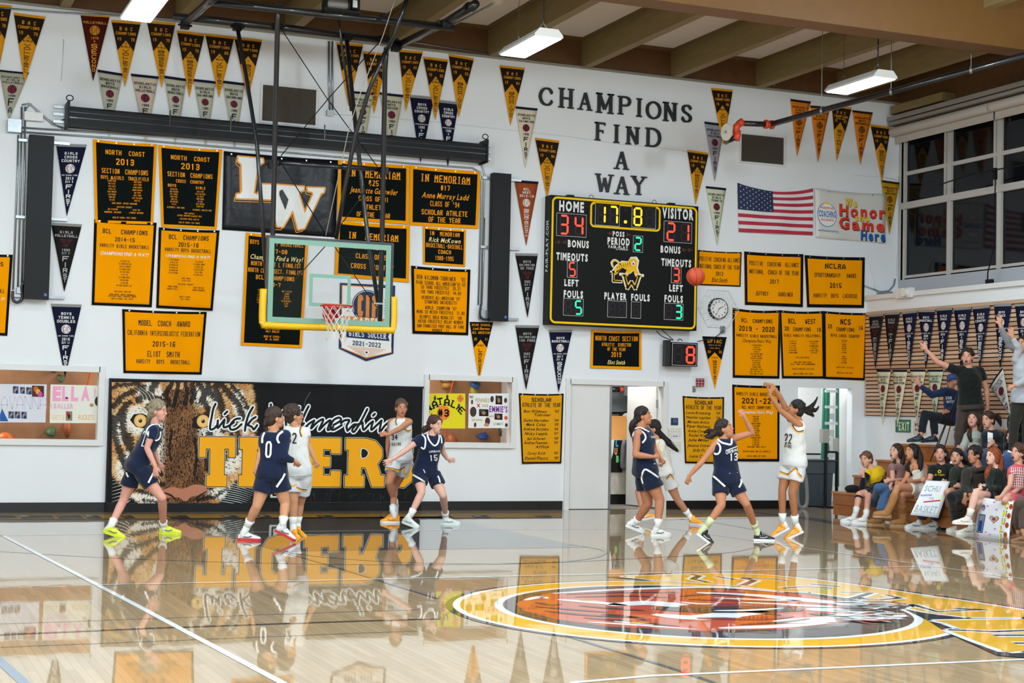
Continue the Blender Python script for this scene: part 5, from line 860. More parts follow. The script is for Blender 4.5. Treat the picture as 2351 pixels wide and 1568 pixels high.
mb=MB(); mb.prism([(5.98,YG-.02,3.1),(6.18,YG-.02,3.1),(6.18,YG-.02,2.93),(6.14,YG-.02,2.84),(6.02,YG-.02,2.84),(5.98,YG-.02,2.93)],(0,.018,0)); mb.box((5.99,YG-.14,3.02),(6.17,YG-.02,3.05)); mb.box((5.99,YG-.16,2.9),(6.0,YG-.02,3.05)); mb.box((6.16,YG-.16,2.9),(6.17,YG-.02,3.05)); mb.tube([(6.0,YG-.15,3.04),(5.93,21.28,3.05)],.01,6); mb.tube([(6.16,YG-.15,3.04),(6.23,21.28,3.05)],.01,6); mb.build('rim_bracket',M_rim,bk)
mb=MB(); lv=[(3.05,.23),(2.97,.2),(2.9,.175),(2.83,.155),(2.76,.14),(2.69,.13),(2.63,.135),(2.57,.145)]; N=12
def npt(l,k): z,r=lv[l]; an=2*math.pi*(k+(.5 if l%2 else 0))/N; return (RC[0]+r*math.cos(an),RC[1]+r*math.sin(an),z-(.015*math.sin(an*3) if l==7 else 0))
for l in range(len(lv)-1):
    for k in range(N):
        for dk in ((0,-1) if l%2==0 else (0,1)): mb.tube([npt(l,k),npt(l+1,k+dk)],.0042,4,cap=False)
mb.build('net',M_net,bk,kind='stuff')
# masts, braces and ceiling frame: one hung assembly
hg=thing('backboard_suspension',(6.08,20.6,4.0),'black steel pipe frame, masts and braces hanging the backboard from the ceiling','support frame')
def pipe(name,pts,r=.035,m=None): mb=MB(); mb.tube(pts,r,10); return mb.build(name,m or M_pipe,hg,smooth=True)
Y1,Y2=20.45,22.3
pipe('mast',[at(638,12,20.5),at(637,60,20.7),at(626,548,21.56),at(618,745,21.6)],.036); pipe('mast',[at(887,110,20.6),at(884,160,20.8),at(877,560,21.56),at(872,745,21.6)],.036)
pipe('cross_pipe',[at(640,374,21.3),at(884,390,21.3)],.034); pipe('ceiling_pipe',[at(478,4,Y1),at(1042,64,Y1)],.052); pipe('ceiling_pipe',[at(398,37,Y2),at(640,62,Y2),at(915,97,Y2)],.055)
pipe('ceiling_pipe',[at(422,55,Y2+.2),at(482,4,Y1),at(500,-12,Y1-.6)],.06); pipe('ceiling_pipe',[at(908,108,Y2+.2),at(1022,52,Y1+.1),at(1092,9,19.3)],.06)
pipe('brace',[at(544,58,Y2),at(566,180,22.2),at(590,330,22.),at(616,700,21.7)],.03); pipe('brace',[at(796,90,Y2),at(812,250,22.),at(845,550,21.7),at(868,696,21.65)],.032)
pipe('brace',[at(884,120,Y1),at(848,205,20.8),at(816,310,21.),at(790,440,21.3),at(772,548,21.5)],.03); pipe('brace',[at(777,30,21.),at(784,102,21.2),at(806,255,21.4)],.018); pipe('brace',[at(940,-20,20.),at(905,80,20.3),at(884,125,20.5)],.03)
for nm,pts,r in (('wire',[(648,70),(750,225),(866,382)],.007),('wire',[(872,95),(755,225),(645,358)],.007),('wire',[(647,376),(748,538)],.008),('wire',[(872,392),(762,545)],.008),('wire',[(746,566),(690,628),(640,690)],.007),('wire',[(768,566),(872,716)],.007)): pipe(nm,[at(x,y,21.62 if y>380 else 21.45) for x,y in pts],r,M_dark)
pipe('rope',[at(908,-5,20.2),at(880,80,20.4),at(825,220,20.8),at(800,300,21.2),at(748,540,21.5)],.006,mat('cream_rope','b8b2a0',.8))
for x,y,yy in ((637,18,20.5),(884,42,20.5),(637,62,22.25),(882,90,22.25),(545,62,22.25),(797,85,22.25),(626,378,21.3),(880,392,21.3),(1022,56,20.4),(1080,16,19.5),(425,58,22.3),(908,110,22.3)):
    p=at(x,y,yy); mb=MB(); mb.box(p-V((.06,.06,.05)),p+V((.06,.06,.05))); mb.tube([p-V((.1,0,0)),p+V((.1,0,0))],.016,6); mb.build('clamp',M_dark,hg)
p=at(868,697,21.55); mb=MB(); mb.box(p-V((.07,.02,.012)),p+V((.07,.03,.012))); mb.build('bracket',M_steel,hg)
wn=thing('winch',at(785,15,Y1-.1),'electric hoist drum and motor on the black ceiling pipe at the top edge','winch'); Yw=Y1-.12
a=at(748,24,Yw); b=at(800,0,Yw); mb=MB(); mb.tube([at(748,8,Yw),at(795,13,Yw)],.1,14); mb.build('drum',mat('drum_grey','77746c',.4,metal=.6,bump=.6,scale=80),wn,auto=40); mb=MB()
for q in (at(746,8,Yw),at(797,13,Yw)): mb.tube([q-V((.01,0,0)),q+V((.01,0,0))],.13,14)
mb.build('drum_flange',M_dark,wn,auto=40); a=at(806,2,Yw);b=at(824,24,Yw); bq=at(740,22,Yw); mb=MB(); mb.box((a.x,Yw-.05,b.z),(b.x,Yw+.08,a.z+.06)); mb.build('motor_box',M_dark,wn); mb=MB(); mb.box((a.x+.01,Yw-.056,b.z+.02),(b.x-.04,Yw-.051,a.z)); mb.build('label_plate',M_white,wn)
mb=MB(); mb.box((bq.x,Yw-.1,bq.z-.02),(b.x,Yw+.16,bq.z+.01)); mb.build('base_plate',M_dark,wn)
# flying ball
ZB=20.6; pc=cz(1597,635,ZB); br=21.3/FP*ZB; mb=MB(); mb.ell(pc,V((br,0,0)),V((0,br,0)),V((0,0,br)),40); bl=mb.build('basketball',mat('ball_leather','B23C12',.55,bump=.3,scale=400,var=.06),smooth=True,org=pc-V((0,0,br)),label='orange basketball in flight just right of the scoreboard',cat='ball')
mb=MB(); e1=V((.3,-.9,.3)).normalized(); e2=e1.cross(V((0,0,1))).normalized(); e3=e1.cross(e2)
def seam(fn,n=48): mb.tube([pc+fn(2*math.pi*i/n).normalized()*br*1.001 for i in range(n+1)],br*.018,5,cap=False)
seam(lambda t:e2*math.cos(t)+e3*math.sin(t)); seam(lambda t:e1*math.cos(t)+e3*math.sin(t))
for s in (-1,1): seam(lambda t:e2*(.55*s+.18*s*math.cos(2*t))+(e1*math.cos(t)+e3*math.sin(t))*.8)
mb.build('ball_seams',M_dark,bl)
# ================================================================ WALL PAD MURAL
YP=YW-.06; M_padb=mat('pad_black','0b0c0d',.6,bump=.15,scale=40,spec=.2); mx0,mx1,mzt,mzb=3.405,8.33,1.965,.16
pd=thing('wall_padding',((mx0+mx1)/2,YW,0),'black padded wall mural with a tiger face and gold word TIGERS','wall padding')
for i in range(8):
    x=mx0+(mx1-mx0)*i/8; mb=MB(); mb.box((x+.003,YP,mzb-.02),(x+(mx1-mx0)/8-.003,YW-.002,mzt)); mb.build('pad',M_padb,pd)
mb=MB(); mb.box((mx0-.03,YP-.01,mzt),(mx1+.01,YW-.001,mzt+.03)); mb.box((mx0-.03,YP-.01,0.),(mx0-.002,YW-.001,mzt)); mb.box((mx0,YP-.02,.0),(mx1+.01,YW-.001,mzb-.03)); mb.build('pad_rail',M_dark,pd)
f=PF(YP); mb=MB(); rr=random.Random(21)
def segd(x,y,a,b):
    dx,dy=b[0]-a[0],b[1]-a[1]; t=max(0,min(1,((x-a[0])*dx+(y-a[1])*dy)/(dx*dx+dy*dy+1e-9))); return math.hypot(x-a[0]-t*dx,y-a[1]-t*dy),t
STR=[ # dark stripes: points, half width
 ([(262,935),(285,910),(330,890)],6),([(262,985),(275,950),(300,925)],5),([(262,960),(268,1010),(285,1045)],6),([(290,930),(283,965),(290,1010),(310,1040)],7),([(300,1000),(310,1040),(335,1070)],6),([(275,1030),(290,1070),(310,1100)],7),([(320,920),(345,905),(360,880)],7),([(345,935),(360,950),(375,935)],8),([(330,900),(345,915),(365,918)],6),
 ([(395,885),(380,905),(388,930)],5),([(410,880),(405,910),(398,935)],4),([(425,882),(430,905),(424,930)],4),([(440,885),(446,905),(440,925)],5),([(455,885),(470,905),(460,925)],6),([(475,880),(482,905),(500,925)],6),([(500,880),(520,900),(545,930),(555,960)],7),([(492,890),(505,920),(512,955),(510,990)],6),([(530,885),(555,915),(572,950)],4),
 ([(470,930),(478,945),(470,955)],6),([(500,935),(520,965),(530,1000)],5),([(535,960),(545,1000),(540,1040)],5),([(520,1010),(520,1040),(505,1070)],5),([(395,990),(388,1030),(392,1060)],2.5),([(447,1010),(452,1050),(446,1090)],3),([(480,990),(474,1040),(480,1080)],7),([(490,1060),(498,1090),(480,1120)],5),
 ([(322,1050),(350,1075),(370,1090)],5),([(310,1090),(345,1105),(375,1115)],5),([(300,1120),(340,1130),(375,1135)],4),([(330,1145),(360,1150),(385,1150)],3),([(440,1135),(470,1125),(500,1105)],4),([(455,1150),(490,1140),(520,1120)],4),([(262,890),(290,885),(320,882)],4)]
WH=[(345,905,30,26),(470,912,32,26),(300,1075,32,40),(320,965,36,34),(470,985,48,24),(515,1045,40,45),(400,1158,60,12),(340,1140,40,14),(490,1128,40,16),(545,925,16,34),(275,985,14,40),(372,1010,14,60),(560,965,12,36)]
def edge(x,y): # inside the printed face?
    if y<878 or y>1163 or x<258: return False
    if x>585-(.0022*(y-955)**2): return False
    if y>1085 and x<258+(y-1085)*.9 : return False
    if y>1120 and x>545-(y-1120)*1.0: return False
    return True
def fcol(x,y):
    xc=408+(y-880)*.07; wd=33+(y-880)*.10; n=rr.uniform(-.12,.12)
    def mix(a,b,t): return tuple(p*(1-t)+q*t for p,q in zip(a,b))
    base=mix(hx('C08040'),hx('E2BE86'),max(0,min(1,.45+n*2+.3*math.sin(x*.11+y*.05))))
    for cx,cy,rx,ry in WH:
        d=((x-cx)/rx)**2+((y-cy)/ry)**2
        if d<1.15: base=mix(hx('ECE4D4'),base,max(0,min(1,(d-.75)*2.5)))
    d=abs(x-xc)/wd
    if d<1.1 and y>895: base=mix(mix(hx('9A6A40'),hx('4E301C'),max(0,min(1,.42+n*3.4+.25*math.sin(y*.05+x*.09)-(.25 if y<1000 else 0)))),base,max(0,min(1,(d-.75)*3)))
    for pts,hw in STR:
        for i in range(len(pts)-1):
            dd,t=segd(x,y,pts[i],pts[i+1])
            if dd<hw*(1.15+n): return mix(hx('1a1210'),base,.06)
    return tuple(max(0,c*(1+n)) for c in base)
for i in range(24000):
    x=rr.uniform(256,588); y=rr.uniform(877,1163)
    if not edge(x,y): continue
    br_=abs(x-408-(y-880)*.07)<36+(y-880)*.09 and y>895
    ang=math.atan2(y-1000,x-412)+rr.uniform(-.3,.3) if not br_ else -math.pi/2+rr.uniform(-.3,.3); L=rr.uniform(5,12)*(.6 if br_ else 1); w_=rr.uniform(.6,1.5)*(.7 if br_ else 1); c=fcol(x,y); dx,dy=math.cos(ang),math.sin(ang); o=.002+.00000008*i
    x2,y2=x+dx*L,y+dy*L
    if x2<256: x2=256
    y2=min(1163,max(877,y2)); mb.poly([at(x-dy*w_,y+dx*w_,YP)-V((0,o,0)),at(x+dy*w_,y-dx*w_,YP)-V((0,o,0)),at(x2,y2,YP)-V((0,o,0))],c)
# eyes and nose
for cx,cy,s in ((466,967,1),(322,966,-1)):
    f.P(mb,[(cx-26*s,cy+14),(cx-22*s,cy-8),(cx-5*s,cy-17),(cx+15*s,cy-15),(cx+24*s,cy-2),(cx+10*s,cy+14),(cx-12*s,cy+18)],hx('17100c'),.006); f.ring(mb,cx,cy,14.5,15,hx('D9A55A'),.007); f.ring(mb,cx,cy,12,12.5,hx('E8BC74'),.0075); f.ring(mb,cx,cy,4,4.5,hx('0c0a08'),.008); f.ring(mb,cx-1,cy-2,1.2,1.2,WHT,.0085)
f.P(mb,cr([(372,1128),(395,1118),(420,1122),(448,1112),(474,1118),(470,1134),(440,1140),(425,1152),(410,1142),(385,1142)],3,True),hx('B5765C'),.006); f.B(mb,cr([(372,1130),(392,1137),(405,1150)],5),[2,5,2],hx('2a1712'),.007); f.B(mb,cr([(474,1128),(455,1140),(440,1152)],5),[2,5,2],hx('2a1712'),.007); f.B(mb,[(424,1150),(424,1163)],3,hx('2a1712'),.007)
for k in range(9): y0=1092+k*7; f.B(mb,cr([(315-k*2,y0),(285,y0+5+k*.6),(257,y0+12+k)],4),[1.2,1.6,.4],hx('E8E2D0'),.008)
for k in range(10): f.B(mb,cr([(505,1105+k*5),(545,1112+k*5),(588-k*3,1126+k*4)],4),[1.2,1.3,.3],hx('C9D4D0'),.008)
for k in range(4): f.B(mb,cr([(330+10*k,925),(325+8*k,905),(300+10*k,888)],4),[1.,1.,.3],hx('EFE6D4'),.009)
mb.build('tiger_print',M_mural,pd)
L4=lambda x,y:(450+x/4.61,900+y/4.61)
mb=MB()
def cursive(strokes,off=.010):
    for w,c,o in ((12.4,hx('F4F8FA'),off),(5.6,BLK,off+.004)):
        for st in strokes:
            P=[L4(*q) for q in cr(st,5)] if len(st)>1 else None
            for a_,b_ in zip(P,P[1:]): f.B(mb,[a_,b_],w*.9,c,o); o+=.000008
            for e in P: f.ring(mb,*e,w*.42,w*.45,c,o,10); o+=.000008
cursive([[(205,125),(180,180),(165,260),(150,340),(150,395),(190,385),(230,340)],[(230,300),(225,350),(230,380),(270,330),(300,290)],[(330,205),(300,235)],[(300,295),(290,370),(340,360),(400,320)],[(465,280),(410,290),(360,350),(365,395),(420,390),(480,340)],[(600,160),(560,230),(530,320),(515,410)],[(630,265),(590,290),(540,350)],[(550,350),(590,370),(610,395),(645,350)]])
cursive([[(790,130),(790,250),(790,400),(870,300),(930,200),(950,330),(960,395),(1040,280),(1090,160)],[(1080,300),(1090,380),(1140,330)],[(1120,230),(1105,250)],[(1190,150),(1150,230),(1115,330),(1140,380),(1200,330),(1250,300)],[(1250,300),(1215,385),(1280,320),(1345,290),(1300,400),(1360,340),(1420,300),(1390,400),(1450,370)],[(1450,350),(1530,300),(1510,270),(1450,300),(1420,370),(1450,400),(1540,350)],[(1530,330),(1570,300),(1620,300),(1590,360),(1600,410)],[(1600,410),(1660,350),(1690,340)],[(1810,180),(1770,260),(1720,350),(1670,420),(1650,400),(1690,350),(1760,330)],[(1760,320),(1770,400),(1830,340),(1870,310)],[(1890,230),(1870,250)],[(1870,310),(1850,400),(1910,350),(1960,300)],[(1960,300),(1940,420),(2000,350),(2060,310),(2040,400),(2100,360)]])
mb.build('script_lettering',M_print,pd)
mb=MB(); TGp=hx('EFA615')
def slab(polys):
    for k,(c,o) in enumerate(((hx('D8E4EA'),.010),(BLK,.012),(TGp,.014))):
        w=(0,0,0)[k]
        for P in polys:
            P=[L4(*q) for q in P]; n=len(P)
            if k<2:
                for i in range(n):
                    a,b=P[i],P[(i+1)%n]; f.B(mb,[a,b],(5.4,3.2)[k],c,o); f.ring(mb,*a,(2.7,1.6)[k],(2.8,1.7)[k],c,o,8)
            f.P(mb,P,c,o)
slab([[(38,475),(415,477),(412,690),(345,690),(343,600),(300,600),(295,878),(325,880),(322,1000),(108,998),(110,880),(145,878),(150,600),(105,598),(100,688),(30,688)]])
slab([[(462,478),(680,480),(678,605),(645,605),(640,880),(655,882),(650,1002),(448,1000),(450,880),(485,878),(492,605),(460,603)]])
slab([[(740,560),(800,490),(930,485),(1010,520),(1010,690),(930,690),(925,620),(880,605),(830,640),(825,820),(880,870),(940,860),(940,800),(890,798),(892,740),(1070,742),(1070,1000),(960,1000),(880,1012),(770,970),(720,870),(720,650)]])
slab([[(1160,486),(1532,488),(1528,652),(1428,650),(1426,608),(1345,606),(1343,682),(1418,684),(1416,792),(1342,790),(1342,880),(1424,882),(1426,834),(1526,836),(1522,1002),(1160,1000),(1162,880),(1200,878),(1205,610),(1160,608)]])
slab([[(1584,490),(1800,492),(1900,520),(1965,600),(1968,690),(1918,762),(1950,880),(1990,882),(1985,1002),(1860,1002),(1790,800),(1745,798),(1742,880),(1775,882),(1772,1002),(1570,1002),(1572,882),(1605,880),(1612,612),(1582,610)]])
P=[L4(*q) for q in cr([(1745,602),(1790,602),(1825,640),(1800,690),(1745,698)],4,True)]; f.P(mb,P,hx('D8E4EA'),.0155); cx=sum(p[0] for p in P)/len(P);cy=sum(p[1] for p in P)/len(P); f.P(mb,[(cx+(x-cx)*.82,cy+(y-cy)*.86) for x,y in P],BLK,.0165)
slab([[(2080,560),(2140,492),(2230,490),(2290,500),(2290,640),(2200,640),(2180,600),(2150,610),(2150,650),(2280,720),(2300,820),(2280,940),(2200,1008),(2130,1000),(2060,1002),(2062,850),(2140,850),(2160,900),(2200,890),(2190,830),(2090,760),(2060,660)]])
mb.build('block_lettering',M_print,pd)
mb=MB(); f.P(mb,[L4(*q) for q in ((785,985),(900,985),(900,1118),(785,1118))],hx('C8D0D2'),.003); f.T(mb,'L',*L4(850,1050),18,22,BLK,'s',.005,th=.2)
for k in range(60): x=rr.uniform(560,960); y=rr.uniform(1125,1160); a_=rr.uniform(-1.7,-1.4) if rr.random()<.7 else rr.uniform(-3,0); L=rr.uniform(4,22); f.B(mb,[(x,y),(x+math.cos(a_)*L,y+math.sin(a_)*L)],[.3,.7,.2],hx('5d6663'),.004)
f.B(mb,[L4(1210,0),L4(1160,80),L4(1145,150)],.6,hx('8d958f'),.004)
for k in range(9): x=(mx0+(mx1-mx0)*k/8); mb.box((x-.004,YP-.002,mzb),(x+.004,YP-.001,mzt),c=hx('050606')) if 0<k<8 else 0
mb.build('scuffs_and_patch',M_print,pd)
# ================================================================ THINGS BEHIND THE WINDOWS
YS_=YW+.09; pw=PF(YS_)
def poster(c4,col,label,fn,name='poster'):
    P=[at(x,y,YS_) for x,y in c4]; mb=MB(); mb.prism([(p.x,YS_,p.z) for p in P],(0,.004,0)); r=mb.build(name,mat('paper_'+col,col,.7),label=label,cat='poster'); m2=MB(); fn(m2); m2.build('drawing',M_print,r); return r
Q=lambda x,y:(x/7.84,830+y/7.84)
def snap(m,x0,y0,x1,y1,cols,conv=Q):
    pw.P(m,[conv(x0,y0),conv(x1,y0+6),conv(x1,y1+6),conv(x0,y1)],cols[0],.002)
    for k,c in enumerate(cols[1:]): cx=(x0+x1)/2+((k%3)-1)*(x1-x0)*.18; cy=(y0+y1)/2+((k*7)%5-1.5)*(y1-y0)*.12; pw.ring(m,*conv(cx,cy),(x1-x0)*.2/7.84,(y1-y0)*.26/7.84,c,.003+.0005*k,12)
def d1(m):
    for b in ((230,440,335,572),(360,455,450,575),(470,460,572,588),(150,893,252,1020),(262,895,365,1020),(380,900,482,1025)): snap(m,*b,[hx('5a6c86'),hx('2a2a34'),hx('C08A6A'),hx('1e2c50')])
    snap(m,575,432,792,632,[hx('4a2a26'),hx('C8621E'),hx('E0A030'),hx('C84A90')]); pw.P(m,[Q(0,960),Q(35,845),Q(150,1075),Q(0,1075)],hx('2A5A9A'),.002)
    for k,ch in enumerate('SAVANNA'): pw.T(m,ch,*Q(-60+140*k,740),15,30,hx('C9C2D6'),'b',.003,th=.05)
poster([(-60,881),(107.5,882.5),(104.5,970),(-60,969)],'D4D4DC','white paper sign with small photos and faint letters in the left window',d1)
def d2(m):
    PK=hx('F0A0C4')
    for ch,x,w in (('E',1025,150),('L',1180,120),('L',1345,130),('A',1540,150)): pw.T(m,ch,*Q(x,570),w/7.84,250/7.84,PK,'f3')
    pw.T(m,'! ',*Q(1720,560),6,18,PK,'f2'); pw.T(m,'I BALLER',*Q(1120,800),400/7.84,90/7.84,hx('E0A8D0'),'f1'); pw.T(m,'GETS',*Q(1040,1000),230/7.84,80/7.84,hx('E8D0A0'),'f1'); pw.T(m,'BUCKETS',*Q(1550,1000),280/7.84,90/7.84,hx('EDB878'),'f1'); snap(m,1185,893,1300,1060,[hx('8a7a66'),hx('B0202A'),hx('201c1e')]); pw.P(m,[Q(1170,560),Q(1225,570),Q(1222,670),Q(1178,665)],hx('D8DCEA'),.005); pw.P(m,[Q(1178,640),Q(1222,642),Q(1222,672),Q(1178,670)],hx('22222c'),.006); pw.ring(m,*Q(1760,715),7,11,hx('1e2c20'),.004); pw.ring(m,*Q(1650,785),5,4,hx('B08A60'),.004)
poster([(116,882.5),(230,885),(228.5,971.5),(114,971)],'E2E0D4','white paper sign with pink letters ELLA in the left window',d2)
q3=lambda x,y:(960+x/8.475,855+y/8.475)
def d3_(m):
    for ch,x,y,w,h,r in (('N',195,700,110,150,.65),('A',320,620,110,150,.4),('T',425,565,110,140,.15),('A',560,570,110,150,-.05),('L',690,620,95,140,-.35),('I',775,670,50,120,-.6),('E',840,740,110,130,-.75)): pw.T(m,ch,*q3(x,y),w/8.475,h/8.475,BLK,'s',.004,rot=r,th=.2)
    pw.ring(m,*q3(492,785),131/8.475,142/8.475,hx('E9853A'),.003); pw.T(m,'#3',*q3(490,790),215/8.475,145/8.475,BLK,'b',.005,th=.2); pw.ring(m,*q3(820,507),63/8.475,70/8.475,hx('E9853A'),.003); pw.B(m,[q3(760,500),q3(880,515)],.6,BLK,.005); pw.B(m,[q3(815,440),q3(825,575)],.6,BLK,.005)
    for x,y in ((325,500),(565,480),(790,660),(262,850),(180,890)): pw.ring(m,*q3(x,y),2.6,6,hx('3a2c4a'),.006,10); pw.ring(m,*q3(x,y-42),1.7,2,hx('9a6a50'),.007,8)
poster([q3(112,408),q3(918,410),q3(915,1093),q3(108,1085)],'E2D400','bright yellow poster NATALIE #3 in the middle window',d3_)
def d4(m):
    T=lambda s,x,y,w,h,c,st='f2':pw.T(m,s,*q3(x,y),w/8.475,h/8.475,c,st)
    T('NO',1038,475,72,50,BLK); T('PENNIES',1245,540,270,80,hx('B8B070'),'f1'); T('CUZ',1303,645,118,48,hx('B8A828'),'f3'); T("EMMIE'S",1560,712,355,120,hx('8a3aa0'),'f2'); T('#22',1425,850,88,34,hx('D07848')); T('DROPPIN',1145,925,190,42,hx('C8B040')); T('DIMES',1560,1000,190,50,hx('A8AC88'),'f1')
    for a,b in (((1140,610),(1205,680)),((1200,605),(1145,680))): pw.B(m,[q3(*a),q3(*b)],1.6,hx('D02020'),.004)
    for b in ((1505,450,1635,620),(1185,712,1368,848),(1485,798,1640,918)): snap(m,*b,[hx('16181a'),hx('4a4238'),hx('A07858')],q3)
    for x,y,rx,ry in ((1438,520,34,62),(1700,545,30,50),(1048,575,20,48),(1070,765,64,100),(1350,950,50,75),(1108,1020,24,48),(1716,1025,28,38)): pw.ring(m,*q3(x,y),rx/8.475,ry/8.475,hx('4a3430'),.003,14)
    pw.ring(m,*q3(1330,1020),6,4,hx('C08A68'),.004); pw.ring(m,*q3(1707,885),4,4.3,hx('E05A20'),.004)
poster([q3(988,408),q3(1768,410),q3(1760,1083),q3(975,1083)],'E6E6E4',"white poster EMMIE'S #22 with small photos in the middle window",d4)
pr=at(1150,1023,YW+.07); mb=MB(); mb.tube([at(1138,1020,YW+.06),at(1167,1025,YW+.06)],.025,12); mb.build('rolled_paper',M_white,auto=40,label='rolled white paper lying on the sill of the middle window',cat='paper')
def hold(px,py,rx,ry,col,label,conv):
    p=at(*conv(px,py),25.3); k=25.3/YW; r1=rx*k; r2=ry*k; mb=MB(); rq=random.Random(int(px)); n=10; rings=[]
    for i,(d,s) in enumerate(((0,1),(.04,.95),(.09,.6),(.11,.2))): rings.append([(p.x+r1*s*math.cos(2*math.pi*j/n)*(1+.25*math.sin(j*2.1+px)),25.3-d,p.z+r2*s*math.sin(2*math.pi*j/n)*(1+.2*math.cos(j*1.7+py))-d*.4) for j in range(n)])
    mb.loft(rings); mb.build('climbing_hold',mat('hold_'+col,col,.5),smooth=True,label=label,cat='climbing hold',group='climbing holds behind the windows')
for a in ((975,120,.08,.05,'4a4a48','dark grey climbing hold at the top of the left window'),(1093,295,.055,.055,'4f6a4a','small green climbing hold under the tennis pennant tip'),(915,1260,.08,.08,'4a6a4c','green round climbing hold low in the left window'),(1210,1200,.07,.12,'A85A34','terracotta climbing hold under the ELLA sign')): hold(*a,Q)
for a in ((560,210,.11,.09,'B8862E','mustard climbing hold top left of the middle window'),(540,140,.14,.04,'8a5a38','brown climbing hold at the top edge of the middle window'),(1105,245,.09,.06,'2a5aa0','blue climbing hold above the poster gap'),(1070,345,.07,.07,'B8A81E','yellow climbing hold touching the white poster'),(1080,138,.1,.03,'44566a','slate climbing hold hidden behind the lacrosse pennant tip'),(650,1300,.09,.1,'B8622E','orange climbing hold low in the middle window'),(1260,1235,.1,.06,'244a9a','blue climbing hold below the white poster'),(1690,1160,.12,.1,'24583a','green climbing hold at the lower right of the middle window'),(1690,1320,.06,.07,'3a3e3c','dark climbing hold at the lower right of the middle window')): hold(*a,q3)
mb=MB(); mb.tube([V((at(*q3(700,110),25.1).x,25.1,3.)),at(*q3(700,110),25.1),at(*q3(550,700),25.1),at(*q3(548,1420),25.1)],.012,6); mb.build('climbing_rope',mat('orange_rope','D4561E',.7),label='orange climbing rope hanging behind the middle window',cat='rope'); mb=MB(); mb.tube([V((at(*Q(1640,120),25.1).x,25.1,3.)),at(*Q(1640,120),25.1),at(*Q(1560,480),25.1)],.012,6); mb.build('climbing_rope',MATS['orange_rope'],label='orange climbing rope behind the left window above the ELLA sign',cat='rope')
p=at(10,1012,24.9); mb=MB(); mb.ell(p,V((.14,0,0)),V((0,.14,0)),V((0,0,.13)),20); mb.build('exercise_ball',mat('ball_orange','E06A1A',.4),smooth=True,label='large orange ball at the bottom left of the left window',cat='ball'); p=at(24,1015,25.05); mb=MB(); mb.ell(p,V((.1,0,0)),V((0,.1,0)),V((0,0,.1)),20); mb.build('exercise_ball',mat('ball_red','B8361A',.4),smooth=True,label='red ball just behind the large orange ball',cat='ball')
# ================================================================ WIDE DOORWAY
Z=lambda x,y:(1390+x/5.227,870+y/5.227)
a=at(1303,880,YW+.06); xl=10.965; xr=at(1400,1000,YW+.06).x; lf=thing('door_leaf',((xl+xr)/2,YW+.06,0),'closed white door leaf filling the left half of the wide doorway','door'); mb=MB(); mb.box((xl,YW+.03,.01),(xr,YW+.08,2.11)); mb.build('leaf',M_white,lf); mb=MB(); mb.box((xr-.03,YW+.02,.01),(xr+.012,YW+.085,2.11)); mb.build('edge_strip',M_steel,lf)
A=at(1452,1000,24.75);Bq=at(1502,1000,YW+.12); h1=V((12.70,YW+.19,0)); d=(V((A.x,24.75,0))-h1).normalized()*.86; nrm=V((d.y,-d.x,0)).normalized()*.045; ol=thing('door_leaf',h1,'white door leaf standing open behind the players','door'); mb=MB(); mb.prism([h1+V((0,0,.02)),h1+d+V((0,0,.02)),h1+d+nrm+V((0,0,.02)),h1+nrm+V((0,0,.02))],(0,0,2.09)); mb.build('leaf',M_white,ol)
c=h1+d*.52+nrm*(1.0 if nrm.y<0 else 0); sgn=-1 if nrm.y>0 else 1; fc=(lambda u,v,off=0.: h1+d*(.30+.3*u)+V((0,0,1.75-.22*v))+ (nrm.normalized()*(.046+off) if nrm.x<0 or nrm.y<0 else -nrm.normalized()*(off+.001)))
mb=MB(); mb.poly([fc(0,0,.001),fc(1,0,.001),fc(1,1,.001),fc(0,1,.001)],hx('EFE9E0')); put(mb,'PUSH',fc,.5,.8,.14,.5,hx('B05030'),'f2',.3,.22,.002); mb.build('notice',M_print,ol)
for z in (.25,1.75): mb=MB(); mb.box((12.70,YW+.17,z),(12.73,YW+.2,z+.13)); mb.build('hinge',M_steel,ol)
px_=at(*Z(85,125),26.2); mb=MB(); mb.tube([at(*Z(60,127),26.2),at(*Z(170,128),26.2)],.05,10); pr_=mb.build('wall_pipe',M_pipe,smooth=True,label='black pipe with orange collar in the storeroom top',cat='pipe'); mb=MB(); mb.tube([at(*Z(165,128),26.2),at(*Z(235,130),26.2)],.055,10); mb.build('orange_collar',M_or,pr_,smooth=True); mb=MB(); q=at(*Z(262,124),26.2); mb.box(q-V((.1,.08,.12)),q+V((.1,.08,.12))); mb.tube([q,q+V((0,0,.6))],.06,8); mb.build('valve_head',M_steel,pr_)
mb=MB(); mb.tube([at(*Z(70,408),26.5),at(*Z(330,408),26.5)],.02,6); mb.build('wall_rail',M_dark,label='thin dark horizontal rail on the storeroom wall',cat='rail')
q=at(*Z(262,485),26.3); g=thing('pressure_gauge',q,'round white pressure gauge inside the storeroom','gauge'); mb=MB(); cyl(mb,q,.15,.15,26.4,26.3,24); mb.build('case',M_dark,g,auto=40); mb=MB(); cyl(mb,q,.125,.125,26.3,26.295,24); mb.build('dial',M_white,g); mb=MB(); mb.tube([q-V((0,0,.15)),V((q.x,q.y,1.0))],.05,8); mb.build('stem',M_steel,g)
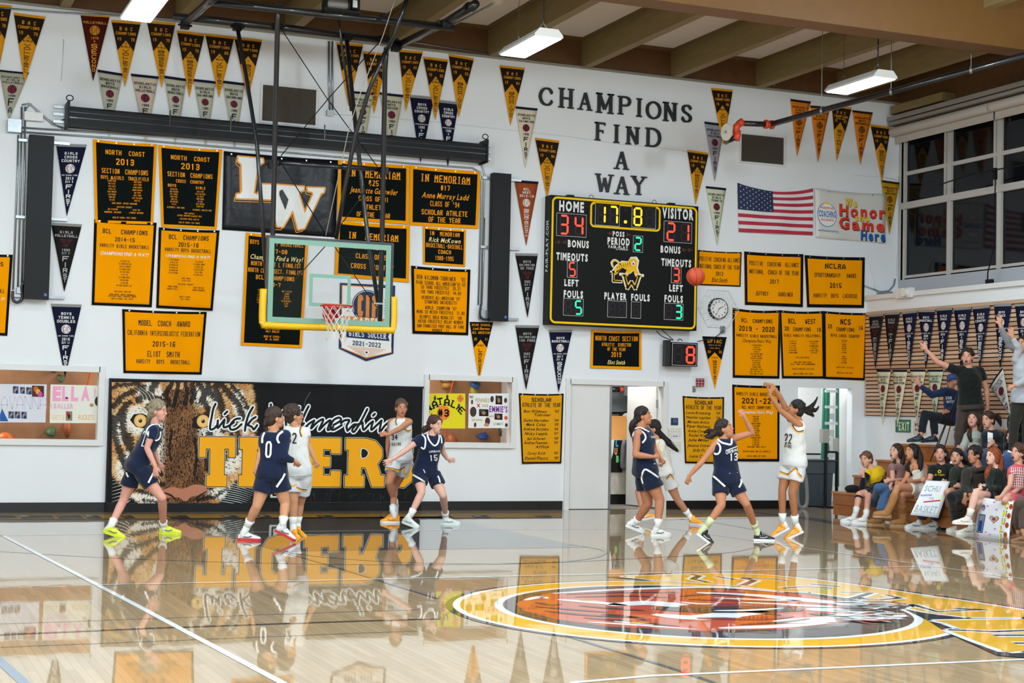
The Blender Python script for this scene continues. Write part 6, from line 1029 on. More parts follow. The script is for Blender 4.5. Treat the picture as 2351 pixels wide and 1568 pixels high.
# card box on a counter, folded fabric poster and sweater
ct=thing('counter',(12.2,25.6,0),'pale worn low counter inside the storeroom doorway','counter'); a=at(*Z(60,730),25.2);b=at(*Z(310,1400),25.2); mb=MB(); mb.box((a.x-.4,25.2,.18),(b.x+.5,25.8,a.z)); mb.build('front_panel',mat('worn_white','BDB5A8',.7,var=.15,scale=9,stretch=(4,1,1)),ct); mb=MB(); mb.box((a.x-.4,25.22,0),(b.x+.5,25.8,.18)); mb.build('plinth',MATS['black_base'],ct)
mb=MB(); ztp=a.z; P=[at(*Z(x,730),25.2) for x in (70,290)]; mb.prism([(P[0].x,25.2,ztp+.0),(P[1].x+.1,25.2,ztp),(P[1].x+.2,25.75,ztp+.42),(P[0].x+.22,25.75,ztp+.42)],(0,.02,.01)); mb.build('cardboard_sheet',mat('card','A9753A',.8),label='tan cardboard leaning behind the black poster in the storeroom',cat='cardboard')
pb=PF(25.18); mb=MB(); pb.P(mb,[Z(88,735),Z(205,735),Z(202,1122),Z(66,1118),Z(70,950)],hx('16110f'),0); r=mb.build('club_poster',M_print,label='black poster with coloured letters hanging in the storeroom',cat='poster'); thick(r,.006); mb=MB()
for s,x,y,c in (('L',138,768,hx('38A0D8')),('U',125,865,hx('E8A070')),('B',145,958,hx('6AD078'))): pb.T(mb,s,*Z(x,y),34/5.227,78/5.227,c,'f3',.004)
pb.P(mb,[Z(68,730),Z(105,732),Z(92,880),Z(72,960)],hx('D8D8D8'),.004); mb.build('lettering',M_print,r)
mb=MB(); rows=[]
for y,x0,x1 in ((730,210,315),(800,190,318),(900,182,315),(1000,178,305),(1060,180,275),(1088,215,260)):
    rows.append([at(*Z(x0+(x1-x0)*k/8,y),25.12)-V((0,.03*math.sin(k*1.3),0)) for k in range(9)])
mb.add([p for r_ in rows for p in r_],[(j*9+i,(j+1)*9+i,(j+1)*9+i+1,j*9+i+1) for j in range(len(rows)-1) for i in range(8)]); thick(mb.build('sweater',mat('grey_knit','6a6c6e',.95,bump=.6,scale=80),smooth=True,label='grey sweater hung over the counter edge in the storeroom',cat='sweater'),.03)
fq=PF(YW-.012)
a=wp(*Z(785,467));b=wp(*Z(868,555)); r=bxo('room_sign',(a.x,YW-.012,b.z),(b.x,YW-.001,a.z),mat('sign_navy','1E3854',.5),label='small dark blue room sign right of the wide doorway',cat='sign'); mb=MB(); fq.T(mb,'STAFF',*Z(835,490),40/5.227,16/5.227,hx('8aa8c8'),'f1'); fq.T(mb,'ROOM',*Z(835,512),40/5.227,14/5.227,hx('8aa8c8'),'f1'); mb.build('lettering',M_print,r)
fq=PF(YW-.004)
for (x0,y0,x1,y1),lb in (((742,582,908,722),'upper sheet of paper with yellow and pink marks taped by the doorway'),((752,748,908,890),'lower faint sheet of paper taped by the doorway')):
    a=wp(*Z(x0,y0));b=wp(*Z(x1,y1)); r=bxo('notice_sheet',(a.x,YW-.004,b.z),(b.x,YW-.001,a.z),mat('sheet_white','D6D6D4',.6),label=lb,cat='paper'); mb=MB()
    for i in range(5):
        for j in range(2): c=[hx('E8E060'),hx('D8D468'),hx('C03070'),hx('A8B8A0')][0 if y0>700 or j==0 else (2 if i in(2,3) else 1)]; fq.R(mb,*Z(x0+20+30*i,y0+25+60*j+(18 if c==hx('C03070') else 0)),20/5.227,(10)/5.227,c,.001); fq.R(mb,*Z(x0+20+30*i,y0+50+60*j),16/5.227,4/5.227,hx('777777'),.001)
    mb.build('printed_marks',M_print,r)
# ================================================================ SECOND DOORWAY
K=lambda x,y:(1800+x/5.058,880+y/5.058)
def cbox(name,x0,y0,x1,y1,Ya,Yb,m,**k):
    a=at(*K(x0,y0),Ya);b=at(*K(x1,y1),Ya); return bxo(name,(a.x,Ya,max(b.z,0.002)),(b.x,Yb,a.z),m,**k)
bn=thing('storage_bin',at(*K(400,1390),YW+.5),'dark grey plastic bin standing in the narrow doorway','bin'); a=at(*K(240,1045),YW+.35);b=at(*K(565,1395),YW+.35); mb=MB(); mb.prism([(a.x,YW+.35,a.z),(b.x,YW+.35,a.z),(b.x-.03,YW+.35,.02),(a.x+.04,YW+.35,.02)],(0,.6,0)); mb.build('body',mat('bin_grey','3a434a',.5),bn); c=at(*K(262,905),YW+.35); e=at(*K(600,910),YW+.35); mb=MB(); mb.box((a.x-.02,YW+.32,a.z),(b.x+.02,YW+.98,c.z)); mb.build('rim_band',mat('bin_grey2','424c52',.5),bn); mb=MB(); mb.box((a.x-.03,YW+.3,c.z),(e.x,YW+1.0,c.z+.03)); mb.build('lip',mat('bin_grey3','2c353a',.5),bn)
ld=thing('stepladder',at(*K(540,1395),YW+1.5),'green and silver stepladder inside the narrow doorway','ladder'); M_grn=mat('ladder_green','0E6A50',.4); M_alu=mat('aluminium','C4C6CC',.35,metal=.5)
Yl=YW+1.35
for nm,(x0,x1) in (('side_rail',(455,482)),('side_rail',(606,640))):
    mb=MB(); mb.prism([at(*K(x0+12,60),Yl),at(*K(x1+(3 if x0<500 else 0),60),Yl),at(*K(x1-12 if x0<500 else x1,1200),Yl),at(*K(x0-22 if x0<500 else x0,1200),Yl)],(0,.05,0)); mb.build(nm,M_grn,ld)
mb=MB(); mb.prism([at(*K(500,80),Yl+.4),at(*K(535,80),Yl+.4),at(*K(515,1200),Yl+.6),at(*K(470,1200),Yl+.6)],(0,.04,0)); mb.build('rear_rail',M_grn,ld)
for y in (75,258,448,632,822): a=at(*K(472,y),Yl);b=at(*K(606,y+34),Yl); mb=MB(); mb.box((a.x,Yl-.05,b.z),(b.x,Yl+.1,a.z)); mb.build('step',M_alu,ld)
for y in (350,540,720): a=at(*K(530,y),Yl+.5);b=at(*K(600,y+70),Yl+.5); mb=MB(); mb.box((a.x,Yl+.5,b.z),(b.x,Yl+.52,a.z)); mb.build('cross_brace',M_alu,ld)
st=thing('stand_dispenser',at(*K(487,1395),YW+.2),'grey box dispenser on a slim black floor pole in the narrow doorway','stand'); a=at(*K(443,530),YW+.2);b=at(*K(516,692),YW+.2); mb=MB(); mb.box((a.x,YW+.17,b.z),(b.x,YW+.28,a.z)); mb.build('box',mat('dispenser','A6A49C',.5),st); mb=MB(); p=at(*K(487,700),YW+.23); mb.tube([(p.x,YW+.23,p.z+.05),(p.x,YW+.23,.02)],.03,8); mb.build('pole',M_dark,st); mb=MB(); mb.tube([(p.x,YW+.23,.0),(p.x,YW+.23,.02)],.16,16); mb.build('base',M_dark,st)
cbox('wall_rail',270,812,440,832,YW+2.2,YW+2.24,M_dark,label='black rail on the white wall behind the shooting player',cat='rail')
cbox('tilted_box',570,640,634,795,YW+.9,YW+1.0,mat('dispenser'),label='tilted grey box leaning by the ladder in the narrow doorway',cat='box')
mb=MB(); a=at(1916,1060,YW+.6); mb.tube([at(*K(615,800),YW+.6),(at(*K(615,800),YW+.6).x,YW+.6,0)],.03,8); mb.tube([at(*K(500,795),YW+.6),at(*K(615,800),YW+.6)],.02,6); mb.build('cart_frame',M_dark,label='black upright cart frame right of the grey bin',cat='frame')
mb=MB(); mb.tube(cr([(x,YW-.12,z) for x,z in ((15.42,.62),(15.5,.72),(15.58,.5),(15.6,.1),(15.5,.02),(15.42,.1),(15.4,.4),(15.42,.62))],5),.035,8); mb.build('folded_chair_frame',mat('grey_metal','777777',.5),smooth=True,label='grey rounded folded frame leaning at the narrow doorway edge',cat='frame')
# ================================================================ BLEACHERS
M_bw=mat('bleacher_wood','9A5A22',.42,var=.14,scale=3,stretch=(6,1,6),coat=.3); M_bt=mat('bleacher_top','B06A2A',.4,var=.1,scale=3,stretch=(6,1,6),coat=.3)
TX=[14.87,15.28,15.74,16.24,16.55]; TZ=[.42,.69,.95,1.22,1.50]; YE=[21.9,21.9,21.9,21.9,20.9]
ordt=['lowest','second','third','fourth','topmost']
for i in range(5):
    x0=TX[i]; x1=TX[i+1]+.04 if i<4 else XL-.04; zt=TZ[i]; zb=TZ[i-1] if i else .03; t=thing('bleacher_tier',(x0,15,zb),'%s orange-brown wooden tier of the bleachers'%ordt[i],'bleacher','wooden bleacher tiers on the right')
    y=YE[i]
    for j,L in enumerate((3.6,3.7,5)):
        mb=MB(); mb.box((x0-.02,y-L+.004,zt-.035),(x1,y-.0,zt)); mb.build('seat_board',M_bt,t)
        n=2 if i==0 else 1; h=(zt-.035-zb)/n
        for k in range(n): mb=MB(); mb.box((x0+.01*(n-k),y-L+.006,zb+h*k+.003),(x0+.035,y-.002,zb+h*(k+1)-.003)); mb.build('riser_board',M_bw,t)
        y-=L
    mb=MB(); mb.box((x0+.036,YE[i]-12,zb if i else .06),(x1,YE[i]-.005,zt-.036)); mb.build('end_panel',M_bw,t)
bx=thing('bench_bag',at(1940,1128,21.7),'black cap lying on the far end of the lowest bleacher','cap'); p=V((15.08,21.62,.42)); mb=MB(); mb.ell(p+V((0,0,.05)),V((.13,0,0)),V((0,.14,0)),V((0,0,.07)),16); mb.build('crown',mat('black_cloth','111316',.9),bx,smooth=True); mb=MB(); mb.ell(p+V((0,-.16,.015)),V((.1,0,0)),V((0,.1,0)),V((0,0,.012)),14); mb.build('brim',MATS['black_cloth'],bx,smooth=True)
tp=thing('tripod',(16.1,20.4,.95),'thin black tripod standing on the bleachers beside the seated man','tripod'); a=ax(2150,975,16.5)
T0=ax(2210,840,16.15); 
for q in ((2136,1018,16.1),(2154,1020,16.3),(2170,1005,16.5)): mb=MB(); e=ax(*q[:2],q[2]); e=V((e.x,e.y,.96 if e.x<16.24 else 1.22)); mb.tube([T0-V((0,0,.25)),e],.009,6); mb.build('leg',M_pipe,tp,smooth=True)
mb=MB(); mb.tube([T0-V((0,0,.3)),T0+V((0,0,.1))],.014,6); mb.build('centre_column',M_pipe,tp); mb=MB(); mb.box(T0+V((-.04,-.05,.1)),T0+V((.05,.05,.2))); mb.build('camera_head',M_dark,tp)
import numpy as np
# ================================================================ PEOPLE
DG=bpy.context.evaluated_depsgraph_get
def skinmat(c): return mat('skin_'+c,c,.6,var=.05,scale=14,spec=.25)
def hairmat(c): return mat('hair_'+c,c,.5,bump=3,scale=55,stretch=(1,1,.25),var=.35,spec=.4)
def clothmat(c): return mat('fabric_'+c,c,.85,bump=1.8,scale=4.5,var=.04,spec=.2,sheen=.2)
M_dec=mat('garment_print',rough=.8,attr=True)
def remesh(mb,name,m,parent,vox=.011,it=3,fac=.5,kind=None,label=None,disp=0):
    o=mb.build(name,m,parent,smooth=True); md=o.modifiers.new('r','REMESH'); md.mode='VOXEL'; md.voxel_size=vox; md.use_smooth_shade=True
    if it: s=o.modifiers.new('s','SMOOTH'); s.factor=fac; s.iterations=it
    me=bpy.data.meshes.new_from_object(o.evaluated_get(DG())); o.modifiers.clear(); old=o.data; o.data=me; bpy.data.meshes.remove(old)
    n=len(me.vertices); co=np.empty(n*3,'f'); no=np.empty(n*3,'f'); me.vertices.foreach_get('co',co); me.vertices.foreach_get('normal',no); c=co.reshape(-1,3); x,y,z=c[:,0],c[:,1],c[:,2]; k=None
    if disp: k=np.sin(x*95+3*np.sin(z*40))*np.sin(y*90+2*np.sin(x*50))*np.sin(z*70+1.3)*disp
    if name in('shirt','shorts','trousers','jeans','hooded_sweatshirt','skirt','vest'): k=np.sin(x*31+2.2*np.sin(z*13)+y*23)*np.sin(z*19+1.7*np.sin(x*15+y*11))*.0055
    if k is not None: me.vertices.foreach_set('co',(c+no.reshape(-1,3)*k[:,None]).ravel().astype('f'))
    me.polygons.foreach_set('use_smooth',[True]*len(me.polygons)); me.update()
    if label: o['label']=label
    return o
def bvh_of(*objs):
    vs=[];fs=[]
    for o in objs:
        org=ORG[o.name]; b=len(vs); vs+= [v.co+org for v in o.data.vertices]; fs+= [[b+i for i in p.vertices] for p in o.data.polygons]
    return BVHTree.FromPolygons(vs,fs)
def axes(d,hint):
    d=d.normalized(); s=hint-d*hint.dot(d); s=s.normalized() if s.length>1e-5 else d.orthogonal().normalized(); return d,s,d.cross(s)
def ringe(c,X,Y,w,d,n=16): return [c+X*(w*math.cos(2*math.pi*j/n))+Y*(d*math.sin(2*math.pi*j/n)) for j in range(n)]
def person(label,o,J,face,skin='C08A6A',hair='3A2A20',style='short',top=('navy','tank'),bottom=('13244a','shorts'),shoes=('E8E8E8','E8E8E8','D8D8D8'),sock='E4E4E0',facing=None,Z0=None,X0=None,sc=1.,pony=(),flow=(),trims=(),nums=(),mouth=0,hem=.5,group=None,curl=.5,ground=(1,1),extra=None,vox=.0062,g=1.,sleeve=None,cap=None,sockh=.085,tup=None,thumb=(1,-1),hat=None,braid=(),long_=.0,glasses=False,hs=1.1,vestc=None):
    ox,oy,s_=o
    def px(q): return (ox+q[0]/s_,oy+q[1]/s_)
    F={}
    zs=[]
    for k in 'AB':
        f=J['f'+k]; heel,toe=px(f[0:2]),px(f[2:4]); 
        if ground[0 if k=='A' else 1] and f[1] is not None: F[k]=zof(fl(*(toe if toe[1]>heel[1] or True else heel)))
    if X0 is not None: Z0=zof(ax(*px(J['pv']),X0))
    elif Z0 is None: Z0=sum(F.values())/max(1,len(F))
    P=lambda q,dz=None: cz(*px(q),Z0+(q[2] if len(q)>2 else 0 if dz is None else dz))
    nk,hd,pv=P(J['nk']),P(J['hd']),P(J['pv']); sA,sB=P(J['sA']),P(J['sB']); pA,pB=P(J['pA']),P(J['pB'])
    fw=CR*face[0]+V((0,0,1))*face[1]-CF*face[2]; fw.normalize(); bf=facing or face; bfw=(CR*bf[0]-CF*bf[2]).normalized()
    feet={}
    for k,gr in zip('AB',ground):
        f=J['f'+k]; ank=J['a'+k]
        if gr: z=F[k]; 
        else: z=Z0+(ank[2] if len(ank)>2 else 0)
        zg=z; feet[k]=(cz(*px(f[0:2]),zg),cz(*px(f[2:4]),zg-(0 if len(f)<5 else f[4])),cz(*px(ank),zg))
    base=V((pv.x,pv.y,min(feet['A'][1].z,feet['B'][1].z))); t=thing('person',base,label,'person',group)
    up=tup or V((0,0,1)); M_s=skinmat(skin); M_h=hairmat(hair)
    hu=((hd-nk).normalized()*.5+V((0,0,1))).normalized(); hu=(hu-fw*hu.dot(fw)).normalized(); hr=fw.cross(hu).normalized()
    S_=sc
    # ---- body
    B=MB(); HS=S_*hs; H=lambda r,f_,u: hd+hr*(r*HS)+fw*(f_*HS)+hu*(u*HS)
    B.ell(H(0,-.008,.02),hr*.073*HS,fw*.092*HS,hu*.096*HS,18); B.ell(H(0,.03,-.055),hr*.053*HS,fw*.055*HS,hu*.058*HS,16); B.ell(H(0,.062,-.088),hr*.022*HS,fw*.018*HS,hu*.016*HS,10)
    B.caps(H(0,.078,.01),H(0,.094,-.022),.0085*HS,.0115*HS,8); B.ell(H(0,.080,-.053),hr*.026*HS,fw*.010*HS,hu*.012*HS,10)
    for q in (-1,1): B.ell(H(.074*q,-.008,-.01),hr*.01*HS,fw*.018*HS,hu*.03*HS,10); B.ell(H(.022*q,.026,-.022),hr*.044*HS,fw*.052*HS,hu*.05*HS,12)
    B.caps(nk-(hd-nk).normalized()*.02,H(0,-.02,-.05),.06*g*S_,.055*g*S_)
    side_t=(sB-sA); side_b=(pB-pA); spn=(nk-pv)
    if side_b.length<.05 or abs(side_b.normalized().dot(spn.normalized()))>.7: side_b=side_t
    def tor(inf=0,rings=None,t0=-.1):
        R=[]
        for tt,w,d,bust in rings or ((-.14,.15,.115,0),(0,.17,.122,0),(.2,.142,.102,0),(.42,.138,.102,.005),(.66,.158,.112,.022),(.84,.158,.1,.008),(.95,.11,.075,0),(1.0,.062,.056,0)):
            if tt<t0: continue
            c=pv+spn*tt; sd=(side_b.normalized()*(1-max(0,min(1,tt)))+side_t.normalized()*max(0,min(1,tt))); dn,sx_,fx=axes(spn,sd)
            if fx.dot(bfw)<0: fx=-fx
            R.append(ringe(c+fx*bust,sx_,fx,(w*g+inf)*S_,(d*g+inf)*S_,18))
        return R
    B.loft(tor()); 
    for s0 in (sA,sB): B.caps(nk+(s0-nk)*.25-spn.normalized()*.03,s0,.05*S_,.053*g*S_)
    for k,sh,hp,ht in (('A',sA,pA,0),('B',sB,pB,1)):
        e,w_,tip=P(J['e'+k]),P(J['w'+k]),P(J['h'+k])
        B.caps(sh,e,.052*g*S_,.036*g*S_); m1=e.lerp(w_,.28); B.caps(e,m1,.036*g*S_,.039*g*S_); B.caps(m1,w_,.039*g*S_,.025*S_)
        # hand
        d=(tip-w_); L=max(.13,min(.185,d.length))*1.; d.normalize(); n_=(CF if abs(d.dot(CF))<.8 else V((0,0,1))); n_=(n_-d*n_.dot(d)).normalized(); sd=d.cross(n_)*thumb[ht]; kk=L/.175
        B.ell(w_+d*.05*kk,d*.055*kk,sd*.037*kk,n_*.016,12); B.caps(w_,w_+d*.04,.024*S_,.022*S_,8); cu=curl[ht] if isinstance(curl,(tuple,list)) else curl; spr=.05 if cu>.5 else .13
        for i,(o_,l) in enumerate(((-.030,.062),(-.010,.078),(.011,.084),(.031,.074))):
            b0=w_+d*(.088*kk)+sd*o_*kk; a_=(i-1.5)*spr; dd=(d*math.cos(a_)+sd*math.sin(a_)); d1=(dd*math.cos(cu*.5)+n_*math.sin(cu*.5)); d2_=(dd*math.cos(cu*1.3)+n_*math.sin(cu*1.3)); l*=kk
            m=b0+d1*l*.5; B.caps(b0-dd*.025,m,.0092,.0082,7); B.caps(m,m+d2_*l*.5,.0082,.0074,7)
        tb=w_+d*.03*kk+sd*.032*kk; td=(d*.75+sd*.65+n_*.15).normalized(); B.caps(tb-sd*.01,tb+td*.035*kk,.012,.011,7); B.caps(tb+td*.035*kk,tb+(td+d*.5).normalized()*.065*kk,.011,.009,7)
        # leg
        kn,(hl,to,an)=J['k'+k],feet[k]; kn=P(kn) if len(kn)>2 else cz(*px(kn),(zof(hp)+zof(an))/2); m0=hp.lerp(kn,.45); B.caps(hp,m0,.088*g*S_,.08*g*S_); B.caps(m0,kn,.08*g*S_,.055*g*S_); m1=kn.lerp(an,.3); B.caps(kn,m1,.054*g*S_,.055*g*S_); B.caps(m1,an,.055*g*S_,.034*S_); q0=hl+(to-hl).normalized()*.065+V((0,0,.05)); B.caps(an,q0,.034*S_,.034*S_)
        feet[k]+=(kn,hp)
    B.ell(pv-bfw*.03-V((0,0,.03)),side_b.normalized()*.15*g,bfw*.1*g,V((0,0,.09)),14) if side_b.length>.01 else 0
    body=remesh(B,'body',M_s,t,vox,2)
    # ---- face features
    fb=MB()
    for q in (-1,1):
        fb.ell(H(.031*q,.0665,.012),hr*.0135*HS,fw*.0105*HS,hu*.0065*HS,12,m=0); fb.ell(H(.031*q,.0725,.012),hr*.0062*HS,fw*.006*HS,hu*.0064*HS,10,m=1); fb.ell(H(.031*q,.0705,.0185),hr*.0145*HS,fw*.008*HS,hu*.0024*HS,10,m=1)
    if fb.v: fb.build('eyes',[mat('eye_white','D8D4CE',.3),mat('eye_dark','1c1410',.3)],t,smooth=True)
    fb=MB()
    for q in (-1,1): fb.ell(H(.033*q,.071,.034),hr*.019*HS,fw*.0085*HS,hu*.0036*HS,10)
    fb.build('eyebrows',M_h,t,smooth=True)
    fb=MB(); fb.ell(H(0,.086,-.049),hr*.021*HS,fw*.0065*HS,hu*.005*HS,12); fb.ell(H(0,.084,-.059-mouth*.022),hr*.018*HS,fw*.007*HS,hu*.006*HS,12); fb.build('lips',mat('lips_'+('a' if skin<'A' else 'b'),'9A4A44' if skin>'A' else '7A3A30',.4),t,smooth=True)
    if mouth: fb=MB(); fb.ell(H(0,.086,-.054-mouth*.01),hr*.017*HS,fw*.006*HS,hu*(.004+.012*mouth)*HS,12); fb.build('open_mouth',mat('mouth_dark','3a1212',.5),t,smooth=True)
    if glasses:
        fb=MB()
        for q in (-1,1): fb.tube([H(.032*q+.02*math.cos(a),.092,.01+.016*math.sin(a)) for a in [2*math.pi*i/14 for i in range(15)]],.002,5); fb.tube([H(.052*q,.09,.014),H(.078*q,.0,.012)],.002,5)
        fb.tube([H(-.012,.095,.014),H(.012,.095,.014)],.002,5); fb.build('glasses',M_dark,t,smooth=True)
    # ---- hair
    hb=MB()
    if style!='none':
        hb.ell(H(0,-.024,.04),hr*.084*HS,fw*.1*HS,hu*.098*HS,18); hb.ell(H(0,-.05,-.01),hr*.076*HS,fw*.066*HS,hu*.085*HS,16)
        if style in('curly','short','mop'):
            rq=random.Random(len(label)); n=46 if style!='short' else 26; a_=.02 if style!='short' else .012
            for i in range(n):
                th=rq.uniform(0,2*math.pi); ph=rq.uniform(-.35,1.45); c=H(.08*math.cos(th)*math.cos(ph),-.03+.095*math.sin(th)*math.cos(ph),.035+.092*math.sin(ph)); 
                if (c-hd).dot(fw)>.045*HS and (c-hd).dot(hu)<.075*HS: continue
                r=rq.uniform(a_,a_*1.6); hb.ell(c,hr*r,fw*r,hu*r,6)
        for q in (-1,1):
            if style=='long': hb.ell(H(.068*q,-.022,-.01),hr*.022*HS,fw*.045*HS,hu*.085*HS,12)
            else: hb.ell(H(.066*q,.018,.055),hr*.02*HS,fw*.045*HS,hu*.035*HS,10)
        if style=='bun': hb.ell(H(0,-.135,.0),hr*.04,fw*.035,hu*.04,10)
    def strand(pl,rr_,nst,seed):
        pts=[P(q) for q in cr([tuple(q)+((0,) if len(q)<3 else ()) for q in pl],4)]; n=len(pts); rad=[rr_[min(int(i/(n-1)*(len(rr_)-1)),len(rr_)-2)]*(1-(i/(n-1)*(len(rr_)-1))%1)+rr_[min(int(i/(n-1)*(len(rr_)-1))+1,len(rr_)-1)]*((i/(n-1)*(len(rr_)-1))%1) if i<n-1 else rr_[-1] for i in range(n)]
        for i in range(n-1): hb.caps(pts[i],pts[i+1],rad[i],rad[i+1],8)
        rq=random.Random(seed)
        for k in range(nst):
            a=rq.uniform(0,6.28); sp=rq.uniform(.5,1.15); e=rq.uniform(.85,1.12); X=(pts[-1]-pts[0]).normalized().orthogonal().normalized(); Y=(pts[-1]-pts[0]).normalized().cross(X); q=[p+(X*math.cos(a+i*.15)+Y*math.sin(a+i*.15))*(rad[i]*sp+.006*i/n) for i,p in enumerate(pts)]; q[-1]=q[-1]+(pts[-1]-pts[-2])*(e*2.-1.2); sb_.tube(q,[.0045]*(n-1)+[.001],5)
    sb_=MB()
    for i,(pl,rd) in enumerate(pony): strand(pl,rd,16,i)
    for i,(pl,rd) in enumerate(flow): strand(pl,rd,10,i+7)
    for i,(q,r) in enumerate(braid): p=P(q); hb.ell(p+hr*(.008*(-1)**i),hr*r,fw*r,V((0,0,r*1.1)),8)
    if hb.v: remesh(hb,'hair',M_h,t,.0095,2,.5,disp=.004 if style in('curly','mop') else .0018)
    if sb_.v: sb_.build('hair_strands',M_h,t,smooth=True,kind='stuff')
    if hat:
        cb=MB(); 
        for i,(u,r) in enumerate(((.03,.1),(.06,.1),(.09,.088),(.115,.06),(.128,.02))): pass
        cb.loft([ringe(H(0,-.012,u),hr,fw,w*S_,(w+.014)*S_,20) for u,w in ((.028,.087),(.06,.087),(.09,.078),(.115,.055),(.128,.015))]); hm=mat('cap_'+hat,hat,.7); cb.build('cap',hm,t,smooth=True); cb=MB(); cb.loft([[H(.075*math.cos(a)*(1 if z else 1),.06+.105*math.sin(a),.036+z-.02*math.sin(a)) for a in [math.pi*i/12 for i in range(13)]] for z in (0,.006)]); cb.build('cap_brim',hm,t,smooth=True)
    # ---- clothes
    tc_,tt_=top; M_t=clothmat(tc_); T=MB(); inf=.016 if tt_!='hoodie' else .03
    hemr=((-.13,.172,.135,0),(0,.172,.13,0),(.2,.15,.112,0),(.42,.145,.11,.006),(.66,.158,.116,.024),(.84,.155,.1,.01),(.95,.105,.078,0),(.985,.075,.062,0)) if tt_!='crop' else ((.1,.15,.11,0),(.42,.14,.105,.006),(.66,.152,.115,.026),(.76,.15,.108,.012))
    T.loft(tor(inf,hemr,-.2)); slv=sleeve or {'tank':(0,0),'crop':(0,0),'tee':(.42,.42),'long':(2,2),'hoodie':(2,2),'vest':(2,2)}[tt_]
    for k,sh,fr_ in (('A',sA,slv[0]),('B',sB,slv[1])):
        if tt_=='crop': continue
        e,w_=P(J['e'+k]),P(J['w'+k])
        if fr_==0: T.caps(nk+(sh-nk)*.2-spn.normalized()*.035,nk+(sh-nk)*.68-spn.normalized()*.02,.058*S_,.05*S_)
        else:
            T.caps(nk+(sh-nk)*.2-spn.normalized()*.03,sh,.06*S_,(.062+inf*.3)*g*S_)
            def cone(a,b,ra,rb): d,x,y=axes(b-a,V((.3,.5,.8))); T.loft([ringe(a,x,y,ra,ra,14),ringe(b,x,y,rb,rb,14)])
            if fr_<=1: cone(sh,sh.lerp(e,fr_),.062*g*S_,.064*g*S_)
            else: T.caps(sh,e,(.06+inf*.4)*g,(.048+inf*.3)*g); cone(e,e.lerp(w_,.93),(.048+inf*.3)*g,(.033+inf*.2)); T.caps(e,e.lerp(w_,.3),(.048+inf*.3)*g,(.046+inf*.3)*g)
    if tt_=='hoodie': T.ell(nk-bfw*.06+V((0,0,.03)),side_t.normalized()*.1,bfw*.06,V((0,0,.06)),12)
    shirt=remesh(T,'shirt' if tt_!='hoodie' else 'hooded_sweatshirt',M_t,t,.0125,4,.6)
    if vestc:
        vm=MB(); vm.loft(tor(inf+.012,((.45,.145,.11,.006),(.66,.158,.116,.024),(.84,.155,.1,.01),(.95,.11,.08,0),(.99,.08,.066,0)),-.2))
        for sh in (sA,sB): vm.caps(nk+(sh-nk)*.2-spn.normalized()*.03,nk+(sh-nk)*.95,.07,.07)
        remesh(vm,'vest',clothmat(vestc),t,.0125,4,.6)
    bc,bt=bottom; M_b=clothmat(bc); Q_=MB(); Q_.loft(tor(.02,((-.2,.13,.1,0),(-.1,.17,.13,0),(0,.17,.128,0),(.12,.152,.112,0)),-.3))
    for k in 'AB':
        hl,to,an,kn,hp=feet[k]; 
        def cone2(a,b,ra,rb): d,x,y=axes(b-a,V((.3,.5,.8))); Q_.loft([ringe(a,x,y,ra,ra,16),ringe(a.lerp(b,.5),x,y,(ra+rb)/2,(ra+rb)/2,16),ringe(b,x,y,rb,rb,16)])
        if bt in('shorts','skirt'): cone2(hp+V((0,0,.03)) if hp.z-kn.z>.2 else hp,hp.lerp(kn,hem),.105*g*S_,.112*g*S_); Q_.caps(hp,hp.lerp(kn,.2),.1*g*S_,.1*g*S_)
        else: Q_.caps(hp,kn,.102*g*S_,.073*g*S_); cone2(kn,kn.lerp(an,.97),.07*g*S_,(.06 if bt=='pants' else .082)*S_); Q_.caps(kn,kn.lerp(an,.3),.073*g*S_,.066*g*S_)
    if bt=='skirt': 
        a=(feet['A'][4]+feet['B'][4])/2; b=(feet['A'][4].lerp(feet['A'][3],hem)+feet['B'][4].lerp(feet['B'][3],hem))/2; Q_.caps(a,b,.12,.1)
    shorts=remesh(Q_,{'shorts':'shorts','pants':'trousers','jeans':'jeans','skirt':'skirt'}[bt],M_b,t,.0125,4,.6)
    # ---- socks and shoes
    uc,so,ac=shoes
    for k in 'AB':
        hl,to,an,kn,hp=feet[k]; 
        if sock and bt in('shorts','skirt'):
            sk=MB(); d,x,y=axes(kn-an,V((.3,.5,.8))); sk.caps(an,hl+(to-hl).normalized()*.065+V((0,0,.06)),.043,.043,14); sk.loft([ringe(an-d*.03,x,y,.043,.043,14),ringe(an+d*sockh*.4,x,y,.046,.046,14),ringe(an+d*sockh,x,y,.055*g,.055*g,14)]); sk.build('sock',mat('sock_'+sock,sock,.9,bump=.4,scale=60),t,smooth=True)
        fd=(to-hl); L=.27*S_; 
        if fd.length<.12: fd=fd.normalized()*.2+bfw*.1
        fd.normalize(); u_=(an-(hl+fd*.07)); u_=(u_-fd*u_.dot(fd)); u_=V((0,0,1)) if u_.length<.02 else u_.normalized()
        if fd.z>-.25 and abs(fd.z)<.25: u_=(V((0,0,1))-fd*fd.z).normalized()
        sx_=fd.cross(u_).normalized(); h0=hl
        if (k=='A' and ground[0]) or (k=='B' and ground[1]):
            if abs(fd.z)<.2: fd.z=0; fd.normalize(); u_=V((0,0,1)); sx_=fd.cross(u_).normalized(); h0=V((hl.x,hl.y,0))
        sh_=MB(); prof=((0,.028,.055),(.04,.036,.078),(.09,.037,.088),(.13,.038,.085),(.17,.042,.066),(.21,.046,.05),(.245,.042,.04),(.268,.028,.03),(.278,.01,.02))
        rg=[]
        for x_,w_,hh in prof:
            c=h0+fd*(x_*L/.27)+u_*(.018+hh*.45); rg.append([c+sx_*(w_*math.cos(2*math.pi*j/14)*(1.0 if math.sin(2*math.pi*j/14)<0 else .86))+u_*(hh*.5*math.sin(2*math.pi*j/14)) for j in range(14)])
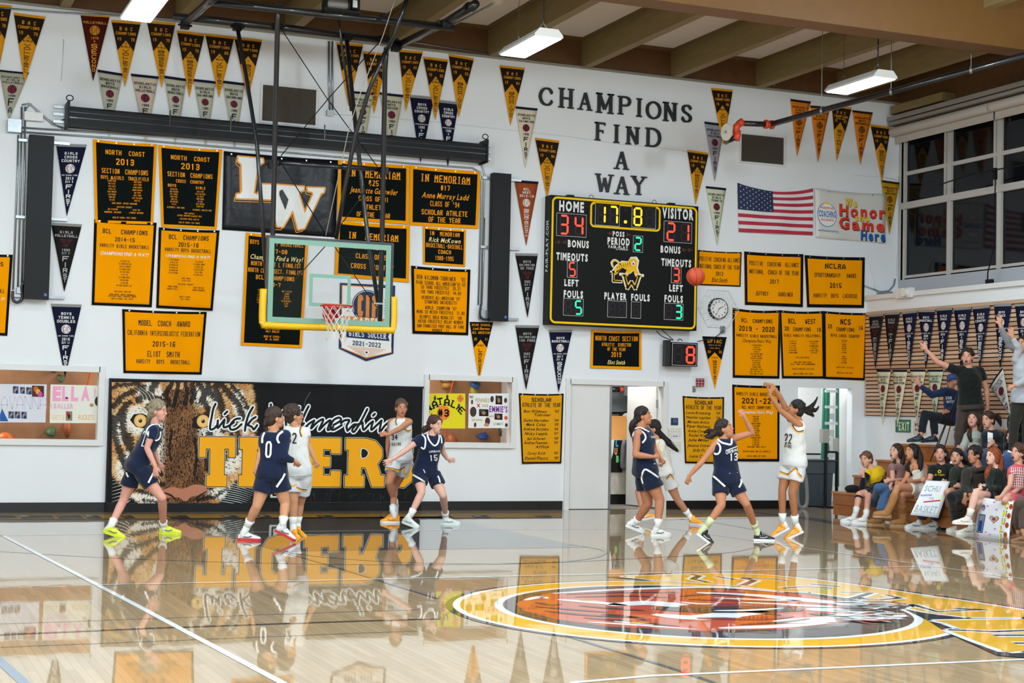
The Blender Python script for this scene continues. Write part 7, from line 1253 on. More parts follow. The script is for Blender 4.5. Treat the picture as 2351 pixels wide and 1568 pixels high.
        sh_.loft(rg); sh_.caps(h0+fd*.06+u_*.06,h0+fd*.065+u_*.098,.046,.042,12); shoe=remesh(sh_,'shoe',mat('shoe_'+uc,uc,.5),t,.007,2,.5)
        so_=MB(); so_.loft([[h0+fd*(x_*L/.27)+sx_*(w_*1.12*q)+u_*zz for q,zz in ((-1,0),(-1,.026),(-.5,.03),(.5,.03),(1,.026),(1,0))] for x_,w_,hh in ((-.004,.02,0),)+prof[1:]]); so_.build('sole',mat('sole_'+so,so,.5),shoe,smooth=False)
        ac_=MB(); 
        for q in (-1,1): ac_.tube([h0+fd*.07+sx_*.043*q+u_*.05,h0+fd*.13+sx_*.045*q+u_*.045,h0+fd*.17+sx_*.044*q+u_*.06],.0045,5)
        for i in range(4): c=h0+fd*(.11+.022*i)*(L/.27)+u_*(.092-.011*i); ac_.tube([c-sx_*.024,c+u_*.004,c+sx_*.024],.0035,5)
        ac_.build('laces_and_mark',mat('accent_'+ac,ac,.5),shoe,smooth=True)
    # ---- printed trims and numbers, laid on the garment surface
    bt_=bvh_of(shirt); bs_=bvh_of(shorts); bb_=bvh_of(body)
    def hit(q,tree,off):
        d=ray(*px(q)).normalized(); h=tree.ray_cast(CP,d)
        return (h[0]+(h[1] if h[1].dot(d)<0 else -h[1])*off-d*.002) if h[0] is not None else None
    db=MB()
    for w_,col,where,pts in trims:
        tree={'t':bt_,'b':bs_,'s':bb_}[where]; C=cr(pts,10); prev=None; hs=[hit(q,tree,.0045) for q in C]; hs=[h for h in hs if h]
        for i in range(len(hs)-1):
            a,b=hs[i],hs[i+1]
            if (b-a).length>.1: continue
            tn=(b-a); d=CF.cross(tn); 
            if d.length<1e-6: continue
            d=d.normalized()*w_/2; tn=tn*.15; db.poly([a-d-tn,a+d-tn,b+d+tn,b-d+tn],col)
    for s,cx,cy,w_,h_,col,skw,rt in nums:
        P2,x=text2d(s,h_,w_,'b' if s.upper()==s else 'f2'); cs,sn=math.cos(rt),math.sin(rt)
        for p in P2:
            if len(p)!=4: sub=[p]
            else:
                n=3; l=lambda a,b,t_:(a[0]+(b[0]-a[0])*t_,a[1]+(b[1]-a[1])*t_); sub=[[l(p[0],p[3],i/n),l(p[1],p[2],i/n),l(p[1],p[2],(i+1)/n),l(p[0],p[3],(i+1)/n)] for i in range(n)]
            for sp in sub:
                q=[hit((cx+(a+b*skw)*cs-b*sn,cy-b*cs-(a+b*skw)*sn),bt_,.006) for a,b in sp]
                if all(q) and max((q[0]-z).length for z in q)<.12: db.poly(q,col)
    if db.f: db.build('printed_trim',M_dec,t)
    if extra: extra(t,P,hit,bt_,bs_,px,feet,H)
    return t
NT='0d1a36'; WT='D6D6D2'; O1=(220,880,4.24); O2=(530,900,4.357); O3=(850,900,4.752); O4=(1400,910,4.614); O5=(1550,940,4.9); O6=(1720,860,3.92)
WW=WHT; GD=hx('F0A01E'); BB_=hx('121214')
person('player in navy number 24 with curly ash blond hair walking left of the group',O1,dict(hd=(612,275),nk=(580,392),sA=(560,455,-.13),sB=(585,445,.13),eA=(497,630,-.18),wA=(578,808,-.2),hA=(585,935,-.2),eB=(560,640,.2),wB=(602,748,.16),hB=(648,825,.14),pv=(410,790),pA=(445,870,-.09),pB=(375,870,.07),kA=(645,1115,-.1),aA=(658,1385),fA=(618,1478,832,1470),kB=(268,1140,.05),aB=(150,1380),fB=(72,1450,205,1495)),
 (.97,-.06,.18),'D09684','8E8068','curly',(NT,'tee'),('0d1931','shorts'),('D6E034','C9D838','2a4a9a'),sleeve=(.5,.5),flow=[([(560,290),(530,330),(500,370)],[.045,.04,.015]),([(590,240,-.05),(540,280,-.05),(510,340,-.05)],[.03,.04,.015])],
 trims=[(.022,WW,'t',[(505,500),(500,455),(540,412),(600,404),(625,430)]),(.018,WW,'t',[(628,470),(622,520),(602,550),(575,556)]),(.022,WW,'b',[(565,845),(545,900),(512,968)]),(.02,WW,'b',[(298,868),(306,892),(318,912)])],nums=[('24',486,540,62,150,WW,.15,0)],curl=.5,ground=(1,1))
person('player in navy number 0 with a long brown braid, seen from behind',O2,dict(hd=(448,262),nk=(432,388),sA=(350,445),sB=(540,435),eA=(300,600,-.03),wA=(262,728,-.06),hA=(238,825,-.08),eB=(520,655,-.1),wB=(640,685,-.05),hB=(668,720,-.02),pv=(410,800),pA=(345,880),pB=(478,880),kA=(262,1140,-.08),aA=(165,1340),fA=(72,1462,240,1488),kB=(545,1115,.0),aB=(520,1320,-.12),fB=(438,1392,606,1478)),
 (.86,-.02,-.42),'C48C68','3A281E','short',(NT,'long'),('0d1931','shorts'),('D4D2CE','C8202A','20242c'),facing=(.3,0,-1),sleeve=(.3,2),ground=(1,0),braid=[((372,250),.032),((352,285),.03),((346,320),.032),((352,355),.03),((362,390),.03),((385,420),.027),((412,440),.02)],g=1.1,
 trims=[(.02,WW,'t',[(385,382),(440,374),(512,378)]),(.024,WW,'t',[(340,408),(318,455),(316,510)]),(.026,WW,'t',[(522,396),(480,425),(464,470),(484,512)]),(.026,WW,'b',[(538,815),(505,880),(458,950)])],nums=[('0',378,575,62,165,WW,.05,0)],curl=.6)
person('player in white number 32 with short dark hair, seen from behind',O2,dict(hd=(638,238),nk=(645,345),sA=(572,385),sB=(745,400),eA=(560,560,.12),wA=(570,680,.18),hA=(575,750,.2),eB=(768,515,0),wB=(835,665),hB=(868,745),pv=(672,780),pA=(612,860),pB=(735,865),kA=(628,1115,-.1),aA=(622,1320,-.15),fA=(600,1462,655,1492,.1),kB=(690,1120,.1),aB=(668,1310,.1),fB=(640,1440,690,1455,.1)),
 (.85,0,-.25),'C08A66','3B2A22','mop',(WT,'tee'),('C9C9C9','shorts'),('F0A01A','D8D8D8','20242c'),facing=(.2,0,-1),Z0=19.75,ground=(0,0),sleeve=(.4,.4),hem=.62,
 trims=[(.014,GD,'t',[(712,340),(696,390),(712,445)]),(.01,BB_,'t',[(704,342),(688,390),(704,447)]),(.016,GD,'b',[(585,940),(630,938),(656,928)]),(.018,GD,'b',[(655,958),(700,978),(756,986)]),(.01,BB_,'b',[(655,950),(700,970),(756,977)]),(.012,GD,'t',[(580,315),(640,312),(690,322)])],nums=[('32',608,462,100,108,BB_,.0,0)],curl=.35)
person('player in white number 34 pointing her arm across to the left',O3,dict(hd=(338,178),nk=(330,275),sA=(228,325,.05),sB=(425,325,-.05),eA=(198,505,.08),wA=(185,640,.05),hA=(203,718,.04),eB=(325,398,-.25),wB=(192,465,-.42),hB=(103,462,-.48),pv=(335,690),pA=(265,770,-.03),pB=(395,770,.06),kA=(205,990,-.22),aA=(278,1235,-.15),fA=(318,1372,196,1412),kB=(265,1040,.15),aB=(245,1290),fB=(320,1415,160,1428)),
 (.3,0,.95),'B97F60','5A4234','bun',(WT,'tank'),('D2D2D4','shorts'),('F2A21A','E0DCD8','E86A2A'),facing=(.35,0,.9),Z0=22.6,ground=(1,1),hem=.5,mouth=.3,
 trims=[(.013,GD,'t',[(290,262),(274,320),(285,362)]),(.01,BB_,'t',[(296,262),(281,320),(292,360)]),(.014,GD,'t',[(370,405),(405,432),(440,425),(448,400)]),(.01,BB_,'t',[(370,396),(405,422),(440,414)]),(.018,GD,'b',[(176,832),(240,840),(312,856),(375,822),(372,850),(368,886),(405,890)]),(.01,BB_,'b',[(176,824),(240,832),(312,847),(380,812)])],nums=[('34',266,492,62,62,BB_,.0,.05),('RDING',285,568,100,34,hx('6a4a1e'),0,.08)],curl=(.3,.25),thumb=(1,-1))
person('player in navy number 15 crouching in defence with both arms spread',O3,dict(hd=(712,362),nk=(682,462),sA=(545,515,-.05),sB=(758,512,.05),eA=(395,632,-.18),wA=(250,728,-.32),hA=(137,785,-.38),eB=(790,648,.15),wB=(838,728,.2),hB=(898,742,.22),pv=(600,850,.05),pA=(535,915,0),pB=(690,915,.08),kA=(560,1100,-.18),aA=(440,1340),fA=(352,1428,484,1476,.1),kB=(795,1130,-.05),aB=(822,1350),fB=(772,1450,948,1452)),
 (.8,-.04,.6),'D3A28E','4A2E24','short',(NT,'tee'),('0d1931','shorts'),('CFD2CC','D8E4DC','8a8f88'),facing=(.35,0,.9),sleeve=(.42,.35),pony=[([(640,380,.05),(600,400,.05),(570,440,.04)],[.03,.042,.012])],
 trims=[(.022,WW,'t',[(562,466),(598,500),(603,560),(590,618),(556,602)]),(.022,WW,'t',[(618,440),(636,510),(668,560),(702,585),(735,560),(748,510),(745,462)]),(.018,WW,'t',[(763,470),(776,510),(778,560)]),(.024,WW,'b',[(465,902),(520,935),(596,978)]),(.02,WW,'b',[(738,915),(752,950),(762,988)]),(.012,WW,'b',[(580,845),(592,868),(600,882)])],nums=[('URBAN',700,647,118,24,WW,0,.07),('15',688,716,84,68,WW,.0,.05)],curl=.2)
person('player in sleeveless navy jersey running in profile with a dark ponytail, by the doorway',O4,dict(hd=(362,212),nk=(332,325),sA=(302,398,-.14),sB=(425,400,.12),eA=(272,620,-.2),wA=(455,640,-.3),hA=(545,640,-.3),eB=(470,570,.16),wB=(525,645,.1),hB=(565,690,.06),pv=(372,760),pA=(410,850,-.08),pB=(365,860,.08),kA=(530,1095,-.12),aA=(508,1370),fA=(436,1462,632,1484),kB=(405,1135,.05),aB=(268,1345),fB=(168,1378,350,1452)),
 (.9,.14,.3),'B47858','241A18','short',(NT,'tank'),('0d1931','shorts'),('D8D8D6','E0E0DE','1c2028'),facing=(.9,0,.35),pony=[([(290,240),(248,285),(232,350),(238,430)],[.035,.05,.045,.012])],g=1.2,mouth=.2,
 trims=[(.022,WW,'t',[(245,430),(262,385),(310,362),(362,395),(378,445),(345,492)]),(.02,WW,'t',[(268,345),(330,335),(415,378)]),(.024,WW,'b',[(356,922),(340,850),(370,775),(440,805),(512,860)]),(.012,WW,'b',[(280,706),(380,708),(480,716)])],nums=[('UR',455,432,44,22,WW,0,-.2)],curl=.9)
person('player in white with very long black ponytail half hidden by the navy player',O4,dict(hd=(452,348),nk=(488,452),sA=(550,505,-.02),sB=(450,500,.2),eA=(622,680,-.02),wA=(592,852,-.06),hA=(562,935,-.06),eB=(470,640,.25),wB=(500,700,.2),hB=(520,760,.2),pv=(570,800),pA=(610,860,-.05),pB=(545,870,.12),kA=(712,1085),aA=(838,1255),fA=(845,1350,935,1358,.12),kB=(305,1010,.1),aB=(352,1240),fB=(318,1322,412,1302)),
 (-.9,0,.15),'B98468','1A1412','short',('CFCBC0','long'),('CFCFCC','shorts'),('F2A21A','D8D8D6','E0E0E0'),facing=(-.75,0,.3),Z0=23.2,ground=(1,0),pony=[([(500,350),(545,420),(620,495),(715,575)],[.03,.045,.05,.01]),([(500,350),(540,400),(590,470),(700,560)],[.02,.03,.03,.008])],
 trims=[(.014,GD,'t',[(530,482),(512,530),(545,600)]),(.016,GD,'b',[(600,882),(640,835),(676,882)]),(.01,BB_,'b',[(600,872),(640,824),(676,872)])],nums=[('DING',525,728,70,30,hx('7a3020'),0,-.1)],curl=.8)
person('player in navy number 13 defending with one arm raised',O5,dict(hd=(562,222),nk=(545,318),sA=(462,385,-.06),sB=(652,325,.06),eA=(305,585,-.1),wA=(158,748,-.12),hA=(125,852,-.12),eB=(868,262,.05),wB=(785,92,0),hB=(728,5,0),pv=(580,765),pA=(505,840,0),pB=(655,840,0),kA=(520,1080,-.16),aA=(368,1290,0),fA=(240,1405,358,1495),kB=(802,1065,-.08),aB=(902,1325),fB=(885,1472,1060,1482)),
 (.85,.28,.35),'B77C5C','2A1E1A','short',(NT,'tank'),('0d1931','shorts'),('15171a','E2E2E0','E8E8E8'),sock='C9CFA4',facing=(.35,0,.9),pony=[([(490,220),(440,260),(395,300),(340,310)],[.035,.045,.04,.012]),([(490,230),(430,250),(380,240),(330,260)],[.02,.03,.02,.006])],
 trims=[(.024,WW,'t',[(475,332),(520,370),(575,388),(628,392),(634,330)]),(.024,WW,'t',[(430,372),(480,380),(508,425),(500,480),(470,502),(440,492)]),(.02,WW,'t',[(612,300),(650,318),(685,345)]),(.024,WW,'b',[(432,748),(490,800),(560,868)]),(.022,WW,'b',[(735,785),(742,830),(718,878)]),(.008,WW,'b',[(540,690),(600,722),(700,712)]),(.012,WW,'t',[(570,465),(640,438),(712,410)])],nums=[('URBAN',642,468,150,30,WW,0,.3),('13',655,532,90,88,WW,.08,.08)],curl=(.7,.2),thumb=(1,1))
person('player in white jumping to shoot with black ponytail flying',O6,dict(hd=(412,315),nk=(438,405),sA=(452,455,-.12),sB=(372,400,.14),eA=(283,325,-.12),wA=(185,180,-.12),hA=(222,105,-.12),eB=(292,228,.14),wB=(205,92,.1),hB=(118,84,.1),pv=(408,775),pA=(440,850,-.06),pB=(345,850,.08),kA=(388,1065,-.08),aA=(416,1335),fA=(488,1420,328,1492),kB=(297,1045,.0),aB=(300,1320),fB=(362,1388,212,1468)),
 (-.9,.22,.05),'A9714E','16110f','short',(WT,'tank'),('D2D2D4','shorts'),('F2A21A','E0DCD8','F0D8B0'),facing=(-.85,0,.4),Z0=21.0,ground=(0,0),hem=.5,sockh=.11,pony=[([(495,315),(545,300),(585,255),(612,205)],[.028,.03,.016,.004]),([(495,320),(550,310),(600,320),(625,290)],[.028,.04,.022,.004]),([(495,325),(540,345),(580,375)],[.025,.034,.006])],
 trims=[(.014,GD,'t',[(384,452),(400,495),(440,520),(492,512)]),(.012,BB_,'t',[(392,452),(410,488),(442,512),(488,502)]),(.02,GD,'b',[(278,880),(345,904),(378,880),(424,850),(440,895),(470,928)]),(.012,BB_,'b',[(278,872),(345,895),(378,872),(424,840),(442,885),(472,918)])],nums=[('22',352,576,66,88,BB_,.0,-.1),('DING',352,642,62,34,hx('5a431a'),0,-.25)],curl=(.2,.9),thumb=(1,1))
# ================================================================ SPECTATORS
C6=(1891,940,4.9); C7=(2090,730,6.816)
G='spectators on the bleachers'; XS=15.06
def kneebands(t,P,hit,bt_,bs_,px,feet,H):
    for k in 'AB':
        hl,to,an,kn,hp=feet[k]; d,x,y=axes(an-kn,V((.3,.5,.8))); mb=MB(); mb.loft([ringe(kn+d*.05,x,y,.064,.064),ringe(kn+d*.085,x,y,.062,.062)],False); mb.build('knee_band',MATS['black_cloth'],t,smooth=True)
def boots(col,hh=.2):
    def f(t,P,hit,bt_,bs_,px,feet,H):
        for k in 'AB':
            hl,to,an,kn,hp=feet[k]; d,x,y=axes(kn-an,V((.3,.5,.8))); mb=MB(); fd=(to-hl).normalized(); mb.caps(an+d*hh,an,.068,.062,16); mb.caps(an,hl+fd*.07+V((0,0,.06)),.062,.06,14); mb.caps(hl+fd*.07+V((0,0,.055)),hl+fd*.23+V((0,0,.045)),.058,.05,14); remesh(mb,'boot',mat('suede_'+col,col,.95,bump=.4,scale=90),t,.009,3)
            mb=MB(); mb.tube([hl-fd*.0+V((0,0,.008)),hl+fd*.26+V((0,0,.008))],.035,8); mb.build('boot_sole',mat('boot_sole_tan','9A7A52',.7),t)
    return f
def both(*fs):
    def f(*a):
        for q in fs: q(*a)
    return f
person('spectator in black sleeves and yellow vest resting her chin on her hand',C6,dict(hd=(478,568),nk=(535,668),sA=(480,735,-.12),sB=(665,715,.05),eA=(432,885,-.2),wA=(448,750,-.25),hA=(432,655,-.25),eB=(575,880,-.15),wB=(475,925,-.3),hB=(492,1000,-.34),pv=(650,900,.05),pA=(600,925,-.05),pB=(640,950,.05),kA=(402,955,-.33),aA=(360,1160),fA=(385,1258,212,1272),kB=(510,930,-.22),aB=(478,1180),fB=(505,1270,325,1285)),
 (-.72,.02,.7),'D09A84','6B4A34','bun',('101114','long'),('131418','shorts'),('DADAD8','E8E8E8','C8C8C8'),X0=XS,group=G,hem=.55,vestc='D9B010',extra=kneebands,curl=(.5,.5),vox=.0075)
person('spectator with long brown hair, mauve top and blue jeans, second in the front row',C6,dict(hd=(812,482),nk=(842,600),sA=(775,650,-.1),sB=(905,635,.08),eA=(775,790,-.15),wA=(755,845,-.28),hA=(740,885,-.3),eB=(935,795,-.05),wB=(760,795,-.28),hB=(682,812,-.32),pv=(850,870),pA=(800,905,-.05),pB=(860,905,.05),kA=(615,880,-.38),aA=(560,1140),fA=(615,1238,450,1240),kB=(690,930,-.3),aB=(650,1165),fB=(690,1285,545,1300)),
 (-.85,.2,.5),'D4A08A','2E2019','long',('8A6A66','tee'),('3E5E86','jeans'),('8A6238','A8865A','8A6238'),X0=XS,group=G,sleeve=(.3,.3),flow=[([(800,575,-.06),(790,640,-.12),(805,720,-.14)],[.02,.035,.012]),([(850,430,.03),(885,540,0),(870,640,-.05),(850,700,-.08)],[.045,.055,.045,.015])],mouth=.5,vox=.0075,extra=boots('8A6238',.05),curl=.3)
person('spectator with long black hair in a short white dress and tan boots, mouth wide open',C6,dict(hd=(985,485),nk=(1020,605),sA=(965,665,-.1),sB=(1135,655,.08),eA=(930,780,-.15),wA=(880,830,-.28),hA=(825,828,-.32),eB=(1150,800,-.05),wB=(1010,805,-.22),hB=(945,800,-.28),pv=(1080,880),pA=(1020,905,-.08),pB=(1060,920,.05),kA=(828,880,-.42),aA=(765,1060,-.45),fA=(758,1215,600,1215,.0),kB=(880,960,-.35),aB=(882,1160),fB=(945,1300,808,1312)),
 (-.85,.22,.5),'C08462','16110f','long',('D8D0C4','crop'),('DAD4C8','skirt'),('A87848','B89870','A87848'),X0=XS,group=G,ground=(0,1),sock=None,hem=.35,flow=[([(965,590,-.04),(945,660,-.13),(985,740,-.14)],[.02,.04,.015]),([(1045,430,.03),(1080,540,0),(1075,660,-.05),(1060,760,-.08)],[.05,.06,.055,.02])],mouth=1,vox=.0075,extra=boots('A87442',.12),curl=.25)
person('spectator in black GO TIGERS t-shirt holding the paper sign',C6,dict(hd=(1312,500),nk=(1325,612),sA=(1225,670,-.05),sB=(1430,660,.02),eA=(1190,800,-.1),wA=(1150,815,-.35),hA=(1135,800,-.4),eB=(1445,815,-.05),wB=(1385,840,-.35),hB=(1355,815,-.4),pv=(1345,900),pA=(1290,930,-.03),pB=(1400,930,.03),kA=(1185,965,-.42),aA=(1100,1215),fA=(1120,1325,1022,1340),kB=(1330,985,-.38),aB=(1245,1225),fB=(1300,1330,1105,1345)),
 (-.35,.12,.93),'CE9680','241A16','short',('0f1514','tee'),('1c2a3c','jeans'),('C8CCCC','E0E0DE','22262a'),X0=XS,group=G,sleeve=(.5,.5),nums=[('GO TIGERS',1305,735,110,20,hx('E8C81E'),0,.0)],trims=[(.012,hx('E8C81E'),'t',[(1285,700),(1303,682),(1320,698),(1303,714),(1286,700)])],flow=[([(1380,480,.1),(1395,560,.08),(1400,620,.05)],[.035,.04,.012])],vox=.0075,curl=.5)
person('spectator with dark hair in a dark jacket beside the GO TIGERS shirt',C6,dict(hd=(1495,540),nk=(1530,640),sA=(1470,700,-.1),sB=(1625,695,.08),eA=(1445,825,-.15),wA=(1475,865,-.25),hA=(1535,862,-.28),eB=(1600,850,-.02),wB=(1530,870,-.2),hB=(1475,855,-.24),pv=(1570,905,.05),pA=(1520,930,0),pB=(1590,930,.1),kA=(1395,930,-.3),aA=(1410,1190),fA=(1440,1325,1370,1350),kB=(1480,960,-.2),aB=(1480,1210,.0),fB=(1500,1320,1430,1345)),
 (-.5,.18,.8),'C9937A','1a1412','short',('24261f','hoodie'),('20241f','shorts'),('191a1c','191a1c','2a2a2a'),sock='16181a',X0=XS+.08,group=G,hem=.4,flow=[([(1560,520,.05),(1600,570,.05),(1640,640,.05)],[.035,.04,.012])],mouth=.3,vox=.0085)
person('spectator with thick black hair in a dark brown jacket, elbows on knees',C6,dict(hd=(1690,515),nk=(1730,640),sA=(1610,720,-.12),sB=(1830,700,.1),eA=(1585,880,-.22),wA=(1595,960,-.38),hA=(1578,1075,-.4),eB=(1700,885,-.1),wB=(1640,960,-.34),hB=(1668,1010,-.36),pv=(1755,900),pA=(1700,930,-.05),pB=(1770,930,.08),kA=(1440,985,-.45),aA=(1480,1250),fA=(1590,1375,1382,1372),kB=(1520,1010,-.3),aB=(1540,1240),fB=(1640,1360,1450,1372)),
 (-.8,.02,.55),'B98062','14110f','mop',('2b2620','hoodie'),('101214','pants'),('D6D2C6','E4E2DC','B8B4A8'),X0=XS,group=G,vox=.0085,curl=.35,g=1.08)
person('spectator with very long red hair and crossed bare legs',C6,dict(hd=(1900,535),nk=(1940,652),sA=(1870,730,-.1),sB=(2050,715,.08),eA=(1860,870,-.2),wA=(1765,890,-.36),hA=(1690,925,-.4),eB=(1985,885,-.1),wB=(1830,895,-.3),hB=(1745,855,-.36),pv=(1965,920),pA=(1900,950,-.05),pB=(1960,960,.08),kA=(1705,960,-.42),aA=(1640,1185,-.45),fA=(1668,1298,1498,1290),kB=(1720,1040,-.35),aB=(1695,1290),fB=(1700,1425,1568,1405)),
 (-.88,.12,.42),'DDB09C','8A4420','long',('14211f','long'),('16181c','shorts'),('DCD8CC','E6E4DE','C8C4B8'),X0=XS,group=G,ground=(0,1),hem=.4,sock='E0DDD4',flow=[([(1885,620,-.05),(1845,700,-.14),(1832,800,-.15)],[.02,.04,.012]),([(1960,480,.03),(1990,600,0),(1970,720,-.06),(1960,820,-.08)],[.045,.055,.05,.02])],mouth=.2,vox=.0085,curl=.4)
person('spectator in red gingham pinafore holding the heart decorated sign',C6,dict(hd=(2185,492),nk=(2190,618),sA=(2120,690,-.1),sB=(2290,690,.08),eA=(2095,860,-.2),wA=(2000,975,-.42),hA=(1935,1010,-.5),eB=(2225,880,-.1),wB=(2070,975,-.36),hB=(1990,1015,-.46),pv=(2210,960),pA=(2150,985,-.05),pB=(2220,985,.08),kA=(2050,1020,-.4),aA=(2000,1300),fA=(2060,1420,1900,1430),kB=(2130,1060,-.35),aB=(2090,1330),fB=(2160,1440,2020,1450)),
 (-.85,.12,.5),'D09C86','4A2E20','curly',('C8505A','tee'),('C25560','skirt'),('7A5A3A','8A6A48','7A5A3A'),X0=XS,group=G,sock=None,hem=.75,mouth=1,vox=.0085,curl=.4,sleeve=(.3,.3),trims=[(.008,WHT,'t',[(2110+22*i,650),(2120+22*i,760),(2130+22*i,880)]) for i in range(7)]+[(.008,WHT,'t',[(2100,700+28*i),(2180,690+28*i),(2254,700+28*i)]) for i in range(7)])
person('spectator in brown trousers cut by the right picture edge, front row',C6,dict(hd=(2420,520),nk=(2420,640),sA=(2340,700,-.1),sB=(2500,700,.1),eA=(2320,860,-.1),wA=(2300,960,-.2),hA=(2260,1010,-.24),eB=(2480,880,0),wB=(2400,960,-.2),hB=(2340,1000,-.24),pv=(2420,980),pA=(2380,1000,-.05),pB=(2440,1000,.05),kA=(2195,1070,-.42),aA=(2185,1340),fA=(2245,1470,2105,1480),kB=(2260,1080,-.4),aB=(2240,1360),fB=(2330,1490,2190,1500)),
 (-.8,.1,.5),'C08A6A','2a1e18','short',('3a342e','long'),('4C3E34','pants'),('7A5636','8A6A48','7A5636'),X0=XS,group=G,vox=.01)
X2=16.0
person('spectator with long brown hair and pale grey jacket in the second row',C6,dict(hd=(1680,120),nk=(1700,232),sA=(1620,300,-.05),sB=(1785,295,.05),eA=(1565,430,-.1),wA=(1560,450,-.25),hA=(1515,425,-.3),eB=(1785,430,-.02),wB=(1700,425,-.22),hB=(1650,430,-.26),pv=(1705,470),pA=(1660,480,-.03),pB=(1750,480,.05),kA=(1585,520,-.42),aA=(1590,700,-.4),fA=(1630,760,1540,770),kB=(1680,530,-.38),aB=(1690,700,-.36),fB=(1720,760,1640,770)),
 (-.5,.3,.8),'D09A86','3A2A20','long',('9FA49C','long'),('2c3c54','jeans'),X0=X2,group=G,ground=(0,0),flow=[([(1655,215,-.03),(1640,280,-.12),(1660,360,-.13)],[.02,.04,.015]),([(1740,70,.03),(1765,180,0),(1750,280,-.06),(1745,380,-.08)],[.045,.05,.05,.02])],vox=.0085)
person('spectator with ponytail, navy cardigan and white top in the second row',C6,dict(hd=(1848,122),nk=(1880,225),sA=(1815,295,-.08),sB=(1985,285,.08),eA=(1815,420,-.1),wA=(1860,415,-.22),hA=(1900,375,-.24),eB=(2005,430,0),wB=(1940,410,-.18),hB=(1880,385,-.22),pv=(1905,465),pA=(1860,480,-.03),pB=(1950,480,.05),kA=(1790,530,-.42),aA=(1790,700,-.4),fA=(1830,760,1740,770),kB=(1870,540,-.38),aB=(1880,700,-.36),fB=(1920,760,1840,770)),
 (-.78,.02,.6),'CE9880','3A281E','short',('161c28','long'),('2c3c54','jeans'),X0=X2,group=G,ground=(0,0),pony=[([(1910,60,.08),(1960,100,.1),(1990,180,.1)],[.035,.045,.012])],trims=[(.05,WHT,'t',[(1862,260),(1862,330),(1862,400)]),(.05,WHT,'t',[(1885,265),(1885,330),(1885,380)])],vox=.0085)
person('spectator in black top with a hand at her chest in the second row',C6,dict(hd=(2138,155),nk=(2150,262),sA=(2070,325,-.05),sB=(2225,315,.05),eA=(2055,440,-.08),wA=(2090,360,-.2),hA=(2098,275,-.22),eB=(2235,440,0),wB=(2170,450,-.15),hB=(2100,470,-.2),pv=(2145,480),pA=(2100,500,-.03),pB=(2190,500,.05),kA=(2060,560,-.42),aA=(2060,700,-.4),fA=(2100,760,2010,770),kB=(2130,570,-.38),aB=(2130,700,-.36),fB=(2170,760,2090,770)),
 (-.3,.05,.9),'C8937A','1c1614','long',('0f1113','long'),('2F4C78','jeans'),X0=X2,group=G,ground=(0,0),flow=[([(2100,215,-.02),(2085,270,-.1),(2075,340,-.12)],[.02,.035,.012]),([(2195,110,.03),(2215,220,0),(2210,330,-.06)],[.03,.035,.012])],vox=.0085)
person('man in blue cap and navy hooded sweatshirt seated high with one arm raised',C7,dict(hd=(655,1000),nk=(705,1125),sA=(545,1150,-.12),sB=(765,1140,.1),eA=(335,1205,-.1),wA=(142,1050,-.12),hA=(85,895,-.12),eB=(690,1360,-.05),wB=(595,1470,-.18),hB=(520,1475,-.24),pv=(650,1570),pA=(600,1590,-.08),pB=(650,1600,.05),kA=(225,1510,-.3),aA=(175,1800,-.35),fA=(215,1935,-30,1945),kB=(360,1560,-.2),aB=(380,1830,-.25),fB=(430,1940,200,1950)),
 (-.88,-.02,.42),'BF8A70','8a8480','none',('16284a','hoodie'),('141a26','pants'),('1a222c','2a3038','8090a0'),X0=16.55,group=G,ground=(0,0),hat='1E3E78',glasses=True,vox=.0085,curl=(.15,.6),nums=[('USA',600,1250,90,52,hx('C8D0E0'),0,0),('WATER',630,1310,120,40,hx('C8D0E0'),0,0)])
person('young man standing in a black t-shirt with arm raised and mouth open',C7,dict(hd=(890,615),nk=(900,770),sA=(700,810,-.02),sB=(1085,830,.02),eA=(425,690,-.05),wA=(258,505,-.05),hA=(175,350,-.05),eB=(1195,1120,.02),wB=(1212,1390,.02),hB=(1215,1500,.0),pv=(945,1370),pA=(850,1440,0),pB=(1040,1440,0),kA=(770,1850,-.05),aA=(760,2230,-.1),fA=(800,2310,650,2330),kB=(990,1850,-.05),aB=(1000,2230,-.1),fB=(1040,2310,900,2330)),
 (-.42,.08,.9),'CE967E','241a16','mop',('0e1412','tee'),('3E332E','pants'),X0=16.1,group=G,ground=(0,0),sleeve=(.45,.5),mouth=.9,g=1.12,vox=.0075,curl=(.1,.3),sc=1.04,thumb=(1,-1))
person('standing spectator in light grey hooded sweatshirt with three fingers raised',C7,dict(hd=(1775,420),nk=(1800,560),sA=(1660,650,-.05),sB=(1960,650,.05),eA=(1700,480,-.12),wA=(1600,310,-.15),hA=(1560,120,-.15),eB=(1790,980,-.2),wB=(1620,1060,-.3),hB=(1520,1130,-.32),pv=(1790,1240),pA=(1700,1300,0),pB=(1880,1300,0),kA=(1620,1700,-.05),aA=(1600,2100,-.1),fA=(1640,2200,1500,2220),kB=(1820,1700,-.05),aB=(1820,2100,-.1),fB=(1860,2200,1720,2220)),
 (-.8,.15,.5),'C08C72','17120f','short',('A9AFB6','hoodie'),('23241f','pants'),X0=16.0,group=G,ground=(0,0),vox=.0085,curl=(.1,.8),sc=1.04)
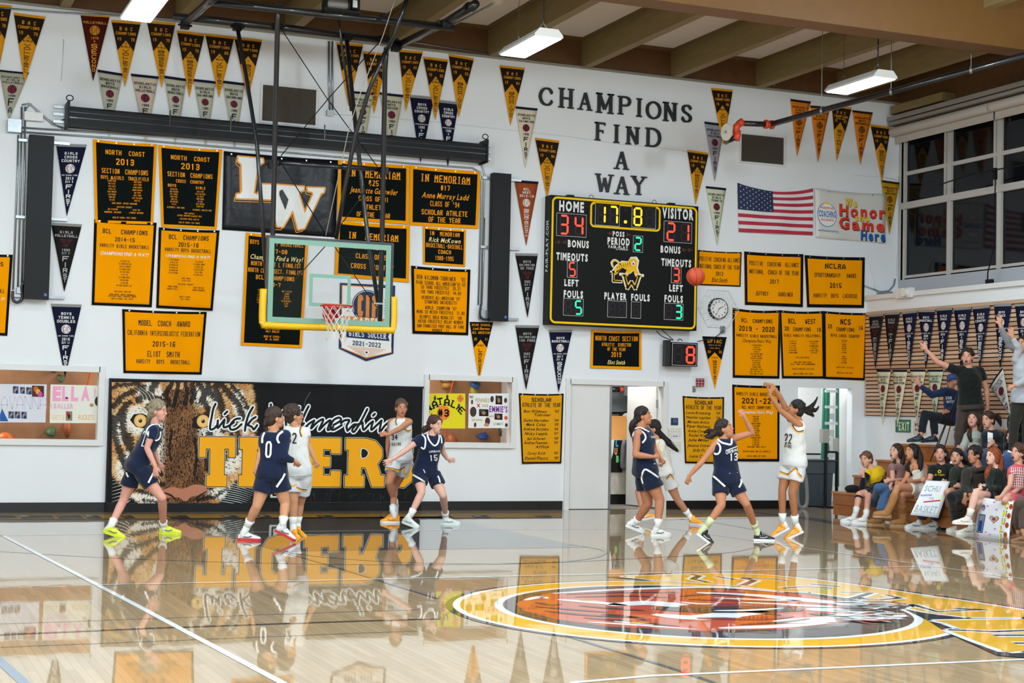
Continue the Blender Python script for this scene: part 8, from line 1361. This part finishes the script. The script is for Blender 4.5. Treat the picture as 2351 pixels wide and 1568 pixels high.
person('standing spectator in darker grey sleeves reaching up with an open hand',C7,dict(hd=(2040,380),nk=(2040,540),sA=(1840,600,-.05),sB=(2200,620,.05),eA=(1560,430,.0),wA=(1405,120,0),hA=(1385,-80,0),eB=(2200,900,0),wB=(2100,1100,-.1),hB=(2060,1180,-.1),pv=(2020,1240),pA=(1950,1300,0),pB=(2100,1300,0),kA=(1950,1700,0),aA=(1950,2100,0),fA=(1990,2200,1850,2220),kB=(2100,1700,0),aB=(2100,2100,0),fB=(2140,2200,2000,2220)),
 (-.8,.15,.5),'C9937A','17120f','short',('7C8084','hoodie'),('1e2226','pants'),X0=16.45,group=G,ground=(0,0),vox=.0085,curl=(.08,.3),sc=1.04)
# held signs
def hsign(P4,label,fn,name='paper_sign'):
    a,b,c,d=P4; W=((b-a).length+(c-d).length)/2; H=((d-a).length+(c-b).length)/2; n=-(b-a).cross(a-d).normalized(); n=n if n.dot(CP-a)>0 else -n
    mf=lambda u,v,off=0.: (a*(1-u)+b*u)*(1-v)+(d*(1-u)+c*u)*v+n*(off+.012*math.sin(math.pi*v)*u)
    mb=MB(); grid(mb,mf,6,6,None); r=thick(mb.build(name,mat('paper_white','DDE0E4',.6),smooth=True,label=label,cat='sign'),.004); m2=MB(); fn(m2,mf,W,H); m2.build('drawing',M_print,r)
q6=lambda x,y:(1891+x/4.9,940+y/4.9)
zk=zof(ax(*q6(1340,900),XS))-.56
def f1(mb,mf,W,H):
    G_=hx('9AA8A8'); put(mb,'SCHU',mf,.4,.22,.17,.62,G_,'f1',W,H,.003); put(mb,'REBOUND',mf,.26,.42,.05,.42,hx('5A4AA8'),'b',W,H,.003,rot=.12); put(mb,'THE',mf,.5,.5,.08,.2,G_,'f1',W,H,.003); put(mb,'BASKET',mf,.46,.8,.2,.78,G_,'f1',W,H,.003); brush(mb,[(.26,.615),(.86,.535)],.035,hx('C8202A'),lambda x,y:mf(x,y,.004))
    for x,y in ((.86,.42),(.9,.52)): mb.disc(mf(x,y,.003),(mf(x+.035,y,.003)-mf(x,y,.003)),(mf(x,y+.04,.003)-mf(x,y,.003)),12,hx('E0D84A'))
hsign([cz(*q6(1155,800),zk+.05),cz(*q6(1420,810),zk+.05),cz(*q6(1290,1220),zk-.12),cz(*q6(975,1185),zk-.12)],'tilted white paper sign with a red underline held by the GO TIGERS shirt',f1)
bl=fl(*q6(1690,1432)); br=fl(*q6(2085,1484)); tl=cz(*q6(1755,985),zof(bl)+.1); tr=cz(*q6(2140,1040),zof(br)+.1)
def f2_(mb,mf,W,H):
    PK=hx('D070C8'); 
    for i,ch in enumerate('CHULI'): put(mb,ch,mf,.82-.015*i,.12+.2*i,.14,.04 if ch=='I' else .11,BLK,'f4',W,H,.003); put(mb,ch,mf,.815-.015*i,.12+.2*i,.125,.03 if ch=='I' else .1,hx('E8D82A'),'f3',W,H,.005)
    for i in range(4): 
        c=(.95-.02*i,.13+.24*i); mb.disc(mf(*c,.004),mf(c[0]+.055,c[1],.004)-mf(*c,.004),mf(c[0],c[1]+.07,.004)-mf(*c,.004),18,hx('C8561E')); brush(mb,[(c[0]-.05,c[1]),(c[0]+.05,c[1])],.008,BLK,lambda x,y:mf(x,y,.006)); brush(mb,[(c[0],c[1]-.065),(c[0],c[1]+.065)],.008,BLK,lambda x,y:mf(x,y,.006))
    def heart(x,y,r,c,o=.003): mb.poly([mf(x+r*math.sin(t)**3,y-r*.8*(13*math.cos(t)-5*math.cos(2*t)-2*math.cos(3*t)-math.cos(4*t))/16,o) for t in [2*math.pi*i/22 for i in range(22)]],c)
    for x,y in ((.06,.08),(.28,.2),(.45,.08),(.55,.26),(.2,.72),(.33,.85),(.58,.74),(.45,.9),(.12,.95)): heart(x,y,.035,PK)
    heart(.52,.5,.14,hx('2a2020')); heart(.52,.5,.125,hx('C8988A'),.005); mb.disc(mf(.52,.5,.007),mf(.57,.5,.007)-mf(.52,.5,.007),mf(.52,.54,.007)-mf(.52,.5,.007),12,hx('6a4a4a'))
    mb.poly([mf(*p,.003) for p in ((.07,.42),(.26,.42),(.24,.88),(.06,.88))],hx('22222a')); mb.poly([mf(*p,.005) for p in ((.085,.44),(.245,.44),(.225,.86),(.075,.86))],hx('6C88A8')); mb.poly([mf(*p,.007) for p in ((.1,.58),(.2,.58),(.2,.84),(.1,.84))],hx('1E3A78')); mb.disc(mf(.15,.53,.007),mf(.185,.53,.007)-mf(.15,.53,.007),mf(.15,.58,.007)-mf(.15,.53,.007),12,hx('B08068'))
    mb.disc(mf(.16,.25,.003),mf(.22,.25,.003)-mf(.16,.25,.003),mf(.16,.33,.003)-mf(.16,.25,.003),14,hx('4A6A98')); mb.disc(mf(.16,.28,.005),mf(.2,.28,.005)-mf(.16,.28,.005),mf(.16,.32,.005)-mf(.16,.28,.005),12,hx('B88870'))
hsign([tl,tr,br,bl],'white sign with hearts, basketballs and yellow letters CHULI standing on the floor',f2_)
